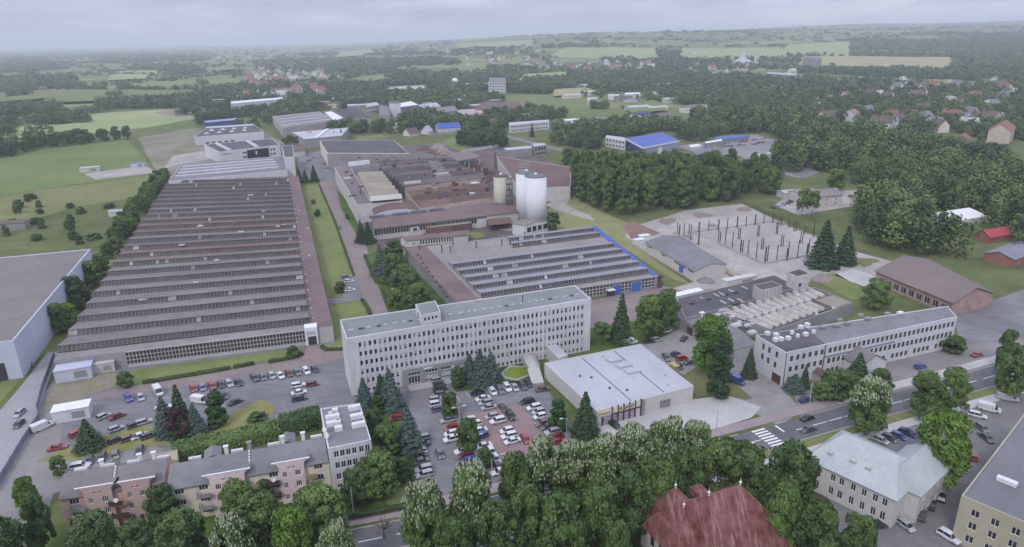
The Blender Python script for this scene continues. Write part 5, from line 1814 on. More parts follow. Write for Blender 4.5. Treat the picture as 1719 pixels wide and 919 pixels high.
# ------------------------------------------------------------------ the near houses
def near_houses():
 z = 12.0
 p = q4(z, (550.5, 753.5), (623, 738.5), (604, 677), (537.5, 686))
 L = (Vector(p[1]) - Vector(p[0])).length
 ops = []
 for a, b in ((9.2, 10.9), (6.2, 7.9), (3.2, 4.9), (1.0, 2.0)):
  ops += [(L * .12 + 1.35 * k, L * .12 + 1.35 * k + 1.1, a, b) for k in range(4)]
 ops += [(L * .7 + 1.4 * k, L * .7 + 1.4 * k + 1.1, a, b) for a, b in ((9.2, 10.9), (6.2, 7.9), (3.2, 4.9)) for k in range(2)]
 root, poly, rf = block("clinic", "white four storey block with a grey flat roof and white roof lights", "building", p, z, WHITE_WALL, ROOF_GREY, parapet=.25, wins={0: ops}, bars=1)
 cr = crop(520, 660, 5.73)
 for x, y, a, b in ((245, 180, 1.4, 1.2), (220, 240, 3.4, 1.2), (230, 300, 3.4, 1.3), (277, 350, 1.8, 1.3), (430, 150, 3, 1.2), (450, 232, 3, 1.3), (470, 312, 3.2, 1.3), (200, 212, 1, .6), (272, 285, .8, .8)):
  q = at(*cr(x, y), z)
  mb = MB()
  mb.box((q.x, q.y, z + .25), (a, b, 1.0), AU)
  mb.box((q.x, q.y, z + .82), (a * .9, b * .7, .16), AU)
  mb.build("roof_light", DISH, root)
 for x, y in ((155, 385), (175, 440)):
  q = at(*cr(x, y), z)
  mb = MB()
  mb.tube((q.x, q.y, z - .2), (q.x, q.y, z + .8), .06, .06, 5)
  mb.tube((q.x, q.y - .05, z + 1.0), (q.x - .15, q.y - .3, z + 1.1), .15, .75, 12)
  mb.build("satellite_dish", DISH, root)
 def terrace(name, label, pts, ze, zr, bays, wall, bayw, roofm, seed):
  FL, FR = xy(at(*pts[0], ze), 0), xy(at(*pts[1], ze), 0)
  RR, RL = xy(at(*pts[2], zr), 0), xy(at(*pts[3], zr), 0)
  BR, BL = RR + (RR - FR) * .55, RL + (RL - FL) * .55
  poly = [FL, FR, BR, BL]
  c = cen(poly)
  root = thing(name, label, "block of flats", (c.x, c.y, 0))
  d, L, rz = edge_frame(FL, FR)
  out = Vector((d.y, -d.x, 0))
  rows = [(1.0, 2.4), (4.0, 5.5), (6.9, 8.3)] if ze > 8 else [(.9, 2.2), (3.8, 5.2), (6.1, 7.3)]
  ops = []
  nu = int(L / 4.4)
  for a, b in rows:
   for k in range(nu):
    u = L * (k + .5) / nu
    if any(L * b0 - 1.2 < u < L * b1 + 1.2 for b0, b1 in bays):
     continue
    ops.append((u - .95, u + .95, a, b))
  w = MB()
  facade(w, FL, FR, 0, ze, ops)
  zb = ze + .6
  w.face([xy(FR, 0), xy(BR, 0), xy(BR, zb), xy(RR, zr), xy(FR, ze)])
  facade(w, BR, BL, 0, zb, [])
  w.face([xy(BL, 0), xy(FL, 0), xy(FL, ze), xy(RL, zr), xy(BL, zb)])
  w.build("wall", wall, root)
  r = MB()
  t = Vector((0, 0, .18))
  r.hexa([xy(FL + out * .5, ze - .1), xy(FR + out * .5, ze - .1), xy(RR, zr), xy(RL, zr)], [xy(FL + out * .5, ze - .1) + t, xy(FR + out * .5, ze - .1) + t, xy(RR, zr) + t, xy(RL, zr) + t])
  r.hexa([xy(RL, zr), xy(RR, zr), xy(BR - out * .4, zb), xy(BL - out * .4, zb)], [xy(RL, zr) + t, xy(RR, zr) + t, xy(BR - out * .4, zb) + t, xy(BL - out * .4, zb) + t])
  rf = r.build("roof", roofm, root)
  put_windows(root, FL, FR, ops, .13, bars=2)
  rg = random.Random(seed)
  for s in (.35, .5, .72, .86):
   q = lerp(RL, RR, s) - out * 1.2
   mb = MB()
   mb.box((q.x, q.y, zr + .5), (.8, .6, 2.0), rz)
   mb.box((q.x, q.y, zr + 1.6), (1.1, .9, .18), rz)
   mb.build("chimney", DISH if s != .5 else GREY_WALL, rf)
  for s in (.15, .42, .66, .95):
   q = lerp(RL, RR, s) - out * .9
   mb = MB()
   mb.box((q.x, q.y, zr + .18), (2.6, .7, .5), rz)
   mb.build("roof_vent", PALE, rf)
  mid = lerp(lerp(FL, FR, .5), lerp(RL, RR, .5), .5)
  mb = MB()
  a_, b_ = xy(lerp(FL, FR, .5), ze + .1), xy(lerp(RL, RR, .5), zr + .25)
  for k in range(6):
   p_, q_ = lerp(a_, b_, .25 + .125 * k), lerp(a_, b_, .34 + .125 * k)
   mb.tube(p_ + t, q_ + t, .22, .22, 4)
  mb.build("roof_ladder", PALE, rf)
  for i, (b0, b1) in enumerate(bays):
   A, B = FL + d * (L * b0) + out * .9, FL + d * (L * b1) + out * .9
   Lb = (B - A).length
   zt = ze + 2.3
   bo = [(Lb * .14, Lb * .30, a, b) for a, b in rows] + [(Lb * .62, Lb * .84, a, b) for a, b in rows]
   bo += [(Lb * .34, Lb * .46, ze + .4, ze + .95), (Lb * .52, Lb * .64, ze + .4, ze + .95)]
   bm = MB()
   facade(bm, A, B, 0, zt - 1.0, bo)
   bm.face([xy(A, zt - 1.0), xy(B, zt - 1.0), xy(B + d * .5, zt - .35), xy(B + d * 1.3, zt - .15), xy(B + d * 1.3, zt), xy(A - d * 1.3, zt), xy(A - d * 1.3, zt - .15), xy(A - d * .5, zt - .35)])
   k_ = -out * 2.6
   br = MB()
   dz = Vector((0, 0, -.25))
   br.face([xy(A - d * 1.3, zt) + dz - out * .3, xy(B + d * 1.3, zt) + dz - out * .3, xy(B + d * 1.3, zt) + dz + k_, xy(A - d * 1.3, zt) + dz + k_])
   facade(bm, B, B + k_, 0, zt - 1.0, [])
   facade(bm, A + k_, A, 0, zt - 1.0, [])
   for sg, e in ((1, B + d * 1.3), (-1, A - d * 1.3)):
    f_ = [xy(e, zt - .15), xy(e + k_, zt - .15), xy(e + k_, zt), xy(e, zt)]
    bm.face(f_ if sg > 0 else f_[::-1])
   bay = bm.build("gabled_bay", bayw, root)
   for wo in put_windows(root, A, B, bo, .13, bars=2):
    wo.parent = bay
   mb = MB()
   mb.box(xy(lerp(A, B, .5), zt + .06) - out * .1, (Lb + 2.8, .34, .12), rz)
   mb.build("coping", WHITE, bay)
   br.build("bay_roof", roofm, bay)
   for zz in (3.0, 6.1):
    q = A - d * 1.5 + out * .2
    mb = MB()
    mb.box(xy(q, zz), (2.8, 1.5, .18), rz)
    mb.box(xy(q + out * .72, zz + .5), (2.8, .1, 1.0), rz)
    mb.box(xy(q - d * 1.35, zz + .5), (.1, 1.5, 1.0), rz)
    mb.build("balcony", BROWN_DOOR if i else GREY_WALL, root)
    q = B + d * 1.4 + out * .2
    mb = MB()
    mb.box(xy(q, zz - .2), (2.6, 1.4, .18), rz)
    mb.box(xy(q + out * .68, zz + .35), (2.6, .1, 1.1), rz)
    mb.build("balcony", pm("ochre_panels", (.3, .19, .12), (.36, .24, .16), .5, 2) if zz > 4 else BROWN_DOOR, root)
   on_wall(A, B, Lb * .42, Lb * .56, .02, 2.3, BROWN_DOOR, "door", bay, .1)
   if i:
    q = A - d * 1.2 + out * 1.0
    mb = MB()
    mb.tube(xy(q, 7.6), xy(q + out * .3, 7.7), .12, .5, 12)
    mb.build("satellite_dish", DISH, root)
  return root, poly
 terrace("terraced_flats", "pink and beige terrace of flats with a grey roof and two gabled bays", ((279, 823), (552, 774), (543.5, 735), (286, 781)), 8.6, 11.4, ((.26, .47), (.68, .84)), BEIGE_WALL, PINK_WALL, ROOF_GREY, 3)
 terrace("terraced_flats", "weathered salmon terrace of flats at the lower left edge", ((99.5, 838), (277, 810), (281, 771), (107, 797)), 8.8, 11.0, ((.24, .5), (.60, .86)), SALMON, pm("salmon_bays", (.46, .33, .3), (.52, .38, .34), .2, .8), pm("taupe_felt", (.155, .14, .145), (.2, .18, .18), .06, .4), 4)
 cr = crop(260, 690, 5.73)
 for pts, lab in ((((480, 450), (632, 430), (628, 335), (482, 372)), "grey lean-to roof house behind the left half of the pink terrace"), (((1200, 320), (1345, 300), (1340, 205), (1198, 238)), "grey lean-to roof house behind the right half of the pink terrace")):
  p = [xy(at(*cr(*q), 10.2), 0) for q in pts]
  gable("rear_stair_house", lab, "building", p, 9.8, 10.6, GREY_WALL, ROOF_GREY, axis=1, over=.2, group="rear stair houses")
 p = [xy(at(*cr(*q), 4), 0) for q in ((0, 455), (220, 470), (215, 370), (0, 420))]
 block("yellow_garage", "low pale yellow garage behind the terraces", "garage", p, 4, YELLOW_WALL, pm("sand_felt", (.36, .31, .22), (.42, .37, .27), .1, .6), parapet=.2)
 def villa():
  A, B = at(1190, 832, 17), at(1242.5, 815, 17)
  c = (A + B) / 2
  d = (B - A)
  d.z = 0
  e = d.normalized()
  n = Vector((-e.y, e.x, 0))
  root = thing("red_roof_villa", "grand villa with steep worn red tin roofs and white finials", "house", (c.x, c.y, 0))
  ze = 7.6
  def hippy(name, ra, rb, front, back, left, right, zr, zk):
   """steep bell-shaped roof: ridge ra-rb, a kink at two thirds"""
   mb = MB()
   e_ = e
   def ring(z, k):
    return [xy(ra - e_ * left * k - n * front * k, z), xy(rb + e_ * right * k - n * front * k, z), xy(rb + e_ * right * k + n * back * k, z), xy(ra - e_ * left * k + n * back * k, z)]
   r0, r1, r2 = ring(ze, 1.08), ring(zk, .72), [xy(ra, zr), xy(rb, zr), xy(rb, zr), xy(ra, zr)]
   for i in range(4):
    j = (i + 1) % 4
    mb.face([r0[i], r0[j], r1[j], r1[i]])
   mb.face([r1[0], r1[1], r2[1], r2[0]])
   mb.face([r1[1], r1[2], r2[1]])
   mb.face([r1[2], r1[3], r2[0], r2[1]])
   mb.face([r1[3], r1[0], r2[0]])
   mb.face(list(reversed(r0)))
   o = mb.build(name, RED_TIN, root)
   for p in (ra, rb):
    f = MB()
    f.tube(xy(p, zr - .1), xy(p, zr + .5), .14, .1, 8)
    f.tube(xy(p, zr + .5), xy(p, zr + .75), .12, .3, 8)
    f.tube(xy(p, zr + .75), xy(p, zr + 1.0), .3, .1, 8)
    f.tube(xy(p, zr + 1.0), xy(p, zr + 1.8), .07, .02, 6)
    f.build("finial", WHITE, o)
    if (ra - rb).length < .5:
     break
   hp = MB()
   for i, k in ((0, ra), (1, rb), (2, rb), (3, ra)):
    hp.tube(xy(k, zr + .02), r1[i], .1, .1, 5)
    hp.tube(r1[i], r0[i], .1, .1, 5)
   hp.tube(xy(ra, zr + .02), xy(rb, zr + .02), .12, .12, 5)
   hp.build("hip_cap", pm("old_red_tin", (.24, .1, .09), (.3, .16, .14), .4, 1.5), o)
   return [xy(p, 0) for p in ring(ze, 1.0)]
  main = hippy("roof", xy(A, 0), xy(B, 0), 9.5, 8.0, 5.0, 5.5, 17.0, 12.2)
  w = MB()
  ml = inset(main, .35)
  for i in range(4):
   L = (ml[(i + 1) % 4] - ml[i]).length
   facade(w, ml[i], ml[(i + 1) % 4], 0, ze + .1, [])
  w.build("wall", SHOP_WALL, root)
  P0 = xy(at(1134, 819.5, 15.5), 0)
  cap = hippy("wing_roof", P0, P0 + e * .2, 4.8, 4.6, 4.8, 4.8, 15.5, 11.5)
  w = MB()
  ml2 = inset(cap, .35)
  for i in range(4):
   facade(w, ml2[i], ml2[(i + 1) % 4], 0, ze + .1, [])
  w.build("wall", SHOP_WALL, root)
  P1 = xy(at(1148, 852, 13.0), 0)
  cap = hippy("wing_roof", P1, P1 + e * 4.0, 6.5, 4.0, 6.0, 2.0, 13.0, 10.8)
  w = MB()
  ml3 = inset(cap, .35)
  for i in range(4):
   L = (ml3[(i + 1) % 4] - ml3[i]).length
   facade(w, ml3[i], ml3[(i + 1) % 4], 0, ze + .1, [])
  w.build("wall", SHOP_WALL, root)
  for A_, B_ in ((ml3[3], ml3[0]), (ml3[0], ml3[1])):
   L = (B_ - A_).length
   for k in range(3):
    for z0 in (1.2, 4.6):
     on_wall(A_, B_, L * (.15 + .28 * k), L * (.15 + .28 * k) + 1.1, z0, z0 + 1.9, GLASS, "window", root, .08)
  q = xy(at(1176, 826, 14), 0)
  mb = MB()
  mb.box((q.x, q.y, 13.6), (2.6, 3.6, 1.6), AU)
  mb.build("dormer", RED_TIN, root)
 villa()
 z = 7.6
 FL, FR = xy(at(1353.7, 768, z), 0), xy(at(1504, 838, z), 0)
 M_ = xy(at(1398.5, 798, z), 0)
 R1, R2 = xy(at(1391, 717, 12.2), 0), xy(at(1500, 757, 12.2), 0)
 d = (FR - FL).normalized()
 n = Vector((-d.y, d.x, 0))
 dep = (R1 - FL).dot(n) * 2
 L = (FR - FL).length
 poly = [FL, FR, FR + n * dep, FL + n * dep]
 ops = []
 for k, u in enumerate((.07, .16, .33, .43, .56, .68, .80, .90)):
  for a, b in ((4.7, 6.5), (1.2, 3.2)):
   ops.append((L * u - .55, L * u + .55, a, b))
 root, poly, rf = gable("green_roof_house", "white two storey house with a hipped pale green tin roof", "house", poly, z, 12.2, SHOP_WALL, ROOF_PATINA, axis=0, over=.5, hip=.2, wins={0: ops}, bars=1)
 for s, t in ((.2, .22), (.45, .25), (.62, .25)):
  q = lerp(lerp(poly[0], poly[1], s), lerp(poly[3], poly[2], s), t * .8)
  mb = MB()
  mb.box((q.x, q.y, z + 4.6 * t * 1.6 + .2), (1.1, 1.2, .7), math.atan2(d.y, d.x))
  mb.build("dormer", ROOF_PATINA, root)
 w0 = FL + d * (L * .04) - n * 1.3
 wing = [w0, w0 + d * (L * .26), w0 + d * (L * .26) + n * (dep * .6), w0 + n * (dep * .6)]
 c0 = FR + d * .2 + n * (dep * .35)
 wg = [c0 - d * 7 - n * .6, c0 + d * 2.4 - n * .6, c0 + d * 2.4 + n * (dep * .95), c0 - d * 7 + n * (dep * .95)]
 S = (wg[2] - wg[1]).length
 gable("green_roof_wing", "rear wing of the pale green roofed house, gable turned to the lane", "house", wg, z - .05, 11.6, SHOP_WALL, ROOF_PATINA, axis=1, over=.45, hip=.12, wins={1: grid_ops(S, 4, [(4.7, 6.4), (1.2, 3)], 1.1, 1)}, bars=1)
 z = 11.0
 W = xy(at(1614, 832, z), 0)
 E = xy(at(1730, 881, z), 0)
 d = (E - W).normalized()
 n = xy(at(1723, 690, z), 0) - W
 poly = [W, W + d * 30, W + d * 30 + n, W + n]
 L = 30
 ops = grid_ops(L, 8, [(7.4, 9.0), (4.4, 6.0), (1.2, 2.8)], 1.5, 1.2)
 root, poly, rf = block("yellow_flats", "faded yellow block of flats with a grey flat roof in the lower right corner", "block of flats", poly, z, YELLOW_WALL, pm("slate_felt", (.15, .152, .165), (.19, .192, .205), .05, .4), parapet=.25, wins={0: ops}, bars=1)
 mb = MB()
 q = at(1690, 810, z)
 mb.box((q.x, q.y, z + .3), (3.6, 1.3, .9), math.atan2(d.y, d.x))
 mb.build("roof_light", DISH, root)
 z = 13
 A, B = xy(at(152, 418, z), 0), xy(at(22, 572, z), 0)
 d = (A - B).normalized()
 n = Vector((d.y, -d.x, 0))
 poly = [B - Vector((-n.x, -n.y, 0)) * 0 + n * -40, B, A, A - n * 40]
 S = (A - B).length
 root, poly, rf = block("pale_warehouse", "long warehouse with bluish white cladding at the left edge", "warehouse", poly, z, BLUE_WHITE, pm("warm_grey_felt", (.17, .16, .15), (.215, .2, .19), .03, .25, .9, (.17, .11, .10), .5), parapet=.4, rim=.5)
 for k in range(2):
  on_wall(poly[0], poly[1], 40 - 9 - 10 * k, 40 - 4 - 10 * k, .05, 6 + 3 * k, DARK_DOOR, "gate_door", root, .15)
near_houses()
# ------------------------------------------------------------------ the land
def build_land():
 ys = list(np.arange(-650, 950, 100.0)) + [950 * 1.045 ** k for k in range(1, 62)]
 ys = [y for y in ys if y < 14200] + [14300]
 us = np.linspace(-1, 1, 91)
 V, F = [], []
 for y in ys:
  hw = max(1200, abs(y) * 1.05 + 500)
  for u in us:
   x = u * hw
   V.append((x, y, th(x, y)))
 n = len(us)
 for i in range(len(ys) - 1):
  for j in range(n - 1):
   F.append((i * n + j, i * n + j + 1, (i + 1) * n + j + 1, (i + 1) * n + j))
 me = bpy.data.meshes.new("ground")
 me.from_pydata(V, [], F)
 me.polygons.foreach_set("use_smooth", [True] * len(F))
 m, nt, b, L = new_mat("open_country")
 g = nt.nodes.new("ShaderNodeNewGeometry").outputs["Position"]
 mp = nt.nodes.new("ShaderNodeMapping")
 mp.inputs["Rotation"].default_value = (0, 0, .35)
 mp.inputs["Scale"].default_value = (1 / 420, 1 / 170, 0)
 L.new(g, mp.inputs["Vector"])
 v = nt.nodes.new("ShaderNodeTexVoronoi")
 v.feature = 'F1'
 v.inputs["Scale"].default_value = 1.0
 v.inputs["Randomness"].default_value = 0.8
 L.new(mp.outputs["Vector"], v.inputs["Vector"])
 sp = nt.nodes.new("ShaderNodeSeparateColor")
 L.new(v.outputs["Color"], sp.inputs["Color"])
 fld = ramp(nt, sp.outputs["Red"], [(0.0, (.085, .125, .045)), (.3, (.13, .175, .065)), (.55, (.175, .21, .09)), (.8, (.235, .255, .125)), (1.0, (.11, .145, .065))])
 near = ramp(nt, nodes_noise(nt, g, .03, 6, .65), [(.35, (.085, .115, .042)), (.65, (.15, .165, .075))])
 sx = nt.nodes.new("ShaderNodeSeparateXYZ")
 L.new(g, sx.inputs["Vector"])
 mr = nt.nodes.new("ShaderNodeMapRange")
 mr.inputs["From Min"].default_value = 750
 mr.inputs["From Max"].default_value = 1100
 L.new(sx.outputs["Y"], mr.inputs["Value"])
 col = mixc(nt, mr.outputs["Result"], near, fld)
 f = ramp(nt, nodes_noise(nt, g, .11, 6, .7), [(.3, (.75, .78, .72)), (.7, (1.2, 1.15, 1.1))])
 col = mixc(nt, 1.0, col, f, 'MULTIPLY')
 L.new(col, b.inputs["Base Color"])
 b.inputs["Roughness"].default_value = .95
 b.inputs["Specular IOR Level"].default_value = .1
 me.materials.append(m)
 o = bpy.data.objects.new("ground", me)
 COL.objects.link(o)
 o["kind"] = "structure"
build_land()
def drape(name, px, mat, n=10, lift=.6):
 """a field laid over the rolling land"""
 c = [land(*p) for p in px]
 V, F = [], []
 for i in range(n + 1):
  for j in range(n + 1):
   p = quadpt(c, j / n, i / n)
   V.append((p.x, p.y, th(p.x, p.y) + lift))
 for i in range(n):
  for j in range(n):
   k = i * (n + 1) + j
   F.append((k, k + 1, k + n + 2, k + n + 1))
 me = bpy.data.meshes.new(name)
 me.from_pydata(V, [], F)
 me.materials.append(mat)
 o = bpy.data.objects.new(name, me)
 COL.objects.link(o)
 o["kind"] = "structure"
sheet("meadow", [(-60, 345), (-60, 262), (205, 229), (240, 262), (262, 292), (200, 300), (60, 318)], FIELD_A, 1)
sheet("meadow", [(-60, 390), (-60, 345), (60, 320), (200, 302), (262, 294), (240, 330), (120, 350), (0, 385)], pm("late_meadow", (.165, .18, .075), (.215, .215, .10), .02, .15, .95, (.105, .13, .05), .7, .1), 2)
sheet("meadow", [(-60, 236), (-60, 206), (60, 196), (330, 181), (345, 196), (250, 214), (100, 230)], FIELD_B, 1)
sheet("waste_ground", [(262, 290), (232, 232), (320, 216), (440, 222), (480, 240), (480, 262), (340, 272), (285, 292)], pm("weedy_gravel", (.16, .165, .09), (.26, .235, .19), .03, .2, .95, (.11, .125, .055), .8), 2)
sheet("concrete_apron", [(275, 284), (290, 262), (340, 254), (352, 268), (300, 276)], GRAVEL, 3)
sheet("concrete_apron", [(340, 236), (352, 224), (330, 226), (318, 238)], DIRT, 4)
sheet("waste_ground", [(255, 190), (350, 172), (365, 186), (300, 196)], DIRT, 3)
sheet("dirt_patch", [(140, 292), (245, 278), (262, 290), (160, 302)], GRAVEL, 3)
sheet("grass_strip", [(45, 600), (140, 478), (185, 415), (262, 318), (284, 300), (288, 306), (172, 475), (105, 600)], WILD, 2)
sheet("asphalt_yard", [(30, 720), (90, 640), (200, 612), (560, 570), (592, 640), (594, 666), (625, 690), (545, 706), (300, 760), (280, 790), (95, 815), (60, 919), (-80, 960), (-80, 800)], ASPHALT, 2)
sheet("pavement", [(-80, 905), (-80, 840), (0, 790), (66, 700), (110, 680), (100, 760), (260, 745), (290, 770), (90, 830), (50, 930)], pm("worn_paving", (.215, .205, .20), (.27, .26, .255), .07, .5, .9, (.165, .155, .15), .6), 3)
sheet("lane", [(-80, 800), (-80, 700), (0, 690), (36, 648), (80, 592), (100, 590), (88, 622), (64, 690), (58, 720), (0, 812)], pm("pale_asphalt", (.27, .27, .28), (.33, .33, .34), .05, .4, .9, (.21, .205, .21), .5), 4)
sheet("grass_verge", [(-40, 720), (-10, 660), (34, 600), (50, 600), (32, 640), (2, 676)], LAWN, 5)
sheet("weedy_ground", [(72, 690), (92, 640), (190, 618), (200, 648), (140, 668), (95, 690)], pm("weeds", (.19, .175, .12), (.24, .22, .16), .1, .5, .95, (.12, .13, .06), .7), 5)
sheet("front_lawn", [(192, 648), (200, 634), (226, 621), (511, 583.5), (507, 598), (470, 604), (330, 629), (240, 646)], LAWN, 6)
sheet("brown_street", [(100, 686), (195, 652), (330, 632), (470, 606), (512, 596), (545, 590), (577, 588), (580, 602), (530, 614), (300, 652), (140, 676)], BROWN_ROAD, 5)
sheet("gate_apron", [(515, 579.5), (530, 577.5), (541, 590), (545, 603), (505, 606), (511, 596)], PAVER, 7)
sheet("dry_island", [(352, 735), (372, 705), (398, 688), (440, 672), (464, 682), (455, 700), (420, 716), (390, 738), (362, 745)], DRY_LAWN, 6)
sheet("dry_island", [(60, 775), (140, 742), (240, 715), (280, 720), (350, 730), (330, 745), (250, 750), (120, 775)], DRY_LAWN, 6)
# gardens and ways between the halls
sheet("brown_way", [(528, 284), (556, 280), (575, 325), (612, 400), (625, 455), (660, 520), (672, 548), (618, 555), (598, 470), (580, 418), (545, 330)], BROWN_ROAD, 3)
sheet("way", [(500, 262), (545, 252), (566, 300), (536, 306), (500, 300)], ASPHALT, 4)
sheet("garden_lawn", [(505, 314), (535, 309), (560, 370), (588, 447), (594, 462), (572, 463), (574, 500), (549, 500), (530, 420)], LAWN, 4)
sheet("garden_lawn", [(553, 514), (607, 504), (622, 532), (575, 540), (579, 586), (545, 592), (541, 584), (563, 577)], LAWN, 4)
sheet("parking_bay", [(572, 463), (597, 461), (609, 498), (575, 501)], ASPHALT, 5)
sheet("side_path", [(549, 502), (604, 499), (608, 504), (552, 513)], ASPHALT, 6)
sheet("grass_strip", [(565, 318), (585, 340), (612, 400), (604, 404), (572, 350)], DARK_LAWN, 4)
sheet("foundry_yard", [(545, 262), (690, 245), (760, 238), (860, 246), (968, 290), (960, 330), (920, 345), (905, 400), (800, 402), (640, 425), (604, 396)], pm("sooty_dirt", (.10, .083, .078), (.165, .135, .12), .05, .3, .95, (.06, .052, .05), .8), 2)
sheet("rough_grass", [(918, 352), (955, 325), (1000, 352), (1065, 380), (1090, 430), (1160, 478), (1130, 470), (1020, 400), (930, 385)], pm("dry_rough_grass", (.205, .215, .085), (.27, .26, .12), .05, .3, .95, (.14, .15, .06), .7), 3)
sheet("pale_track", [(916, 345), (940, 330), (958, 332), (950, 345), (990, 362), (1000, 372), (940, 355)], GRAVEL, 4)
sheet("works_yard", [(1052, 384), (1150, 354), (1245, 342), (1330, 383), (1440, 424), (1500, 440), (1470, 470), (1400, 480), (1366, 470), (1300, 500), (1130, 520), (1110, 490), (1165, 474), (1088, 428), (1050, 398)], GRAVEL, 4)
sheet("dirt_patch", [(1045, 380), (1062, 372), (1110, 392), (1090, 398), (1060, 402)], pm("red_earth", (.2, .125, .105), (.26, .17, .14), .08, .5, .95, (.14, .09, .08), .6), 6)
sheet("works_lawn", [(1362, 466), (1400, 458), (1450, 486), (1470, 500), (1430, 505)], LAWN, 6)
sheet("gate_yard", [(985, 506), (1110, 480), (1190, 498), (1145, 525), (1160, 548), (1080, 565), (985, 580)], BROWN_ROAD, 5)
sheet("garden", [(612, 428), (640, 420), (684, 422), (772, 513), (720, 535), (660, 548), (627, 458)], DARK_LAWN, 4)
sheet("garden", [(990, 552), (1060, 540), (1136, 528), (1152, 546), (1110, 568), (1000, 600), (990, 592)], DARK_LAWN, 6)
sheet("rear_car_park", [(1000, 598), (1075, 574), (1110, 562), (1152, 545), (1235, 590), (1268, 612), (1315, 652), (1345, 690), (1310, 716), (1262, 692), (1225, 664), (1150, 632), (1090, 595)], pm("worn_asphalt", (.225, .215, .21), (.29, .28, .27), .06, .4, .9, (.16, .15, .15), .6), 3)
sheet("cypress_lawn", [(1148, 630), (1176, 612), (1196, 618), (1240, 650), (1264, 669), (1252, 672), (1218, 664), (1170, 668)], pm("olive_lawn", (.13, .135, .055), (.18, .18, .08), .1, .5, .95, (.09, .10, .04), .6), 6)
# car park in front of the office
sheet("car_park", [(592, 668), (660, 648), (770, 624), (772, 652), (800, 660), (908, 636), (930, 672), (965, 722), (975, 745), (850, 800), (760, 850), (690, 830), (694, 760), (676, 690), (640, 690)], ASPHALT, 3)
sheet("red_paving", [(774, 698), (873, 680), (893, 705), (920, 752), (850, 805), (832, 800), (806, 760)], PAVER, 5)
sheet("garden_bed", [(757, 645), (776, 614), (905, 589), (914, 632), (900, 641), (764, 657)], DARK_LAWN, 5)
sheet("bed_border", [(841, 627), (856, 614), (890, 616), (897, 628), (868, 640), (846, 636)], CONC, 6)
sheet("flower_bed", [(845, 626), (858, 617), (888, 618), (892, 627), (867, 637), (849, 633)], pm("bright_bed", (.16, .23, .03), (.22, .28, .05), .3, 1.2, .95, (.1, .16, .02), .6), 7)
sheet("grass_strip", [(928, 646), (940, 640), (1002, 712), (985, 720)], DARK_LAWN, 6)
sheet("forecourt", [(985, 722), (1004, 706), (1166, 671), (1218, 664), (1278, 684), (1262, 702), (1198, 722), (1110, 748), (1050, 745)], PALE_PAVE, 7)
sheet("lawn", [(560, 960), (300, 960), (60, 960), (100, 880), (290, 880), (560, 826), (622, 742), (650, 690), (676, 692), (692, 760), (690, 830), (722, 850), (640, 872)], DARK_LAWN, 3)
sheet("lawn", [(640, 830), (690, 800), (720, 840), (660, 862)], LAWN, 4)
sheet("grove_floor", [(740, 960), (740, 860), (850, 800), (970, 745), (1110, 745), (1240, 742), (1330, 760), (1400, 850), (1420, 960)], pm("leaf_litter", (.05, .06, .03), (.075, .085, .04), .1, .5, .95, (.04, .035, .025), .6), 4)
# right-hand streets
sheet("works_street", [(1330, 655), (1612, 568), (1850, 500), (1850, 640), (1700, 640), (1450, 690), (1345, 700)], pm("brown_grey_paving", (.205, .19, .185), (.26, .24, .235), .06, .4, .9, (.16, .14, .14), .6), 3)
sheet("square", [(1600, 530), (1680, 500), (1850, 440), (1850, 560), (1612, 580)], ASPHALT, 4)
sheet("court", [(1340, 790), (1420, 722), (1560, 680), (1719, 640), (1900, 600), (1900, 980), (1400, 980), (1400, 850)], pm("damp_asphalt", (.15, .145, .15), (.2, .195, .195), .06, .4, .85, (.11, .105, .11), .6), 3)
sheet("pink_court", [(1400, 462), (1432, 452), (1480, 468), (1450, 482)], PALE_PAVE, 6)
rgp = random.Random(4)
for px, py, r, mt in ((1120, 372, 16, DIRT), (1180, 362, 14, DIRT), (1250, 352, 15, DIRT), (1310, 375, 12, DIRT), (1240, 468, 22, DIRT), (1180, 492, 20, BROWN_ROAD), (1380, 468, 20, DIRT), (1450, 440, 22, WILD), (1330, 455, 18, GRAVEL), (1150, 400, 14, DIRT), (1420, 432, 16, DIRT), (700, 390, 16, ROOF_SOOT), (800, 395, 14, WILD), (850, 385, 12, GRAVEL)):
 sheet("dirt_patch", [(px + r * rgp.uniform(.7, 1.3) * math.cos(a * .52), py + r * .34 * rgp.uniform(.6, 1.3) * math.sin(a * .52)) for a in range(12)][::-1], mt, 7)
def strip(name, line, a, b, mat, lvl, kerb=0.0):
 """a band beside a line of ground points, from offset a to b (left positive)"""
 mb = MB()
 z = .02 * lvl
 L, R = [], []
 for i, p in enumerate(line):
  q0, q1 = line[max(0, i - 1)], line[min(len(line) - 1, i + 1)]
  d = (q1 - q0).normalized()
  n = Vector((-d.y, d.x, 0))
  L.append(p + n * b)
  R.append(p + n * a)
 for i in range(len(line) - 1):
  f = [xy(R[i], z + kerb), xy(R[i + 1], z + kerb), xy(L[i + 1], z + kerb), xy(L[i], z + kerb)]
  mb.face(f)
  if kerb:
   mb.face([xy(R[i], 0), xy(R[i + 1], 0), xy(R[i + 1], z + kerb), xy(R[i], z + kerb)])
   mb.face([xy(L[i + 1], 0), xy(L[i], 0), xy(L[i], z + kerb), xy(L[i + 1], z + kerb)])
 o = mb.build(name, mat)
 o["kind"] = "structure"
MAIN = [at(x, y) for x, y in ((250, 985), (605, 911), (687, 894), (1257, 745), (1435, 696), (1640, 640), (1900, 566))]
strip("main_road", MAIN, -4.2, 4.2, DARK_ASPHALT, 9)
strip("verge", MAIN, -7.5, -4.35, WILD, 8)
strip("sidewalk", MAIN[:5], 5.6, 9.0, PINK_WALK, 8, .06)
strip("sidewalk", MAIN[4:], 5.6, 9.0, PALE_PAVE, 8, .06)
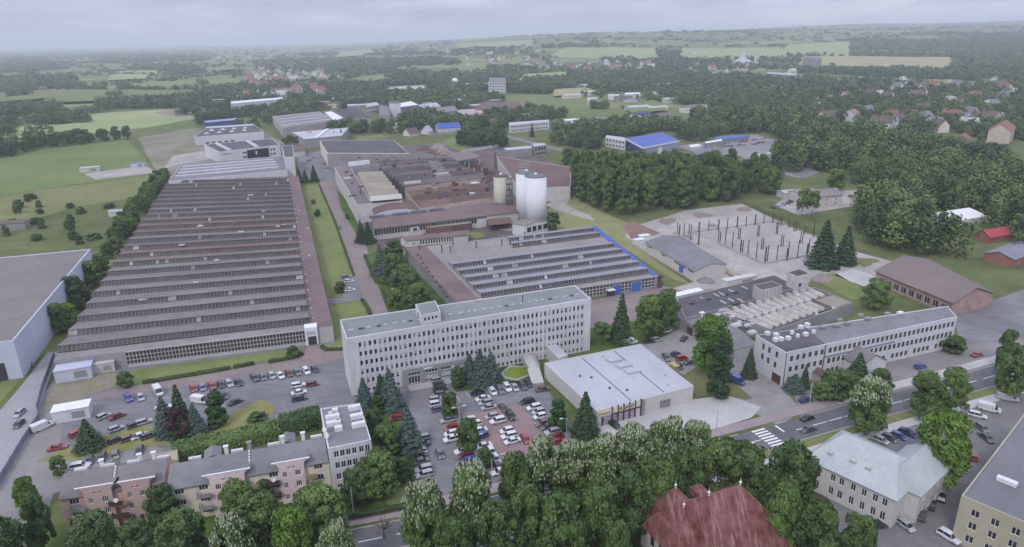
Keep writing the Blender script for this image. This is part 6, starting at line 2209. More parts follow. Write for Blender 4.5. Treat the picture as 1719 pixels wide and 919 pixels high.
strip("sidewalk", MAIN, -10.5, -7.5, PALE_PAVE, 8, .06)
strip("kerb", MAIN[:4], 4.2, 4.45, CONC, 9, .1)
strip("kerb", MAIN, -4.45, -4.2, CONC, 9, .1)
def along(line, s):
 for a, b in zip(line, line[1:]):
  L = (b - a).length
  if s <= L:
   return a + (b - a) * (s / L), (b - a).normalized()
  s -= L
 return line[-1], (line[-1] - line[-2]).normalized()
def markings():
 total = sum((b - a).length for a, b in zip(MAIN, MAIN[1:]))
 mb = MB()
 zx = at(1290, 735)
 s = 0.0
 while s < total - 4:
  p, d = along(MAIN, s)
  L = 5.0
  if (p - zx).length > 6.5:
   mb.box((p.x + d.x * L / 2, p.y + d.y * L / 2, .19), (L, .22, .01), math.atan2(d.y, d.x))
  s += 5.6 if (p - zx).length < 60 else 8
 o = mb.build("centre_line", PAINTLINE)
 o["kind"] = "structure"
 d = (MAIN[4] - MAIN[3]).normalized()
 n = Vector((-d.y, d.x, 0))
 mb = MB()
 for k in range(7):
  q = zx + n * (3.6 - 1.2 * k) - d * .2
  mb.box((q.x, q.y, .195), (4.2, .6, .01), math.atan2(d.y, d.x))
 for sg, off in ((1, 5.5), (-1, -5.5)):
  q = zx + d * off + n * (2 * sg)
  mb.box((q.x, q.y, .195), (.5, 3.4, .01), math.atan2(d.y, d.x))
 o = mb.build("zebra_crossing", PAINTLINE)
 o["kind"] = "structure"
 mb = MB()
 a, b = at(834, 766), at(849, 761)
 m_ = (a + b) / 2
 mb.box((m_.x, m_.y, .16), ((b - a).length, .18, .01), math.atan2((b - a).y, (b - a).x))
 for i in range(9):
  p = lerp(at(768, 668), at(905, 640), i / 8)
  mb.box((p.x, p.y, .13), (.1, 4.4, .01), AU)
 o = mb.build("bay_lines", PAINTLINE)
 o["kind"] = "structure"
markings()
# main road far behind, past the blue works
BACK = [at(x, y) for x, y in ((820, 222), (905, 243), (1000, 266), (1050, 276), (1110, 300), (1200, 330))]
strip("back_road", BACK, -5, 5, ASPHALT, 8)
strip("back_road", [at(x, y) for x, y in ((700, 226), (760, 224), (860, 222), (930, 212))], -5, 5, ASPHALT, 9)
sheet("car_yard", [(930, 212), (1000, 202), (1095, 190), (1110, 204), (1000, 216), (940, 222)], GRAVEL, 4)
sheet("scrap_yard", [(1130, 246), (1180, 240), (1270, 226), (1300, 236), (1290, 262), (1330, 285), (1345, 300), (1300, 290), (1240, 262), (1180, 258)], pm("oily_gravel", (.2, .19, .19), (.28, .265, .26), .05, .4, .95, (.12, .11, .11), .7), 4)
sheet("scrap_court", [(1262, 262), (1300, 256), (1340, 265), (1375, 290), (1350, 300), (1290, 280)], ASPHALT, 5)
sheet("works_lawn", [(1142, 214), (1200, 215), (1250, 226), (1210, 233), (1142, 236)], LAWN, 5)
sheet("house_court", [(1300, 345), (1330, 322), (1440, 320), (1440, 345), (1340, 362)], GRAVEL, 5)
sheet("foundry_lawn", [(600, 236), (655, 232), (640, 226), (602, 230)], LAWN, 4)
sheet("foundry_lawn", [(740, 240), (760, 232), (800, 250), (775, 256)], LAWN, 4)
# fields farther off
for i, (px, mt) in enumerate((([(920, 97), (1110, 103), (1100, 82), (950, 80)], FIELD_B), ([(1135, 101), (1325, 101), (1312, 80), (1145, 82)], FIELD_B), ([(1310, 94), (1430, 96), (1425, 70), (1320, 76)], FIELD_B),
                              ([(770, 82), (900, 80), (890, 66), (760, 72)], FIELD_B), ([(870, 137), (960, 134), (950, 122), (880, 126)], FIELD_B), ([(928, 165), (1010, 158), (985, 149), (930, 152)], FIELD_C),
                              ([(1340, 112), (1600, 118), (1600, 98), (1345, 96)], FIELD_C), ([(560, 97), (630, 92), (625, 84), (570, 88)], FIELD_B), ([(1040, 178), (1100, 172), (1120, 190), (1060, 196)], FIELD_A),
                              ([(130, 104), (200, 102), (190, 96), (130, 98)], FIELD_B), ([(180, 138), (260, 134), (265, 120), (190, 122)], FIELD_B), ([(60, 178), (330, 168), (330, 150), (120, 154)], FIELD_A), ([(0, 176), (120, 166), (120, 150), (0, 152)], WILD),
                              ([(750, 75), (1240, 72), (1140, 58), (800, 60)], FIELD_A))):
 drape("field", px, mt, 10, 1.2 + .3 * i)
# ------------------------------------------------------------------ trees one can tell apart
setup_trees()
def hedge(pts, w, h, label, mat=None, dens=60, name="hedge"):
 """a clipped hedge along ground points: leaf faces over a box-shaped core"""
 mat = mat or HEDGE_M
 rng = np.random.default_rng(int(abs(pts[0].x * 13)) + 3)
 P, N = [], []
 core = MB()
 for a, b in zip(pts, pts[1:]):
  d = b - a
  L = d.length
  d.normalize()
  n = Vector((-d.y, d.x, 0))
  k = int(L * dens * (w + 2 * h) / 4)
  u = rng.uniform(0, L, k)
  q = rng.uniform(0, w + 2 * h, k)
  side = np.where(q < h, -1, np.where(q > h + w, 1, 0))
  off = np.where(side == -1, -w / 2, np.where(side == 1, w / 2, q - h - w / 2))
  z = np.where(side == -1, q, np.where(side == 1, w + 2 * h - q, h))
  bumpy = .12 * h ** .5 * np.sin(u * 1.3) + rng.normal(0, .07 * h ** .5, k)
  z = z + np.where(side == 0, bumpy, 0)
  P.append(np.stack([a.x + d.x * u + n.x * off, a.y + d.y * u + n.y * off, np.maximum(z, .05)], 1))
  nn = np.stack([n.x * side, n.y * side, np.where(side == 0, 1.0, .25)], 1)
  N.append(unit(nn + rng.normal(size=(k, 3)) * .4))
  core.hexa([xy(a + n * s * w * .46 + d * t, .0) for s, t in ((-1, 0), (-1, L), (1, L), (1, 0))], [xy(a + n * s * w * .44 + d * t, h * .94) for s, t in ((-1, 0), (-1, L), (1, L), (1, 0))])
 P, N = np.concatenate(P), np.concatenate(N)
 V, Q = quads_from(P, N, (.2 + .12 * h ** .5) * rng.uniform(.6, 1.3, len(P)), rng)
 c = np.array([P[:, 0].mean(), P[:, 1].mean(), 0])
 n0 = len(V)
 me = np_mesh(name, np.concatenate([V, np.array(core.v)]) - c, np.concatenate([Q, np.array(core.f) + n0]), mat, np.concatenate([rng.uniform(0, 1, len(Q)), np.zeros(len(core.f))]))
 o = bpy.data.objects.new(name, me)
 COL.objects.link(o)
 o.location = c
 return tag(o, label, "hedge")
A = at
hedge([A(240, 645), A(330, 630), A(387, 620)], 1.3, 1.0, "long low clipped hedge along the front lawn")
hedge([A(392, 619), A(427, 612)], 1.3, 1.0, "short clipped hedge in the middle of the front lawn's edge")
hedge([A(451, 610), A(490, 603), A(508, 596)], 1.3, 1.0, "clipped hedge curving towards the hall's corner gate")
hedge([A(540, 583), A(548, 589), A(576, 588)], 1.2, .9, "clipped hedge round the lawn corner beside the office block")
hedge([A(292, 772), A(330, 762), A(420, 742), A(470, 730)], 6.0, 3.4, "tall overgrown hedge behind the terraced flats", LEAF, 30)
hedge([A(472, 729), A(540, 712)], 5.5, 4.6, "tallest overgrown hedge beside the white clinic block", LEAF_DARK, 30)
hedge([A(536, 312), A(562, 372), A(588, 447), A(594, 464)], .8, .8, "thin low hedge along the brown way beside the garden lawn")
hedge([A(608, 505), A(618, 520), A(622, 532)], 1.2, 1.0, "curved hedge by the office's back lawn")
hedge([A(612, 430), A(622, 455), A(632, 476), A(645, 478)], 1.0, .9, "hedge edging the spruce garden along the brown way")
hedge([A(642, 490), A(650, 512), A(655, 520)], 1.0, .9, "short hedge edging the lower spruce garden")
hedge([A(693, 770), A(691, 800), A(700, 822)], .9, 1.0, "hedge along the left edge of the car park")
hedge([A(585, 872), A(640, 862), A(716, 846)], 1.0, 1.2, "hedge along the sidewalk beside the bare tree")
hedge([A(766, 658), A(830, 645), A(898, 641)], .5, .6, "thin hedge along the kerb above the car park")
T = tree_px
# conifers
CON = [
 (613, 692, 632, 32, "fir", "greyish spruce at the lower left corner of the office block"),
 (657, 686, 617, 40, "fir", "broad spruce left of the office entrance"),
 (641, 674, 626, 28, "spruce", "dark spruce squeezed behind the broad spruce by the office entrance"),
 (789, 641, 592, 30, "fir", "left one of three spruces in front of the office"),
 (807, 645, 583, 36, "fir", "tallest middle one of three spruces in front of the office"),
 (825, 641, 588, 32, "fir", "right one of three spruces in front of the office"),
 (688, 759, 680, 48, "fir", "tall blue-grey spruce at the left edge of the car park"),
 (982, 728, 655, 44, "spruce", "dark spruce at the shop's left front corner"),
 (1042, 575, 489, 36, "spruce", "tall spruce between the office block and the machine hall gates"),
 (281, 730, 662, 38, "fir", "bluish spruce, left in the clump on the left car park"),
 (309, 731, 643, 42, "spruce", "tallest dark spruce in the clump on the left car park"),
 (331, 729, 676, 34, "fir", "blue spruce, right in the clump on the left car park"),
 (152, 753, 702, 44, "spruce", "lone spruce near the white kiosk at the lower left"),
 (1257, 633, 582, 24, "spruce", "slim spruce at the left end of the street office"),
 (1349, 652, 610, 17, "spruce", "small slim spruce in front of the street office"),
 (1333, 656, 627, 32, "fir", "squat bluish spruce in front of the street office"),
 (1380, 447, 366, 48, "spruce", "large spruce at the right corner of the demolished hall's slab"),
 (1417, 442, 377, 38, "spruce", "second spruce right of the demolished hall's slab"),
 (607, 407, 368, 20, "spruce", "left one of twin conifers at the foundry corner"),
 (619, 408, 371, 24, "spruce", "right one of twin conifers at the foundry corner"),
 (640, 462, 408, 28, "fir", "blue spruce in the garden beside the brown way"),
 (503, 305, 280, 11, "spruce", "left one of three little spruces at the top of the garden lawn"),
 (513, 307, 283, 13, "spruce", "middle one of three little spruces at the top of the garden lawn"),
 (528, 305, 276, 15, "spruce", "right one of three little spruces at the top of the garden lawn"),
 (562, 237, 219, 7, "spruce", "slim spruce, left of two before the pale workshop"),
 (574, 237, 215, 9, "spruce", "slim spruce, right of two before the pale workshop"),
 (1437, 645, 590, 44, "spruce", "big dark spruce in front of the entrance wing"),
 (893, 230, 206, 9, "spruce", "pointed spruce beside the long white building by the back road"),
]
for x, y, t, w_, k, lab in CON:
 T(k, x, y, t, w_, "spruce_tree" if k in ("spruce", "fir") else "conifer", lab, "tree")
T("thuja", 368, 714, 656, 35, "thuja_tree", "dense cone shaped thuja on the dry island", "tree")
T("cypress", 1205, 669, 566, 40, "cypress_tree", "tall columnar cypress beside the big tree by the shop", "tree")
T("thuja", 637, 694, 664, 26, "thuja_tree", "small thuja between spruces and clinic", "tree")
T("thuja", 1302, 634, 612, 14, "thuja_tree", "tiny thuja at the foot of the street office side wall", "tree")
T("purple", 304, 736, 688, 42, "purple_plum_tree", "purple leaved tree among the spruces of the left car park", "tree")
T("globe", 769, 651, 618, 30, "yew_bush", "dark rounded yew beside the three spruces", "bush")
T("globe", 757, 702, 663, 37, "round_tree", "round clipped tree by the upper lamp of the car park", "tree")
T("globe", 785, 757, 705, 46, "round_tree", "round clipped tree by the lower lamp of the car park", "tree")
T("globe", 815, 784, 754, 34, "round_tree", "smallest round tree near the foot of the car park", "tree")
T("thuja", 937, 720, 670, 32, "thuja_tree", "rounded thuja beside the shop's left wall", "tree")
DEC = [
 (1090, 567, 497, 54, "broad0", "broad tree right of the tall spruce by the gate yard"), (1119, 559, 489, 46, "broad1", "tree behind the broad one by the flat roofed store"),
 (1190, 634, 534, 74, "light", "big bright chestnut between the rear car park and the store"), (1010, 576, 543, 34, "sapling", "small loose tree at the office's right end"), (1027, 570, 548, 26, "sapling", "sapling right next to the tall spruce"),
 (662, 444, 404, 38, "dark0", "dull bushy tree at the top of the spruce garden"), (660, 478, 428, 40, "dark1", "dark tree under the blue spruce in the garden"), (676, 492, 445, 42, "broad2", "mid green tree in the middle of the garden"),
 (694, 512, 460, 46, "dark0", "dark tree by the reddish side roof"), (706, 528, 478, 44, "broad0", "tree at the garden's end behind the stair head"), (668, 528, 488, 36, "broad1", "small tree by the garden's lamp"), (690, 538, 498, 40, "dark1", "tree close behind the office roof"), (666, 545, 520, 26, "globe", "round bush behind the office roof"),
 (631, 738, 688, 36, "dark0", "narrow tree beside the clinic's back corner"), (650, 772, 716, 48, "broad1", "tree on the lawn left of the tall car park spruce"), (622, 806, 748, 54, "broad2", "tree touching the clinic's right front corner"), (640, 836, 766, 70, "broad0", "largest tree in front of the clinic"), (600, 848, 790, 52, "dark1", "dark tree below the clinic's windows"), (672, 808, 770, 42, "dark0", "dark bush tree by the car park hedge"),
 (401, 868, 810, 60, "broad1", "tree before the left pink bay of the terrace"), (448, 852, 808, 34, "dark0", "small dark tree in the middle of the terrace front"), (438, 935, 826, 92, "broad2", "wide tree under the pink terrace"), (499, 960, 856, 74, "light", "pale green tree below the pink terrace"), (540, 915, 826, 98, "broad0", "broad tree by the right end of the terrace"),
 (402, 985, 872, 72, "chestnut1", "flowering chestnut at the bottom edge below the terrace"), (572, 990, 884, 66, "chestnut0", "flowering chestnut at the bottom edge near the bare tree"), (315, 965, 868, 96, "dark1", "dark tree below the seam of the two terraces"), (236, 950, 880, 70, "dark0", "dark tree below the salmon terrace"), (168, 960, 868, 84, "dark1", "dark tree hiding the salmon terrace's foot"), (78, 930, 824, 48, "dark0", "tall dark tree left of the salmon terrace"), (20, 990, 880, 90, "dark1", "dark tree in the lower left corner"), (280, 888, 818, 58, "dark0", "dark tree between salmon and pink terrace"), (102, 800, 768, 26, "broad1", "small tree behind the salmon terrace's left end"), (52, 860, 805, 40, "light", "thin pale tree beside the lane at the lower left"),
 (717, 940, 811, 80, "chestnut0", "flowering chestnut standing alone at the car park's foot"), (797, 925, 784, 88, "chestnut1", "tall flowering chestnut right of the lone one"), (760, 1010, 868, 76, "dark0", "dark tree at the bottom between two flowering chestnuts"), (838, 985, 845, 76, "dark1", "dark tree right of the tall flowering chestnut"),
 (868, 880, 764, 66, "broad2", "leafy tree at the left end of the street grove"), (912, 868, 744, 82, "chestnut0", "flowering chestnut over the red paving's lower edge"), (958, 862, 746, 72, "chestnut1", "flowering chestnut at the middle of the street grove"), (1006, 855, 738, 80, "chestnut0", "wide flowering chestnut below the forecourt lamp"), (1058, 842, 722, 82, "chestnut1", "bright flowering chestnut below the shop front"), (1112, 830, 706, 82, "chestnut0", "flowering chestnut under the forecourt's middle"), (1160, 822, 712, 66, "chestnut1", "flowering chestnut near the zebra crossing's left"),
 (885, 965, 826, 84, "dark1", "dark tree at the bottom of the street grove, left"), (940, 985, 832, 92, "dark0", "dark tree at the bottom of the street grove, middle"), (1000, 960, 812, 86, "dark1", "dark tree left of the villa"), (1050, 920, 788, 80, "dark0", "dark tree behind the villa's left wing"), (1098, 905, 766, 76, "broad2", "dense tree behind the villa's pyramid roof"), (1148, 890, 756, 74, "dark1", "dark tree behind the villa's roof valley"), (1200, 870, 744, 84, "broad1", "broad tree behind the villa's ridge"), (1250, 880, 756, 84, "dark0", "dark tree at the villa's right ridge end"), (1312, 905, 752, 104, "dark1", "great dark tree between the villa and the green roofed house"), (1300, 960, 815, 66, "broad0", "lighter tree against the villa's right slope"), (1362, 985, 850, 84, "dark0", "dark tree below the green roofed house"), (1424, 990, 870, 70, "dark1", "rounded dark tree at the bottom beside the lane"), (955, 1010, 880, 84, "dark0", "dark tree at the very bottom left of the villa"), (1030, 1010, 880, 60, "dark1", "dark tree against the villa's left wall"), (1240, 800, 742, 52, "dark0", "dark tree close to the zebra crossing"),
 (1452, 730, 638, 70, "chestnut1", "flowering street tree above the green roofed house"), (1549, 705, 628, 58, "broad0", "left one of two street trees by the main road"), (1594, 695, 622, 54, "broad1", "right one of two street trees by the main road"), (1571, 815, 697, 90, "light", "bright light green tree beside the green roofed house"), (1694, 668, 582, 56, "broad2", "street tree at the right edge of the main road"), (1682, 625, 556, 34, "dark0", "narrow dark tree at the right edge behind the street tree"),
 (1400, 670, 622, 50, "dark1", "dark tree by the street office's porch"), (1476, 660, 622, 42, "dark0", "dark tree right of the entrance wing"), (1426, 668, 625, 40, "broad2", "tree between spruce and porch on the street"), (1598, 592, 566, 42, "globe", "dark bush at the far end of the street office"), (1468, 518, 472, 52, "broad1", "round tree between the brown shed and the skylight hall"), (1380, 672, 640, 40, "broad0", "low tree over the parked dark car on the street"),
 (928, 388, 357, 26, "dark0", "dark tree at the foot of the silos"), (953, 276, 249, 26, "dark1", "dark tree on the bend of the back road"), (1345, 364, 318, 26, "sapling", "thin tall tree before the white court house"), (1362, 362, 322, 26, "sapling", "second thin tree before the white court house"), (1402, 322, 284, 34, "light", "pale round tree behind the white court house"),
 (130, 520, 465, 40, "dark0", "dark tree at the warehouse's long wall"), (104, 560, 510, 30, "broad0", "small tree by the warehouse's near end"), (213, 650, 626, 30, "globe", "round bush at the left end of the front lawn"), (494, 600, 583, 26, "globe", "bush on the front lawn near the gate"),
 (526, 343, 338 - 3, 10, "globe", "upper round bush on the garden lawn"), (533, 364, 356 - 4, 13, "globe", "lower round bush on the garden lawn"), (571, 492, 474, 22, "globe", "bush beside the garden parking bay"), (584, 368, 360, 10, "globe", "lonely bush below the foundry wing"), (432, 706, 694, 34, "shrub", "spreading shrub on the dry island"),
]
for x, y, t, w_, k, lab in DEC:
 nm = "chestnut_tree" if k.startswith("chest") else "bush" if k in ("globe", "shrub") else "sapling_tree" if k == "sapling" else "tree"
 T(k, x, y, t, w_, nm, lab, "bush" if nm == "bush" else "tree")
n_ind = len(CON) + len(DEC) + 12
def bare_tree():
 b = at(645, 905)
 h = tall(b, 868)
 root = thing("bare_tree", "leafless dead tree at the edge of the main road", "tree", b)
 rg = random.Random(3)
 mb = MB()
 mb.tube(b, b + Vector((0, 0, h * .45)), .22, .15, 6)
 mb.build("trunk", BARK, root)
 mb = MB()
 for k in range(14):
  w0 = rg.uniform(0, 6.28)
  p = b + Vector((0, 0, h * rg.uniform(.35, .46)))
  q = p + Vector((math.cos(w0) * rg.uniform(.8, 2), math.sin(w0) * rg.uniform(.8, 2), h * rg.uniform(.2, .5)))
  mb.tube(p, q, .09, .04, 5)
  for _ in range(3):
   mb.tube(lerp(p, q, rg.uniform(.4, .9)), q + Vector((rg.uniform(-.8, .8), rg.uniform(-.8, .8), rg.uniform(.3, 1.2))), .04, .015, 4)
 mb.build("branches", BARK, root)
bare_tree()
# ------------------------------------------------------------------ groves
def inside(poly, x, y):
 c = False
 n = len(poly)
 for i in range(n):
  x0, y0 = poly[i]
  x1, y1 = poly[(i + 1) % n]
  if (y0 > y) != (y1 > y) and x < (x1 - x0) * (y - y0) / (y1 - y0) + x0:
   c = not c
 return c
def scatter(poly, gap, rg):
 pts = [at(*p) for p in poly]
 xs, ys = [p.x for p in pts], [p.y for p in pts]
 w2 = [(p.x, p.y) for p in pts]
 out = []
 y = min(ys)
 k = 0
 while y < max(ys):
  x = min(xs) + (gap / 2 if k % 2 else 0)
  while x < max(xs):
   q = (x + rg.uniform(-.35, .35) * gap, y + rg.uniform(-.35, .35) * gap)
   if inside(w2, *q):
    out.append(Vector((q[0], q[1], 0)))
   x += gap
  y += gap * .87
  k += 1
 return out
rg = random.Random(21)
GROVES = [
 ([(957, 342), (975, 350), (1055, 366), (1075, 362), (1070, 330), (1000, 310), (962, 322)], 10, ("poplar",), (23, 31), (7.5, 10), "tall slender poplar in the grove behind the silos", "poplars of the grove behind the silos", 99),
 ([(1078, 362), (1150, 350), (1240, 338), (1300, 330), (1296, 308), (1190, 296), (1090, 296), (1078, 330)], 11.5, ("broad0", "broad1", "broad2", "dark0", "poplar"), (15, 25), (8.5, 12.5), "leafy tree in the grove behind the demolished hall's slab", "trees of the grove behind the slab", 99),
 ([(100, 540), (128, 505), (180, 425), (255, 318), (278, 300), (284, 303), (172, 470), (140, 520), (112, 575)], 7.5, ("dark0", "broad1", "light"), (7, 12), (6, 9), "tree in the strip between the great hall and the left warehouse", "trees along the great hall's left side", 44),
 ([(-20, 258), (60, 240), (210, 226), (330, 208), (338, 214), (200, 236), (60, 252), (-20, 272)], 13, ("dark0", "dark1", "broad0"), (10, 15), (10, 14), "dark tree in the belt beyond the left meadow", "trees of the belt beyond the left meadow", 34),
 ([(770, 246), (850, 250), (848, 236), (800, 226), (768, 234)], 10, ("dark0", "dark1"), (11, 15), (9, 12), "bluish dark tree in the thicket at the scrap yard's back", "trees of the thicket behind the scrap yard", 22),
 ([(600, 226), (690, 226), (740, 206), (720, 196), (660, 206), (600, 208)], 15, ("dark1", "broad0", "spruce"), (10, 15), (9, 12), "tree among the small houses behind the foundry", "trees behind the foundry", 20),
 ([(480, 248), (535, 236), (530, 222), (470, 232)], 12, ("broad1", "light"), (6, 9), (7, 10), "small tree in the garden between the back halls", "trees between the back halls", 8),
 ([(930, 262), (1010, 262), (1075, 285), (1110, 286), (1140, 262), (1080, 262), (1000, 248), (940, 240)], 14, ("dark0", "broad1", "broad2"), (5, 7.5), (6, 8), "tree along the back road before the blue roofed works", "trees along the back road", 20),
]
for poly, gap, kinds, hs, ws, lab, grp, most in GROVES:
 pts = scatter(poly, gap, rg)
 pts.sort(key=lambda p: p.length)
 for p in pts[:most]:
  k = rg.choice(kinds)
  plant_tree(k, p, rg.uniform(*hs), rg.uniform(*ws), "poplar_tree" if k == "poplar" else "spruce_tree" if k == "spruce" else "tree", lab if k != "spruce" else "spruce among the small houses behind the foundry", "tree", grp if k != "spruce" else "spruces behind the foundry")
  n_ind += 1
for p in scatter([(60, 330), (150, 318), (250, 300), (235, 330), (190, 400), (150, 412), (0, 400), (-20, 360)], 20, rg):
 if math.sin(p.x * .05) * math.sin(p.y * .043) > -.15:
  k = rg.choice(("globe", "shrub", "dark0"))
  plant_tree(k, p, rg.uniform(2.5, 6), rg.uniform(4, 9), "bush", "scrubby bush on the rough meadow above the left warehouse", "bush", "bushes on the left meadow")
# the forest on the right: the nearest trees one by one, the rest as one mass
FOREST = [(1300, 306), (1345, 306), (1400, 335), (1442, 352), (1446, 412), (1510, 430), (1600, 436), (1650, 440), (1690, 424), (1760, 440), (1760, 325), (1640, 262), (1480, 232), (1400, 212), (1340, 226), (1350, 270), (1300, 268)]
WEDGE = [(1170, 216), (1300, 226), (1345, 262), (1400, 240), (1340, 205), (1250, 196), (1160, 202)]
KEEP = [[(1562, 358), (1658, 358), (1658, 396), (1562, 396)], [(1630, 388), (1705, 388), (1705, 414), (1640, 414)], [(1580, 238), (1740, 215), (1740, 295), (1580, 282)], [(1400, 195), (1450, 195), (1450, 232), (1400, 232)], [(1305, 290), (1440, 290), (1440, 352), (1305, 352)]]
fpts = []
for p in scatter(FOREST, 10.5, rg):
 q = proj(p)
 if 1545 < q[0] < 1675 and 385 < q[1] < 420 or 1625 < q[0] < 1715 and 405 < q[1] < 425:
  continue
 if math.sin(p.x * .028 + p.y * .011) * math.sin(p.y * .021 - p.x * .006) < -.72:
  continue
 if not any(inside(k_, *q) for k_ in KEEP):
  fpts.append(p)
fpts.sort(key=lambda p: p.length)
n_for = max(0, 292 - n_ind)
for p in fpts[:n_for]:
 q = proj(p)
 low = .28 if 1552 < q[0] < 1668 and 388 < q[1] < 424 else .5 if 1552 < q[0] < 1725 and q[1] > 388 else 1
 plant_tree(rg.choice(("broad0", "broad1", "broad2", "dark0", "light", "dark1")), p, rg.uniform(9, 20) * low, rg.uniform(9, 15) * low ** .5, "tree", "leafy tree at the near edge of the forest on the right", "tree", "trees at the forest's near edge")
# ------------------------------------------------------------------ woods that read as masses
def low_tree(seed, n, leaf, mound=True):
 rng = np.random.default_rng(seed)
 nc = min(30, max(5, n // 9))
 ph = rng.uniform(0, 2 * math.pi, nc)
 u = rng.uniform(.15, .92, nc)
 rr = np.sqrt(np.maximum(.02, 1 - (2 * u - .75) ** 2 / 1.35)) * rng.uniform(.55, .9, nc)
 C = np.stack([np.cos(ph) * rr * .42, np.sin(ph) * rr * .42, u], 1)
 i = rng.integers(0, nc, n)
 d = unit(rng.normal(size=(n, 3)) + np.array([0, 0, .5]))
 P = C[i] + d * rng.uniform(.1, .26, (n, 1))
 N = unit(d + rng.normal(size=(n, 3)) * .4 + np.array([0, 0, .2]))
 t = rng.uniform(0, 1, nc)[i] * .7 + rng.uniform(0, .3, n)
 return P, N, t, leaf * rng.uniform(.7, 1.3, n)
LOW = {k: [low_tree(s + 10 * k, k, lf) for s in range(5)] for k, lf in ((620, .07), (260, .1), (110, .145), (48, .215), (26, .29))}
def wood_mass(pts, name, label, seed=1, far=None):
 """pts: (x, y, height, width, quality)"""
 rng = np.random.default_rng(seed)
 Vs, Ts = [], []
 for (x, y, h, w_, q) in pts:
  P, N, t, s = LOW[q][rng.integers(0, 5)]
  a = rng.uniform(0, 6.28)
  R = np.array([[math.cos(a), -math.sin(a), 0], [math.sin(a), math.cos(a), 0], [0, 0, 1]])
  V, Q = quads_from((P @ R.T) * np.array([w_, w_, h]), unit((N @ R.T) / np.array([w_, w_, h]) * w_), s * (w_ + h) / 2, rng)
  V = V + np.array([x, y, th(x, y)])
  V[:, 2] = np.maximum(V[:, 2], th(x, y) + .1)
  Vs.append(V)
  Ts.append(np.clip(t * .45 + rng.uniform(-.35, .85), 0, 1.4))
 V, T_ = np.concatenate(Vs), np.concatenate(Ts)
 me = np_mesh(name, V, np.arange(len(V)).reshape(-1, 4), far or FAR_LEAF, T_)
 o = bpy.data.objects.new(name, me)
 COL.objects.link(o)
 return tag(o, label, "woods", None, "stuff")
wood_mass([(p.x, p.y, rg.uniform(9, 20), rg.uniform(10, 16), 620 if p.length < 560 else 260) for p in fpts[n_for:]], "forest", "forest rising behind its near edge on the right", 3, FOREST_LEAF)
wood_mass([(p.x, p.y, rg.uniform(10, 20), rg.uniform(10, 16), 260) for p in scatter(WEDGE, 10.5, rg)], "forest", "dark wedge of forest beyond the blue roofed works", 4, FOREST_LEAF)
# ------------------------------------------------------------------ cars
for s_ in ("hatch", "sedan", "estate", "suv", "van"):
 car_meshes(s_)
AW = AU + math.pi       # pointing left along the office
AS = AU - math.pi / 2   # pointing towards the camera
def j(a, d=.05):
 return a + random.uniform(-d, d)
c4 = crop(660, 640, 5.73)
ROWS = {
 "entrance": [((c4(430, 3)), AU, "silver", "estate"), (c4(445, 45), AU, "dark grey", "hatch"), (c4(455, 92), AU, "black", "sedan"), (c4(465, 138), AU, "grey", "hatch"), (c4(415, 190), AU, "silver", "estate"), (c4(420, 240), AU, "white", "suv"), (c4(435, 285), AU, "grey", "hatch")],
}
lab_n = ["topmost", "second", "third", "fourth", "fifth", "sixth", "lowest"]
for i, (p, a, c_, st) in enumerate(ROWS["entrance"]):
 car(*p, j(a), c_, st, f"{c_} car, {lab_n[i]} in the column below the office entrance", "cars below the office entrance")
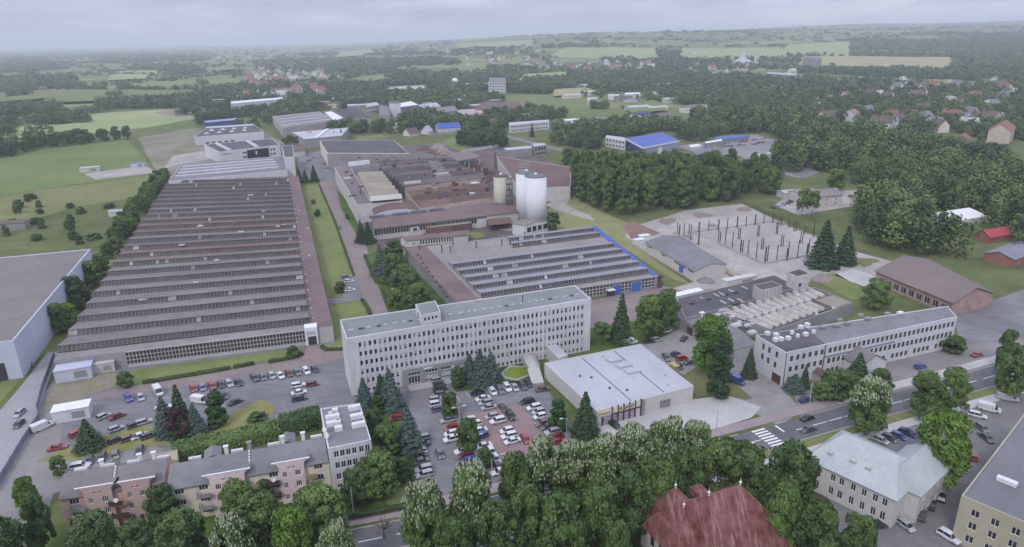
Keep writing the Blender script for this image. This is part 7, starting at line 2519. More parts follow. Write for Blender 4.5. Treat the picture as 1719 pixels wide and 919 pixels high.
LOT = [
 (530, 388, AW, "silver", "estate", "silver estate right below the upper round tree"), (562, 465, AW, "red", "hatch", "red car half hidden left of the lower round tree"), (560, 520, AW, "white", "hatch", "white car under the red one beside the lower round tree"), (565, 575, AW, "white", "suv", "white car at the lower left of the lower round tree"),
 (290, 560, AW, "silver", "hatch", "silver car right behind the tall car park spruce"), (275, 625, AW, "dark grey", "sedan", "dark car in the shade of the tall car park spruce"), (245, 695, AW, "white", "estate", "white estate, upper in the left edge column of the car park"), (250, 745, AW, "black", "sedan", "black car between white estate and grey car at the left edge"), (262, 790, AW, "grey", "sedan", "grey car in the left edge column of the car park"), (295, 868, AW, "silver", "suv", "pale silver car below the grey one at the left edge"), (305, 915, AW, "silver", "estate", "lowest silver car at the car park's left edge"),
 (452, 718, AS, "grey", "hatch", "small grey car driving alone down the car park aisle"),
 (672, 690, AW, "white", "suv", "large white car left of the lower lamp"), (692, 740, AW, "dark red", "estate", "dark red car between the large white and blue ones"), (718, 785, AW, "blue", "estate", "blue estate near the car park's foot"), (870, 640, AW, "white", "sedan", "white car right of the lower lamp"), (945, 690, AS, "white", "hatch", "white car partly behind the smallest round tree"), (985, 762, AS, "white", "hatch", "white car facing the street beside the smallest round tree"), (1010, 845, AS, "black", "hatch", "black car below the white one at the grove"), (1030, 890, AW, "white", "estate", "white car peeping from under the flowering chestnut"),
 (725, 395, AW, "white", "estate", "white car right of the upper lamp's foot"), (790, 430, AW, "white", "hatch", "second white car above the lower round tree"), (828, 492, AW, "white", "sedan", "white car at the right side of the lower round tree"), (850, 540, AW, "blue", "hatch", "blue car peeping right of the lower round tree"),
 (950, 355, AW, "silver", "hatch", "silver car, upper of the pair on the red paving"), (1007, 400, AW, "white", "suv", "white car, lower of the pair on the red paving"), (1060, 275, AS, "olive", "sedan", "olive car facing down at the paving's top edge"), (1130, 352, AS, "black", "suv", "black car below the olive one"),
 (1097, 493, AW, "white", "hatch", "white hatchback, upper of three on the red paving"), (1118, 540, AW, "white", "estate", "white car, middle of three on the red paving"), (1147, 592, AW, "white", "sedan", "white car, lowest of three on the red paving"), (1272, 575, AS, "red", "hatch", "bright red car beside the three white ones"), (1422, 612, AS, "silver", "hatch", "silver car alone at the paving's lower right"),
 (820, 128, AU, "black", "sedan", "black car at the left end of the upper row"), (957, 115, AS, "white", "hatch", "white car, first of six under the hedge"), (1030, 100, AS, "grey", "estate", "grey car, second of six under the hedge"), (1097, 80, AS, "white", "suv", "white car, third of six under the hedge"), (1168, 75, AS, "silver", "sedan", "silver car, fourth of six under the hedge"), (1247, 65, AS, "dark grey", "suv", "dark grey car, fifth of six under the hedge"), (1302, 42, AS, "black", "hatch", "black car, last of six under the hedge"),
 (865, 182, AW, "white", "sedan", "white car, upper of three below the black one"), (892, 222, AW, "silver", "estate", "silver car, middle of three below the black one"), (920, 267, AW, "silver", "sedan", "silver car, lowest of three below the black one"),
 (1290, 212, AW, "black", "estate", "black car at the top of the right hand column"), (1357, 268, AW, "white", "estate", "white car, second in the right hand column"), (1400, 310, AW, "silver", "hatch", "silver car, third in the right hand column"), (1415, 355, AW, "white", "hatch", "white car, fourth in the right hand column"), (1445, 425, AW, "brown", "suv", "brown car, fifth in the right hand column"), (1492, 458, AW, "dark grey", "estate", "dark grey car, sixth in the right hand column"), (1535, 508, AW, "silver", "suv", "silver car, seventh in the right hand column"), (1568, 552, AW, "dark red", "hatch", "dark red car, eighth in the right hand column"), (1572, 602, AW, "red", "sedan", "red car at the foot of the right hand column"),
 (1440, 92, AU, "brown", "sedan", "rust brown car beside the footbridge end"), (32, 372, AW, "red", "hatch", "red car behind the tall car park spruce"), (78, 340, AW, "dark grey", "hatch", "dark car nose to nose with the red one behind the spruce"),
]
for x, y, a, c_, st, lab in LOT:
 car(*c4(x, y), j(a), c_, st, lab, "cars on the main car park")
c5 = crop(280, 580, 5.73)
LEFT = [(260, 432, AS, "red", "hatch"), (345, 422, AS, "lilac", "hatch"), (437, 405, AS, "red", "estate"), (522, 397, AS, "black", "hatch"), (602, 382, AS, "silver", "estate"), (695, 372, AS, "black", "sedan"), (848, 332, AS, "dark grey", "suv"), (927, 322, AS, "grey", "hatch"), (1012, 307, AS, "silver", "hatch"), (1092, 302, AS, "white", "sedan"), (1177, 287, AS, "dark red", "hatch"), (1257, 272, AS, "grey", "sedan"), (1342, 260, AS, "white", "estate"), (1427, 247, AS, "black", "hatch")]
ordn = ["first", "second", "third", "fourth", "fifth", "sixth", "seventh", "eighth", "ninth", "tenth", "eleventh", "twelfth", "thirteenth", "last"]
for i, (x, y, a, c_, st) in enumerate(LEFT):
 car(*c5(x, y), j(a + .25), c_, st, f"{c_} car, {ordn[i]} from the left in the long row along the brown street", "cars along the brown street")
for x, y, a, c_, st, lab in [(1265, 398, AU, "white", "estate", "white car, upper of three parked together on the left car park"), (1405, 388, AU, "dark red", "hatch", "dark red car touching the three parked together"), (1275, 467, AU, "white", "sedan", "white car, middle of three parked together on the left car park"), (1282, 527, AU, "black", "estate", "black car, lowest of three parked together on the left car park"),
                             (662, 560, AU + .5, "black", "sedan", "black car beside the dry island"), (325, 552, AS + .9, "white", "van", "white van left of the thuja"), (395, 557, AS + .3, "dark red", "hatch", "dark red car left of the thuja"), (552, 503, AS + .2, "dark grey", "suv", "dark car right behind the thuja")]:
 car(*c5(x, y), j(a), c_, st, lab, "cars on the left car park")
c6 = crop(0, 600, 5.73)
for x, y, a, c_, st, lab in [(1240, 410, AS + .3, "blue", "suv", "blue car left of the long row"), (1355, 402, AS + .3, "silver", "hatch", "silver car beside the blue one"), (1525, 350, AS + .3, "white", "van", "white van at the left end of the long row"), (1575, 492, AU, "white", "sedan", "white car behind the spruce clump"), (1000, 585, AU + .6, "silver", "hatch", "silver car right of the white kiosk"), (1130, 582, AU + .5, "dark red", "sedan", "dark red car right of the silver one by the kiosk"),
                             (1120, 705, AU + .4, "silver", "hatch", "silver car between lone spruce and clump"), (1385, 640, AU + .3, "silver", "estate", "silver car left of the spruce clump"), (1350, 772, AU + .4, "white", "sedan", "white car below the spruce clump"), (1118, 815, AU + .5, "black", "hatch", "black car right of the lone spruce"), (1300, 668, AU + .5, "dark grey", "hatch", "dark car above the white one by the clump"), (1440, 770, AU + .4, "dark grey", "estate", "dark grey car at the clump's foot"),
                             (1240, 800, AU + .4, "brown", "hatch", "brown car between black and white by the clump"), (415, 690, AU + .6, "white", "van", "white van beside the lane at the left"), (740, 752, AU + .7, "red", "hatch", "red car left of the lone spruce"), (555, 885, AU + .1, "red", "sedan", "bright red car on the paving at the lower left"), (285, 82, AS + .5, "dark red", "sedan", "dark red car by the left warehouse"), (190, 555, AS - .3, "silver", "hatch", "silver car driving on the lane at the left"), (185, 662, AS - .3, "dark grey", "hatch", "dark car driving behind the silver one on the lane"),
                             (140, 185, AS + .5, "blue", "hatch", "blue car close to the left warehouse wall")]:
 car(*c6(x, y), j(a), c_, st, lab, "cars at the left end")
c7 = crop(0, 740, 5.73)
for x, y, a, c_, st, lab in [(865, 205, AS, "grey", "hatch", "grey car, left of three behind the salmon terrace"), (985, 180, AS, "dark grey", "hatch", "dark grey car, middle of three behind the salmon terrace"), (1110, 165, AS, "grey", "estate", "grey car, right of three behind the salmon terrace"), (1345, 110, AS, "dark grey", "hatch", "dark car behind the yellow garage"), (775, 265, AU, "white", "suv", "white car behind the salmon terrace's left end")]:
 car(*c7(x, y), j(a), c_, st, lab, "cars behind the salmon terrace")
c8 = crop(980, 480, 5.73)
for x, y, a, c_, st, lab in [(440, 560, AU, "white", "van", "white van behind the shop roof"), (630, 548, AU, "black", "sedan", "black car beside the white van behind the shop"), (702, 532, AU, "silver", "hatch", "silver car behind the black one near the shop"), (965, 520, AU + .6, "black", "sedan", "black car under the big chestnut by the store"), (800, 445, AU + .2, "white", "hatch", "white car before the dark store wall"), (795, 705, AS - .25, "grey", "estate", "grey car, left of the rear car park group"), (888, 672, AU + .1, "dark blue", "hatch", "dark blue car, top of the rear car park group"), (945, 712, AU + .1, "red", "suv", "red car in the middle of the rear car park group"), (1020, 750, AU + .1, "dark grey", "sedan", "dark grey car, right of the rear car park group"), (915, 785, AS - .25, "black", "hatch", "black car, lowest of the rear car park group")]:
 car(*c8(x, y), j(a), c_, st, lab, "cars on the rear car park")
for px, py, a, c_, st, lab in [(1236, 643, AS + .25, "blue", "van", "blue van beside the cypress"), (1032, 717, AS + .2, "black", "hatch", "black car on the shop forecourt"), (1356, 705, AU + .1, "black", "sedan", "black car driving right on the main road"), (1357, 724, AW, "dark grey", "sedan", "dark grey car driving left on the main road"), (1352, 674, AU, "dark blue", "sedan", "dark car parked under the low tree on the street"),
                               (1545, 618, AU, "blue", "estate", "blue car before the street office's far end"), (1640, 598, AU, "red", "sedan", "red car on the square at the right"), (1478, 742, AS + .3, "silver", "hatch", "silver car, first in the row by the green roofed house"), (1493, 738, AS + .3, "dark grey", "hatch", "dark grey car, second in the row by the green roofed house"), (1508, 735, AS + .3, "blue", "hatch", "blue car, third in the row by the green roofed house"), (1523, 730, AS + .3, "dark blue", "estate", "dark blue car, last in the row by the green roofed house"),
                               (1632, 768, AU + .8, "red", "estate", "red car beside the bright light green tree"), (1615, 788, AU + .8, "white", "hatch", "white car below the red one by the bright tree"), (1655, 738, AS - .3, "dark grey", "sedan", "dark car above the red one by the bright tree"), (1648, 722, AS - .3, "grey", "hatch", "grey car above the dark one by the bright tree"), (1563, 850, AU + .6, "black", "sedan", "black car, right of the pair beside the green roofed house"), (1546, 868, AU + .6, "dark grey", "suv", "dark grey car, left of the pair beside the green roofed house"), (1580, 838, AU + .6, "black", "hatch", "black hatchback near the bright tree's foot"), (1592, 905, AS + .1, "white", "suv", "white car left of the faded yellow flats"), (1520, 886, AS, "silver", "hatch", "silver car at the corner of the green roofed house"), (1472, 885, AU - .3, "black", "estate", "black car under the green roofed house's wall"),
                               (1660, 690, AS + .6, "white", "van", "white van by the verge at the right"), (1690, 672, AS + .7, "silver", "van", "silver van at the right edge"), (1700, 640, AU, "white", "van", "white van on the main road at the right edge"), (1640, 700, AS + .6, "white", "estate", "white car left of the white van by the verge"),
                               (581.5, 467, AU, "grey", "estate", "grey car, upper of three on the garden parking bay"), (586, 474, AU, "white", "hatch", "white car, middle of three on the garden parking bay"), (587.5, 489, AU, "white", "sedan", "white car, lowest of three on the garden parking bay"), (569.5, 384, AS, "dark grey", "hatch", "small dark car on the brown way beside the garden")]:
 car(px, py, j(a, .03), c_, st, lab, "cars on the streets and courts")
far_cols = ["white", "silver", "grey", "dark grey", "red", "white", "blue", "silver"]
k = 0
for (x0, y0, x1, y1, n_, lab, grp, st) in ((510, 276, 526, 266, 5, "car in the small yard behind the little spruces", "cars behind the little spruces", "hatch"), (538, 268, 552, 292, 4, "car by the back wall of the foundry wing", "cars behind the foundry wing", "hatch"), (1158, 235, 1172, 234, 2, "white lorry van beside the blue roofed works", "vans beside the blue roofed works", "van"), (1268, 264, 1308, 259, 5, "white van at the scrap court's edge", "vans at the scrap court", "van"),
                                          (1200, 250, 1290, 240, 14, "old car in the crowded scrap yard", "cars of the scrap yard", "hatch"), (1215, 244, 1285, 232, 12, "old car in the crowded scrap yard", "cars of the scrap yard", "sedan"), (945, 214, 1085, 200, 24, "car in the wide car yard far behind", "cars of the far car yard", "hatch"), (950, 218, 1080, 206, 20, "car in the wide car yard far behind", "cars of the far car yard", "sedan"), (1295, 352, 1330, 340, 6, "car parked before the white court house", "cars before the court house", "hatch"), (1425, 330, 1450, 338, 4, "car right of the white court house", "cars beside the court house", "hatch")):
 for i in range(n_):
  t = (i + .5) / n_
  px, py = x0 + (x1 - x0) * t + random.uniform(-1, 1), y0 + (y1 - y0) * t + random.uniform(-1, 1)
  car(px, py, random.choice((AU, AV, AU + .4)), "white" if st == "van" else far_cols[k % 8], st, lab, grp, detail=False)
  k += 1
# ------------------------------------------------------------------ lamps, poles, bits and pieces
def lamp(px, py, top, label, arms=1, rz=AU, group="street lamps"):
 b = at(px, py)
 h = tall(b, top)
 root = thing("street_lamp", label, "street lamp", b, group)
 mb = MB()
 mb.tube(b, b + Vector((0, 0, h)), .11, .08, 8)
 mb.tube(b, b + Vector((0, 0, .5)), .2, .2, 8)
 mb.build("pole", GALV, root)
 d = Vector((math.cos(rz), math.sin(rz), 0))
 for s in ((-1, 1) if arms == 2 else (-1,) if arms == 1 else ()):
  mb = MB()
  mb.tube(b + Vector((0, 0, h - .05)), b + d * (1.3 * s) + Vector((0, 0, h + .15)), .05, .05, 6)
  mb.build("arm", GALV, root)
  mb = MB()
  q = b + d * (1.6 * s)
  mb.box((q.x, q.y, h + .18), (.9, .34, .16), rz)
  mb.build("lamp_head", DISH, root)
lamp(771.5, 713, 684, "double headed lamp beside the upper round tree", 2)
lamp(798.5, 760, 732, "double headed lamp beside the lower round tree", 2)
lamp(951, 744, 702, "tall lamp left of the shop's dark spruce", 1)
lamp(640.5, 461, 440 - 42, "slim lamp in front of the blue spruce in the garden", 1)
lamp(667, 503, 485, "lamp with a pale arm in the garden behind the office", 1)
lamp(594, 868, 818, "thin pole lamp on the lawn below the clinic", 0)
lamp(1358, 685, 640, "plain wooden looking pole beside the main road", 0)
lamp(1202, 722, 688, "thin dark pole on the pale forecourt", 0)
lamp(826, 798, 770, "thin post in front of the smallest round tree", 0)
lamp(480, 700, 682, "thin lamp post on the left car park by the hedge", 0)
lamp(689, 452, 442, "short white post at the edge of the reddish roof", 0)
lamp(1266, 287, 262, "pale post at the scrap court", 0)
def kiosk(px, py, L, W, h, wall, roof, label, rz=AU, name="kiosk", cat="kiosk"):
 b = at(px, py)
 root = thing(name, label, cat, b)
 mb = MB()
 mb.box((b.x, b.y, h / 2), (L, W, h), rz)
 mb.build("wall", wall, root)
 mb = MB()
 mb.box((b.x, b.y, h + .1), (L + .4, W + .4, .2), rz)
 mb.build("roof", roof, root)
 d = Vector((math.cos(rz), math.sin(rz), 0))
 n = Vector((d.y, -d.x, 0))
 mb = MB()
 mb.box(xy(Vector((b.x, b.y, 0)) + n * (W / 2 + .03) + d * (L * .2), h * .5), (L * .35, .06, h * .55), rz)
 mb.build("shutter", GREY_WALL, root)
 return root
kiosk(124, 701, 9, 4.5, 3.6, WHITE_WALL, WHITE, "white kiosk with a grey front at the lower left", AU)
kiosk(128, 634, 10, 5, 4, BLUE_WHITE, pm("lilac_sheet", (.42, .43, .53), (.48, .49, .6), .1, .6), "lilac roofed hut before the great hall's left end", AU, "hut", "hut")
kiosk(176, 622, 6.5, 4, 3.2, OLD_WHITE, PALE_PAVE, "pale hut between the lilac one and the glazed front", AU, "hut", "hut")
kiosk(1144, 505, 19, 3.2, 3.0, WHITE_WALL, WHITE, "long white trailer in the gate yard", AU + .1, "trailer", "trailer")
kiosk(1101, 511, 4, 2.2, 1.8, OLD_WHITE, WHITE, "small pale crate left of the long white trailer", AU, "crate", "crate")
kiosk(1132, 618, 2.8, 1.7, 1.1, YELLOW, YELLOW, "yellow skip behind the shop", AV, "skip", "skip")
kiosk(1240, 479, 16, 3, 3.4, OLD_WHITE, SHOP_WALL, "long cream shed against the black roofed range", AU + .05, "lean_to", "shed")
kiosk(152, 288, 14, 7, 3.4, OLD_WHITE, PALE_PAVE, "pale hut at the left end of the bare patch in the meadow", AU, "hut", "hut")
kiosk(232, 281, 10, 8, 4, BLUE_WHITE, ROOF_GREY, "bluish hut at the right end of the bare patch in the meadow", AU, "hut", "hut")
kiosk(198, 362, 9, 6, 3, OLD_WHITE, ROOF_LIGHT, "small white hut behind the trees of the great hall's left side", AU, "hut", "hut")
kiosk(20, 385, 16, 9, 4, GREY_WALL, ROOF_BROWN, "brown roofed hut above the left warehouse", AU, "hut", "hut")
def pile(px, py, r, h, mat, label, n=14, name="rubble_heap", seed=1):
 b = at(px, py)
 rgn = random.Random(seed)
 mb = MB()
 rings = [[b + Vector((math.cos(6.2832 * i / n) * r * k * rgn.uniform(.8, 1.15), math.sin(6.2832 * i / n) * r * k * rgn.uniform(.8, 1.15), z * rgn.uniform(.8, 1.2))) for i in range(n)] for k, z in ((1, .02), (.75, h * .45), (.4, h * .85), (.1, h))]
 loft(mb, rings)
 mesh_thing(mb, name, mat, label, "heap", org=b)
pile(1197, 380, 3.2, 1.2, DIRT, "low dark heap on the back of the slab", seed=2)
pile(1156, 370, 4, 1.6, GRAVEL, "pale heap near the slab's left end", seed=3)
pile(1185, 473, 4, 1.8, flatm("grey_scrap", (.2, .2, .21), .9), "grey scrap heap at the long shed's end", seed=4)
for i, (x, y, r, h) in enumerate(((745, 258, 8, 5), (725, 262, 7, 4), (760, 262, 6, 3), (712, 252, 7, 3.5), (736, 248, 9, 4))):
 pile(x, y, r, h, RUST if i % 2 else DIRT, ("largest rusty heap", "brown heap at the left", "low brown heap at the right", "rust brown heap by the dark roof", "brown heap at the very back")[i] + " in the scrap yard behind the foundry", name="scrap_heap", seed=10 + i)
def planks():
 cr = crop(1130, 430, 5.73)
 for k in range(4):
  a, b = at(*cr(505, 125 + 14 * k)), at(*cr(625 + 6 * k, 205 + 12 * k))
  m_ = (a + b) / 2
  mb = MB()
  mb.box((m_.x, m_.y, .4 + .1 * k), ((b - a).length, .6, .4), math.atan2((b - a).y, (b - a).x))
  tag(mb.build("timber_beam", WOOD, None, (m_.x, m_.y, .1)), "long pale beam in the row lying by the shed's gable end", "beam", "beams by the shed")
planks()
def fence(pts, h, label, mat, step=3.0, name="fence", solid=False):
 c = cen(pts)
 root = thing(name, label, "fence", (c.x, c.y, 0))
 mb = MB()
 ps = MB()
 for a, b in zip(pts, pts[1:]):
  d = (b - a)
  L = d.length
  d.normalize()
  rz = math.atan2(d.y, d.x)
  m_ = (a + b) / 2
  if solid:
   mb.box((m_.x, m_.y, h / 2), (L, .12, h), rz)
  else:
   for z in (.3, h * .55, h - .1):
    mb.box((m_.x, m_.y, z), (L, .05, .07), rz)
   for k in range(int(L / .5)):
    q = a + d * (k * .5)
    mb.box((q.x, q.y, h / 2), (.04, .04, h), rz)
 mb.build("panel" if solid else "railing", mat, root)
 n = 0
 for a, b in zip(pts, pts[1:]):
  L = (b - a).length
  for k in range(max(1, int(L / step))):
   if n < 60:
    q = lerp(a, b, k * step / L)
    pb = MB()
    pb.box((q.x, q.y, h / 2 + .05), (.16, .16, h + .1), 0)
    pb.build("post", STEEL, root)
    n += 1
fence([at(92, 600), at(72, 655), at(63, 690), at(66, 705), at(40, 745), at(-10, 830)], 2.0, "bluish fence following the lane at the left edge", flatm("blue_grey_fence", (.2, .2, .28), .7), 5, solid=True)
fence([at(1245, 342), at(1330, 378), at(1400, 405)], 2.2, "dark fence along the back of the demolished hall's yard", STEEL, 6)
fence([at(676, 424), at(700, 452), at(720, 474)], 1.6, "low pale fence between the garden and the machine hall", PALE, 4)
fence([at(775, 258), at(840, 247)], 3, "long pale wall between scrap yard and thicket", OLD_WHITE, 8, solid=True)
fence([at(565, 880), at(640, 866), at(716, 850)], 1.2, "low dark fence along the sidewalk by the bare tree", STEEL, 4)
# ------------------------------------------------------------------ farther buildings
def far_block(name, label, cat, pts, z, wall, roof, rows=0, n=0, group=None):
 p = [at(x, y, z) for x, y in pts]
 L = (Vector(p[1]) - Vector(p[0])).length
 wins = {}
 if rows and n:
  hs = z / rows
  wins = {0: grid_ops(L, n, [(hs * r + hs * .3, hs * r + hs * .75) for r in range(rows)], L / n * .55, L * .03)}
 return block(name, label, cat, p, z, wall, roof, parapet=.2, wins=wins, group=group)
far_block("administration_block", "grey five storey block with a white stair tower behind the foundry", "office building", ((637, 193), (654, 194), (652, 178), (636, 177)), 15, GREY_WALL, ROOF_GREY, 5, 8)
far_block("stair_block", "white stair tower between two grey blocks behind the foundry", "building", ((653, 174), (672, 174), (669, 170), (653, 170)), 21, WHITE_WALL, ROOF_DARK)
far_block("assembly_hall", "grey hall with a white sloping roof right of the white stair tower", "factory", ((672, 180), (703, 176), (690, 170), (672, 173)), 13, GREY_WALL, WHITE, 2, 12)
far_block("white_annex", "pale low hall left of the grey five storey block", "factory", ((614, 180), (637, 176), (632, 171.5), (617, 174)), 11, OLD_WHITE, PALE_PAVE, 2, 8)
far_block("pale_gable_hall", "pale hall right of the white sloping roof", "factory", ((705, 182), (740, 178), (732, 172), (703, 176)), 9, OLD_WHITE, ROOF_LIGHT)
far_block("grey_gable_hall", "grey hall beside the pale one behind the foundry", "factory", ((736, 190), (768, 185), (762, 177), (738, 181)), 9, GREY_WALL, ROOF_GREY)
far_block("long_pale_roof", "long low pale roof behind the spruces of the back halls", "shed", ((655, 214), (718, 205), (712, 201), (650, 208)), 6, OLD_WHITE, PALE_PAVE)
far_block("depot_roof", "low wide depot roof right of the grey gable hall", "shed", ((770, 192), (812, 190), (806, 182), (765, 185)), 7, OLD_WHITE, pm("pink_dusty_roof", (.36, .31, .31), (.42, .37, .36), .05, .4))
far_block("brick_works", "long brown roofed brick works behind the thicket", "factory", ((798, 184), (880, 180), (868, 171), (806, 172)), 8, BRICK, ROOF_BROWN, 1, 12)
far_block("long_white_office", "long white two storey building by the back road", "office building", ((855.5, 210.5), (922, 204.5), (921, 201), (854, 206)), 8.5, WHITE_WALL, ROOF_LIGHT, 2, 14)
far_block("domed_depot", "pale long wall before the round white tank in the woods", "building", ((775, 142), (822, 141), (822, 139.5), (775, 140)), 7, OLD_WHITE, PALE_PAVE)
far_block("hospital_block", "tall pale block standing up from the woods", "building", ((820, 138.5), (849, 139), (848, 131), (822, 130.5)), 20, pm("pale_grey_render", (.46, .46, .47), (.52, .52, .53), .05, .4), ROOF_GREY, 4, 6)
far_block("white_shed_row", "low white sheds right of the tall pale block", "shed", ((855, 142.5), (880, 142), (878, 140), (853, 140.5)), 5, OLD_WHITE, WHITE)
far_block("greenhouse_row", "long pale greenhouse roofs in the woods behind the halls", "greenhouse", ((648, 152), (715, 150), (712, 144), (655, 146)), 6, OLD_WHITE, PALE_PAVE)
far_block("white_barn", "small white hall in the woods, left of two", "barn", ((1021, 160.5), (1040, 160), (1039, 158.4), (1021, 159)), 7, WHITE_WALL, WHITE)
far_block("white_barn", "longer white hall in the woods, right of two", "barn", ((1048, 159), (1075, 157.5), (1074, 155.2), (1050, 156)), 8, WHITE_WALL, WHITE)
far_block("white_barn", "white shed among trees below the two white halls", "barn", ((986, 168), (1003, 167), (1002, 163.5), (986, 164)), 7, WHITE_WALL, ROOF_LIGHT)
far_block("green_roof_shed", "long greenish roof at the far car yard", "shed", ((1000, 201), (1034, 197.5), (1032, 195), (998, 198)), 6, OLD_WHITE, ROOF_GREEN)
far_block("garage_row", "row of pale sheds at the far car yard", "shed", ((944, 203), (975, 201), (974, 198.5), (944, 200.5)), 6, WHITE_WALL, WHITE)
far_block("garage_row", "darker sheds in the middle of the far car yard", "shed", ((984, 202), (1000, 200.5), (999, 198), (984, 199.5)), 6, GREY_WALL, ROOF_DARK)
far_block("brick_ruin", "reddish walls beside the blue hipped roof", "building", ((1100, 194), (1126, 191), (1124, 188), (1099, 190.5)), 9, pm("mixed_brick", (.36, .28, .26), (.44, .38, .36), .15, .6), ROOF_BROWN, 2, 7)
far_block("town_block", "long pale town block near the church", "block of flats", ((1286, 123.5), (1336, 127), (1338, 124), (1290, 121)), 14, GREY_WALL, PALE_PAVE, 4, 14)
far_block("town_block", "tall pinkish town block right of the church", "block of flats", ((1348, 97), (1380, 99), (1380, 96), (1350, 94)), 34, pm("pinkish_render", (.38, .34, .34), (.44, .4, .4), .05, .4), ROOF_GREY, 8, 8)
far_block("town_block", "long pale hall at the top of the town", "building", ((1174, 97), (1212, 99), (1212, 97), (1174, 95.5)), 14, OLD_WHITE, PALE_PAVE, 3, 12)
far_block("blue_canopy", "long blue roof edge at the scrap yard", "shed", ((1205, 234.5), (1258, 228.5), (1250, 225.5), (1197, 230.5)), 4, flatm("blue_grey_wall", (.2, .22, .3), .7), ROOF_BLUE)
far_block("pale_shelter", "long pale shelter roof at the scrap yard", "shed", ((1184, 241), (1213, 236.5), (1212, 233), (1183, 238)), 5, GREY_WALL, WHITE)
far_block("grey_shed", "grey shed roof beside the scrap yard", "shed", ((1172, 262), (1212, 255), (1196, 247), (1160, 252)), 5, GREY_WALL, ROOF_GREY)
far_block("white_flat_shed", "small white flat roof right of the blue works", "shed", ((1160, 248), (1178, 244.5), (1172, 241.5), (1156, 244)), 4, WHITE_WALL, WHITE)
# blue roofed works
z = 8
p = [at(x, y, z) for x, y in ((1079, 248), (1140, 236.5), (1112, 222.5), (1050.5, 233))]
root, poly, rf = block("blue_roof_works", "works hall with a wide bright blue roof", "factory", p, z, flatm("blue_grey_cladding", (.3, .32, .42), .6), ROOF_BLUE, parapet=.1)
on_wall(poly[3], poly[0], .3, (poly[0] - poly[3]).length - .3, .5, z - 1.2, flatm("navy_front", (.05, .07, .25), .5), "front_panel", root, .2)
on_wall(poly[0], poly[1], .3, (poly[1] - poly[0]).length - .3, z - 1.2, z + .1, WHITE, "fascia", root, .4)
on_wall(poly[3], poly[0], .3, (poly[0] - poly[3]).length - .3, z - 1.1, z + .1, WHITE, "fascia", root, .45)
on_wall(poly[0], poly[1], (poly[1] - poly[0]).length * .42, (poly[1] - poly[0]).length * .52, .1, 5, WHITE, "gate_door", root, .3)
far_block("blue_works_office", "white office front joined to the bright blue roof", "office building", ((1016, 231), (1050, 237), (1049, 231), (1018, 227)), 8.5, WHITE_WALL, ROOF_LIGHT, 2, 6)
def house(px, py, L, W, ze, zr, rz, wall, roof, name, label, group=None, hip=0.0, n=3, on=None, cat="house"):
 b = on or land(px, py)
 d = Vector((math.cos(rz), math.sin(rz), 0))
 nn = Vector((-d.y, d.x, 0))
 q = [b + d * sx * L / 2 + nn * sy * W / 2 for sx, sy in ((-1, -1), (1, -1), (1, 1), (-1, 1))]
 wins = {0: grid_ops(L, n, [(1, 2.3)] + ([(3.6, 4.9)] if ze > 5 else []), 1.1, .8), 1: grid_ops(W, 2, [(1, 2.3)], 1.1, .8)} if n else {}
 return gable(name, label, cat, q, b.z + ze, b.z + zr, wall, roof, z0=b.z, hip=hip, over=.5, wins=wins if b.z == 0 else {}, group=group)
house(717, 225, 11, 9, 3.4, 8.6, AU + .9, WHITE_WALL, ROOF_LIGHT, "steep_roof_house", "white house with a steep pale roof behind the scrap heaps")
house(690, 228, 14, 10, 3.2, 8.0, AU + .5, WHITE_WALL, ROOF_BROWN, "steep_roof_house", "white gabled house with a steep brown roof behind the foundry")
house(752, 221, 26, 14, 4.5, 9, AU, BLUE_WHITE, ROOF_BLUE, "blue_roof_house", "building with a bright blue pitched roof behind the scrap yard")
house(1078, 198, 24, 16, 5, 8, AU, WHITE_WALL, pm("navy_tiles", (.05, .06, .13), (.07, .085, .17), .1, .6), "blue_hip_house", "white building with a dark blue hipped roof", hip=.25)
house(1068, 273, 12, 9, 3.2, 7, AU + .9, WHITE_WALL, ROOF_BROWN, "cottage", "white gabled cottage with a brown roof below the blue works")
house(944, 236, 7, 7, 3, 6, AU + .7, WHITE_WALL, ROOF_GREY, "cottage", "tiny white gabled cottage by the back road")
house(793, 205, 14, 11, 4, 8, AU, OLD_WHITE, RED_TILE, "red_roof_house", "house with an orange red roof behind the thicket")
house(1427, 204, 17, 14, 9.5, 13, AU + .4, WHITE_WALL, pm("pale_red_tiles", (.27, .17, .15), (.33, .22, .19), .1, .5), "hill_house", "large white house among trees up on the right", n=4)
house(1375, 344, 22, 12, 6.5, 9.5, AU - .1, OLD_WHITE, pm("purplish_felt", (.2, .17, .18), (.25, .215, .22), .08, .5), "court_house", "white two storey house with a purplish roof and a dark archway")
house(1348, 335, 14, 11, 4.5, 6.5, AU - .1, OLD_WHITE, pm("dull_green_felt", (.22, .25, .2), (.27, .3, .24), .08, .5), "court_wing", "low wing with a dull green roof left of the purplish one")
house(1321, 332, 10, 8, 3.8, 4.6, AU - .1, OLD_WHITE, ROOF_LIGHT, "court_shed", "pale roofed shed at the left of the green roofed wing")
house(1678, 238, 40, 17, 12, 18, AU + .5, pm("cream_render", (.48, .42, .33), (.54, .48, .4), .1, .5), RED_TILE, "large_red_roof_house", "big cream house with a wide red roof at the right edge", n=6)
house(1612, 246, 20, 13, 7, 11, AU + .5, pm("reddish_render", (.4, .27, .25), (.46, .33, .3), .1, .5), RED_TILE, "red_roof_house", "smaller reddish house left of the big cream one", n=4)
house(1668, 402, 18, 8, 3, 5.6, AU, BRICK, flatm("bright_red_sheet", (.4, .05, .06), .6), "red_roof_shed", "shed with a bright red roof in the trees at the right", n=0)
house(1700, 436, 30, 12, 4, 6, AU + .2, BRICK, pm("grey_blue_sheet", (.2, .2, .24), (.25, .25, .29), .1, .5), "brick_barn", "long brick barn at the right edge above the brown shed")
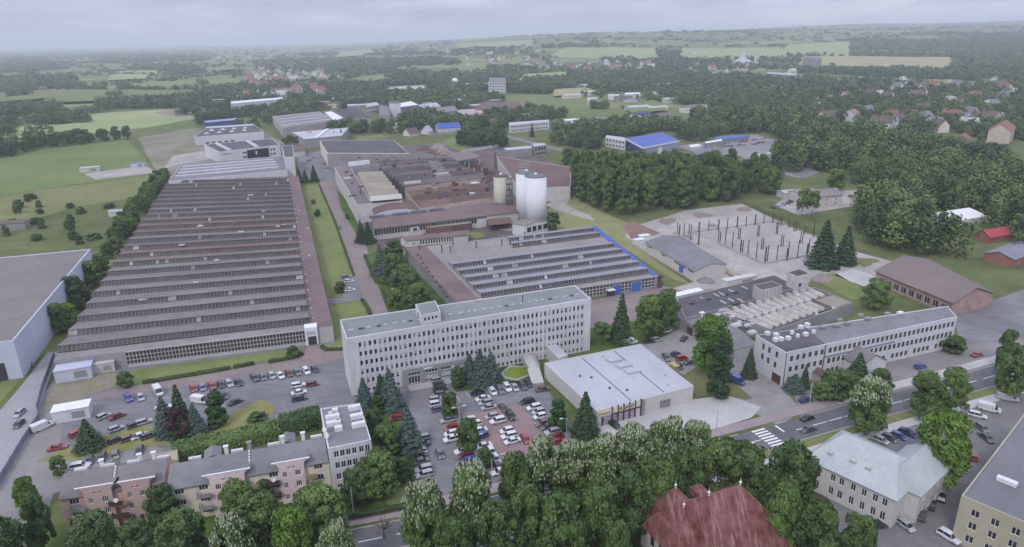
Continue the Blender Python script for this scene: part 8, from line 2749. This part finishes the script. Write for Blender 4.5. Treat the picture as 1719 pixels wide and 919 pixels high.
house(1590, 262, 12, 9, 4, 7.5, AU + .3, OLD_WHITE, ROOF_BROWN, "hill_house", "small pale house below the reddish one on the right")
house(1512, 232, 16, 10, 5, 8.5, AU + .3, OLD_WHITE, pm("pale_tiles", (.3, .25, .24), (.37, .32, .3), .1, .5), "hill_house", "pale house in the middle of the wooded slope at the right")
def tent():
 b = at(1606, 372)
 root = thing("white_marquee", "large white tent roof among the trees at the right", "tent", b)
 mb = MB()
 q = [b + U * sx * 13 + V_ * sy * 8 for sx, sy in ((-1, -1), (1, -1), (1, 1), (-1, 1))]
 r = [b + U * -8 , b + U * 8]
 for f in ([q[0], q[1], r[1], r[0]], [q[2], q[3], r[0], r[1]]):
  mb.face([xy(p, 3.5 if p in q else 7) for p in f])
 mb.face([xy(q[1], 3.5), xy(q[2], 3.5), xy(r[1], 7)])
 mb.face([xy(q[3], 3.5), xy(q[0], 3.5), xy(r[0], 7)])
 mb.build("canopy", WHITE, root)
 mb = MB()
 for i in range(4):
  a, c_ = q[i], q[(i + 1) % 4]
  mb.face([xy(a, 0), xy(c_, 0), xy(c_, 3.5), xy(a, 3.5)])
 mb.build("side_wall", WHITE_WALL, root)
tent()
def church():
 b = land(1246, 107)
 root = thing("church", "white modern church with a steep pointed tent roof", "church", b)
 k = (b - CAMLOC).dot(_F) / FPX
 mb = MB()
 R = 17 * k
 n = 8
 for i in range(n):
  a0, a1 = 6.2832 * i / n, 6.2832 * (i + 1) / n
  p = [b + Vector((math.cos(a) * R, math.sin(a) * R, 2.5 * k)) for a in (a0, a1)]
  m_ = [b + Vector((math.cos(a) * R * .42, math.sin(a) * R * .42, 8 * k)) for a in (a0, a1)]
  mb.face([p[0], p[1], m_[1], m_[0]])
  mb.face([m_[0], m_[1], b + Vector((3 * k, 0, 24 * k))])
 mb.build("roof", ROOF_PATINA, root)
 mb = MB()
 mb.tube(b, b + Vector((0, 0, 3 * k)), R * .95, R * .95, 8)
 mb.build("wall", WHITE_WALL, root)
 b = land(1268, 110)
 root = thing("bell_tower", "white slab shaped bell tower right of the church", "tower", b)
 mb = MB()
 mb.hexa([b + Vector((x * k, y * k, -1)) for x, y in ((-2.4, -1.5), (2.4, -1.5), (2.4, 1.5), (-2.4, 1.5))], [b + Vector((x * k, y * k, z * k)) for x, y, z in ((-2.4, -1.5, 19), (2.4, -1.5, 12), (2.4, 1.5, 12), (-2.4, 1.5, 19))])
 mb.build("shaft", WHITE_WALL, root)
 mb = MB()
 mb.box((b.x + k, b.y - 1.6 * k, b.z + 9 * k), (1.4 * k, .4 * k, 4 * k))
 mb.build("louvre", DARK_DOOR, root)
church()
b = land(764, 146)
root = thing("white_tank", "round white tank with a domed top in the woods", "tank", b)
mb = MB()
mb.tube(b, b + Vector((0, 0, 11)), 7, 7, 20)
mb.build("shell", WHITE_WALL, root)
mb = MB()
for i in range(4):
 a0, a1 = i * math.pi / 8, (i + 1) * math.pi / 8
 mb.tube(b + Vector((0, 0, 11 + 7 * math.sin(a0))), b + Vector((0, 0, 11 + 7 * math.sin(a1))), 7 * math.cos(a0), max(.05, 7 * math.cos(a1)), 20, caps=False)
mb.build("dome", WHITE, root)
# ------------------------------------------------------------------ villages: every far house a thing of its own
FAR_HOUSES = []
VILL = [((1375, 135), (1700, 222), 70, "house on the wooded slope at the right", "houses on the wooded slope"),
  ((415, 108), (545, 168), 120, "house in the village beyond the long grey hall", "houses of the village beyond the halls"),
  ((360, 74), (560, 97), 26, "house of the hamlet near the left horizon", "houses near the left horizon"),
  ((630, 76), (760, 98), 34, "house of the hillside village in the middle distance", "houses of the hillside village"),
  ((780, 80), (905, 112), 26, "house scattered below the middle ridge", "houses below the middle ridge"),
  ((880, 104), (1100, 121), 52, "house in the long row of the far valley village", "houses of the valley village"),
  ((1150, 92), (1335, 133), 60, "house of the town around the church", "houses of the town around the church"),
  ((545, 140), (600, 168), 10, "house in the trees behind the dark ribbed roof", "houses behind the dark ribbed roof"),
  ((720, 108), (860, 128), 16, "house at the edge of the distant woods", "houses at the woods' edge")]
HM = {}
rgh = random.Random(77)
KEEPERS = [o_ for o_ in SC.objects if o_.parent is None and o_.type == "EMPTY" and o_.get("category") == "house"]
def small_house(wall, roof):
 key = (wall.name, roof.name)
 if key in HM:
  return HM[key]
 mb = MB()
 for s in (0,):
  b = [(-5, -4, -2), (5, -4, -2), (5, 4, -2), (-5, 4, -2)]
  t = [(-5, -4, 4.6), (5, -4, 4.6), (5, 4, 4.6), (-5, 4, 4.6)]
  mb.hexa(b, t)
  mb.face([(5, -4, 4.6), (5, 4, 4.6), (5, 0, 8.6)])
  mb.face([(-5, 4, 4.6), (-5, -4, 4.6), (-5, 0, 8.6)])
  mb.face([(-5.5, -4.6, 4.2), (5.5, -4.6, 4.2), (5.5, 0, 8.8), (-5.5, 0, 8.8)], 1)
  mb.face([(5.5, 4.6, 4.2), (-5.5, 4.6, 4.2), (-5.5, 0, 8.8), (5.5, 0, 8.8)], 1)
  mb.box((2.5, .8, 8.8), (.8, .8, 1.6), 0, 1)
  for x in (-3, 0, 3):
   mb.box((x, -4.02, 2.0), (1.2, .06, 1.4), 0, 2)
   mb.box((x, 4.02, 2.0), (1.2, .06, 1.4), 0, 2)
 o = mb.build("house", [wall, roof, GLASS])
 HM[key] = o.data
 bpy.data.objects.remove(o)
 return HM[key]
HROOF = {"red": RED_TILE, "brown": ROOF_BROWN, "grey": ROOF_GREY, "pale": PALE_PAVE}
HWALL = {"white": WHITE_WALL, "cream": BEIGE_WALL}
nh = 0
for (x0, y0), (x1, y1), n_, lab, grp in VILL:
 for i in range(n_):
  if nh >= 296:
   break
  px, py = rgh.uniform(x0, x1), y0 + (y1 - y0) * rgh.random() ** .8
  p = land(px, py)
  if any((p - o_.location).length < 30 for o_ in KEEPERS):
   continue
  if any((p - q).length < 17 for q in FAR_HOUSES):
   continue
  FAR_HOUSES.append(p)
  rn = rgh.choice(("red", "red", "brown", "grey", "pale", "brown"))
  wn = rgh.choice(("white", "white", "cream"))
  o = bpy.data.objects.new("house", small_house(HWALL[wn], HROOF[rn]))
  COL.objects.link(o)
  o.location = p
  s = rgh.uniform(1.05, 1.7)
  o.scale = (s * rgh.uniform(.9, 1.4), s, s)
  o.rotation_euler = (0, 0, AU + rgh.choice((0, math.pi / 2)) + rgh.uniform(-.4, .4))
  tag(o, f"{wn} {rn} roofed {lab}", "house", f"{wn} {rn} roofed {grp}")
  nh += 1
SHEDS = []
for (x0, y0), (x1, y1), n_, lab, grp in (((600, 166), (900, 212), 22, "low shed among the trees behind the foundry", "sheds behind the foundry"), ((930, 148), (1150, 200), 20, "low shed in the wooded middle distance right of the silos", "sheds in the middle distance"), ((440, 160), (620, 186), 14, "low shed among the trees beyond the back halls", "sheds beyond the back halls"), ((1380, 225), (1580, 262), 14, "low shed above the forest on the right", "sheds above the forest"), ((1150, 130), (1380, 195), 16, "low building in the woods below the church", "buildings below the church")):
 for i in range(n_):
  p = land(rgh.uniform(x0, x1), rgh.uniform(y0, y1))
  if any((p - q).length < 20 for q in FAR_HOUSES + SHEDS) or any((p - o_.location).length < 34 for o_ in SC.objects if o_.parent is None and o_.type == "EMPTY" and o_.location.y > 480 and o_.get("category") not in ("tree", "car", "van")):
   continue
  SHEDS.append(p)
  wn, wm = rgh.choice((("white", WHITE_WALL), ("grey", GREY_WALL), ("cream", BEIGE_WALL)))
  rn, rm = rgh.choice((("pale", PALE_PAVE), ("grey", ROOF_GREY), ("brown", ROOF_BROWN), ("pale", ROOF_LIGHT)))
  a, b_, h_ = rgh.uniform(14, 34), rgh.uniform(9, 15), rgh.uniform(4, 7.5)
  mb = MB()
  mb.box((p.x, p.y, p.z + h_ / 2 - 1), (a, b_, h_ + 2), AU)
  mb.hexa([p + U * (sx * (a / 2 + .4)) + V_ * (sy * (b_ / 2 + .4)) + Vector((0, 0, h_ + .01)) for sx, sy in ((-1, -1), (1, -1), (1, 1), (-1, 1))], [p + U * (sx * (a / 2 + .4)) + V_ * (sy * .3) + Vector((0, 0, h_ + 1.8)) for sx, sy in ((-1, -1), (1, -1), (1, 1), (-1, 1))], 1)
  for k in range(int(a / 4)):
   q = p + U * (-a / 2 + 2.5 + 4 * k) - V_ * (b_ / 2 + .03)
   mb.box((q.x, q.y, p.z + h_ * .5), (1.6, .08, 1.3), AU, 2)
  tag(mb.build("shed", [wm, rm, GLASS], None, p), f"{wn} walled {rn} roofed {lab}", "shed", f"{wn} {rn} roofed {grp}")
FAR_HOUSES += SHEDS
# ------------------------------------------------------------------ distant woods
WOODS = [[(338, 150), (345, 186), (470, 186), (600, 180), (640, 166), (770, 176), (800, 168), (900, 176), (1000, 200), (1096, 188), (1150, 214), (1170, 203), (1250, 196), (1420, 205), (1560, 250), (1760, 330), (1760, 52), (1480, 60), (1330, 78), (1140, 78), (960, 78), (760, 84), (560, 86), (440, 100), (420, 120)],
         [(440, 200), (470, 232), (480, 190), (600, 182), (640, 228), (760, 226), (830, 216), (860, 225), (935, 200), (1100, 184), (1150, 200), (1150, 160), (430, 160)],
         [(925, 242), (1000, 256), (1012, 232), (1050, 232), (1112, 220), (1160, 224), (1160, 200), (1095, 190), (1110, 204), (1000, 216), (930, 224)], [(1140, 236), (1185, 238), (1205, 228), (1290, 222), (1340, 240), (1340, 215), (1150, 205)], [(335, 224), (345, 206), (410, 196), (440, 200), (450, 224), (478, 236), (478, 246), (532, 240), (545, 226), (590, 224), (600, 236), (690, 224), (690, 234), (700, 214), (440, 190), (330, 200)],
         [(-30, 152), (52, 152), (52, 164), (-30, 170)], [(-30, 133), (128, 133), (126, 145), (-30, 148)], [(165, 174), (300, 170), (338, 160), (338, 182), (165, 184)], [(200, 146), (282, 143), (282, 152), (205, 154)], [(-30, 186), (102, 180), (102, 191), (-30, 200)], [(220, 112), (345, 106), (345, 124), (235, 126)], [(-30, 98), (340, 92), (340, 112), (120, 116), (-30, 126)], [(60, 206), (150, 202), (150, 206), (60, 212)]]
CLEAR = [[(920, 97), (1110, 103), (1100, 82), (950, 80)], [(1135, 101), (1325, 101), (1312, 80), (1145, 82)], [(1310, 94), (1430, 96), (1425, 70), (1320, 76)], [(760, 84), (900, 80), (890, 62), (760, 70)], [(870, 137), (960, 134), (950, 122), (880, 126)], [(928, 165), (1010, 158), (985, 149), (930, 152)], [(1340, 112), (1600, 118), (1600, 98), (1345, 96)], [(560, 97), (630, 92), (625, 84), (570, 88)],
         [(1040, 180), (1100, 174), (1130, 192), (1060, 196)], [(925, 206), (1100, 196), (1095, 188), (1000, 192), (930, 200)], [(640, 156), (725, 154), (715, 142), (648, 146)], [(815, 146), (885, 146), (880, 136), (815, 137)], [(1015, 166), (1080, 162), (1078, 154), (1015, 156)], [(1225, 112), (1275, 114), (1275, 104), (1225, 102)], [(980, 172), (1008, 170), (1006, 160), (982, 162)], [(1280, 128), (1340, 131), (1340, 120), (1284, 118)]]
def distant_woods():
 rng = np.random.default_rng(9)
 buckets = {}
 hp = np.array([(p.x, p.y) for p in FAR_HOUSES]) if FAR_HOUSES else np.zeros((0, 2))
 FB = []
 for o in SC.objects:
  if o.name.split(".")[0] == "wall" and o.parent and o.parent.location.y > 480:
   c = np.array([v.co for v in o.data.vertices])
   L0 = o.parent.location
   FB.append((c[:, 0].min() + L0.x - 4, c[:, 0].max() + L0.x + 4, c[:, 1].min() + L0.y - 24, c[:, 1].max() + L0.y + 4))
 FB = np.array(FB)
 fh = [o for o in SC.objects if o.parent is None and o.type == 'EMPTY' and o.location.y > 560 and o.get("category") not in ("tree", "car", "van", None)]
 fp = np.array([(o.location.x, o.location.y) for o in fh])
 y = 560.0
 tot = 0
 while y < 7600:
  gap = 9.0 if y < 1000 else 11.5 if y < 1700 else 17 if y < 3000 else 30
  q = 620 if y < 700 else 260 if y < 1100 else 110 if y < 1900 else 48 if y < 3200 else 26
  x = -y * .82
  while x < y * .88:
   jx, jy = x + rng.uniform(-.4, .4) * gap, y + rng.uniform(-.4, .4) * gap
   zz = th(jx, jy)
   px, py = proj((jx, jy, zz))
   if -20 < px < 1740:
    ok = any(inside(w_, px, py) for w_ in WOODS) and not any(inside(c_, px, py) for c_ in CLEAR)
    if ok:
     s = math.sin(jx * .0049 + 1.1) * math.sin(jy * .0041 + .3) + .6 * math.sin(jx * .013 + jy * .009) + .5 * math.sin(jx * .0023 - jy * .0031)
     ok = s > (-.85 if y < 1200 else -.45 if y < 1800 else -.15 if y < 3000 else .05)
    if not ok and y > 800 and not any(inside(c_, px, py) for c_ in CLEAR):
     ok = (abs(math.sin(jx * .0061 + .8 * math.sin(jy * .002))) < .05 or abs(math.sin(jy * .0047 + jx * .0011)) < .04 or math.sin(jx * .021 + 2) * math.sin(jy * .017) > .93) and rng.random() < .75
    if ok and y > 1000 and any(v[0][0] - 5 < px < v[1][0] + 5 and v[0][1] - 2 < py < v[1][1] + 3 for v in VILL) and rng.random() < (.62 if px > 1370 else .5):
     ok = False
    if ok and len(hp) and ((np.abs(hp[:, 0] - jx) < 6 + gap * .45) & (hp[:, 1] - jy < 26 + gap * .5) & (hp[:, 1] - jy > -9)).any():
     ok = False
    if ok and ((FB[:, 0] < jx) & (FB[:, 1] > jx) & (FB[:, 2] < jy) & (FB[:, 3] > jy)).any():
     ok = False
    if ok:
     big = gap / 9.0
     hgt = rng.uniform(8, 15) * (1 if y < 3000 else 1.15)
     key = "near" if y < 1000 else "mid" if y < 2200 else "far"
     side = "left" if px < 600 else "right" if px > 1130 else "centre"
     buckets.setdefault((key, side), []).append((jx, jy, hgt, rng.uniform(10, 15) * big ** .9, q))
     tot += q
   x += gap
  y += gap * .9
 names = {"near": "woods beyond the works", "mid": "distant woods", "far": "hazy woods near the horizon"}
 for (k_, s_), pts in sorted(buckets.items()):
  wood_mass(pts, "woods", f"{names[k_]}, the {s_} stretch" , hash(k_ + s_) % 1000 if False else len(pts))
 print("woods quads", tot, {k: len(v) for k, v in buckets.items()})
distant_woods()
# ------------------------------------------------------------------ light, sky, air
w = bpy.data.worlds.new("World")
SC.world = w
w.use_nodes = True
nt = w.node_tree
bg = nt.nodes["Background"]
sky = nt.nodes.new("ShaderNodeTexSky")
sky.sky_type = 'NISHITA'
sky.sun_disc = False
SUN_EL, SUN_AZ = math.radians(44), math.radians(203)    # azimuth: 0 = +Y, clockwise
sky.sun_elevation = SUN_EL
sky.sun_rotation = SUN_AZ
sky.air_density = 1.0
sky.dust_density = 2.0
tc = nt.nodes.new("ShaderNodeTexCoord")
mp = nt.nodes.new("ShaderNodeMapping")
mp.inputs["Scale"].default_value = (1.6, 1.6, 9.0)
nt.links.new(tc.outputs["Generated"], mp.inputs["Vector"])
cl = nodes_noise(nt, mp.outputs["Vector"], 2.2, 7, 0.6)
cover = ramp(nt, cl, [(0.25, (0.74, 0.74, 0.74)), (0.6, (1, 1, 1))])
tone = ramp(nt, cl, [(0.35, (4.9, 5.3, 7.3)), (0.52, (6.1, 6.45, 8.3)), (0.68, (8.0, 8.2, 9.4))])
skyc = mixc(nt, cover, sky.outputs["Color"], tone)
sz = nt.nodes.new("ShaderNodeSeparateXYZ")
nt.links.new(tc.outputs["Generated"], sz.inputs["Vector"])
lift = ramp(nt, sz.outputs["Z"], [(0.0, (.5, .5, .5)), (0.14, (.5, .5, .5)), (0.55, (.86, .86, .86)), (1.0, (1, 1, 1))])
skyc = mixc(nt, 1.0, skyc, lift, 'MULTIPLY')
skyc = mixc(nt, 1.0, skyc, (2, 2, 2), 'MULTIPLY')
nt.links.new(skyc, bg.inputs["Color"])
bg.inputs["Strength"].default_value = 0.1
sun_d = bpy.data.lights.new("sun", 'SUN')
sun_d.energy = 1.5
sun_d.angle = math.radians(12)
sun_d.color = (1.0, 0.96, 0.9)
sun = bpy.data.objects.new("sun", sun_d)
COL.objects.link(sun)
sd = Vector((math.sin(SUN_AZ) * math.cos(SUN_EL), math.cos(SUN_AZ) * math.cos(SUN_EL), math.sin(SUN_EL)))
sun.rotation_euler = sd.to_track_quat('Z', 'Y').to_euler()
hz = MB()
hz.hexa([(-11000, -700, -3), (11000, -700, -3), (11000, 15000, -3), (-11000, 15000, -3)], [(-11000, -700, 215), (11000, -700, 215), (11000, 15000, 215), (-11000, 15000, 215)])
hm = bpy.data.materials.new("haze_air")
hm.use_nodes = True
hnt = hm.node_tree
hnt.nodes.remove(hnt.nodes["Principled BSDF"])
pv = hnt.nodes.new("ShaderNodeVolumePrincipled")
pv.inputs["Color"].default_value = (0.86, 0.90, 1.0, 1)
pv.inputs["Density"].default_value = 0.00015
pv.inputs["Anisotropy"].default_value = 0.25
hnt.links.new(pv.outputs["Volume"], hnt.nodes["Material Output"].inputs["Volume"])
ho = hz.build("haze", hm)
ho["kind"] = "stuff"
SC.view_settings.view_transform = 'Standard'
SC.view_settings.look = 'None'
SC.view_settings.exposure = -0.08
SC.view_settings.gamma = 1.0
SC.view_settings.use_curve_mapping = False
SC.render.engine = 'CYCLES'
SC.cycles.use_denoising = True
SC.cycles.max_bounces = 6
SC.cycles.diffuse_bounces = 3
SC.cycles.glossy_bounces = 2
SC.cycles.transmission_bounces = 2
SC.cycles.volume_bounces = 1
SC.cycles.transparent_max_bounces = 4
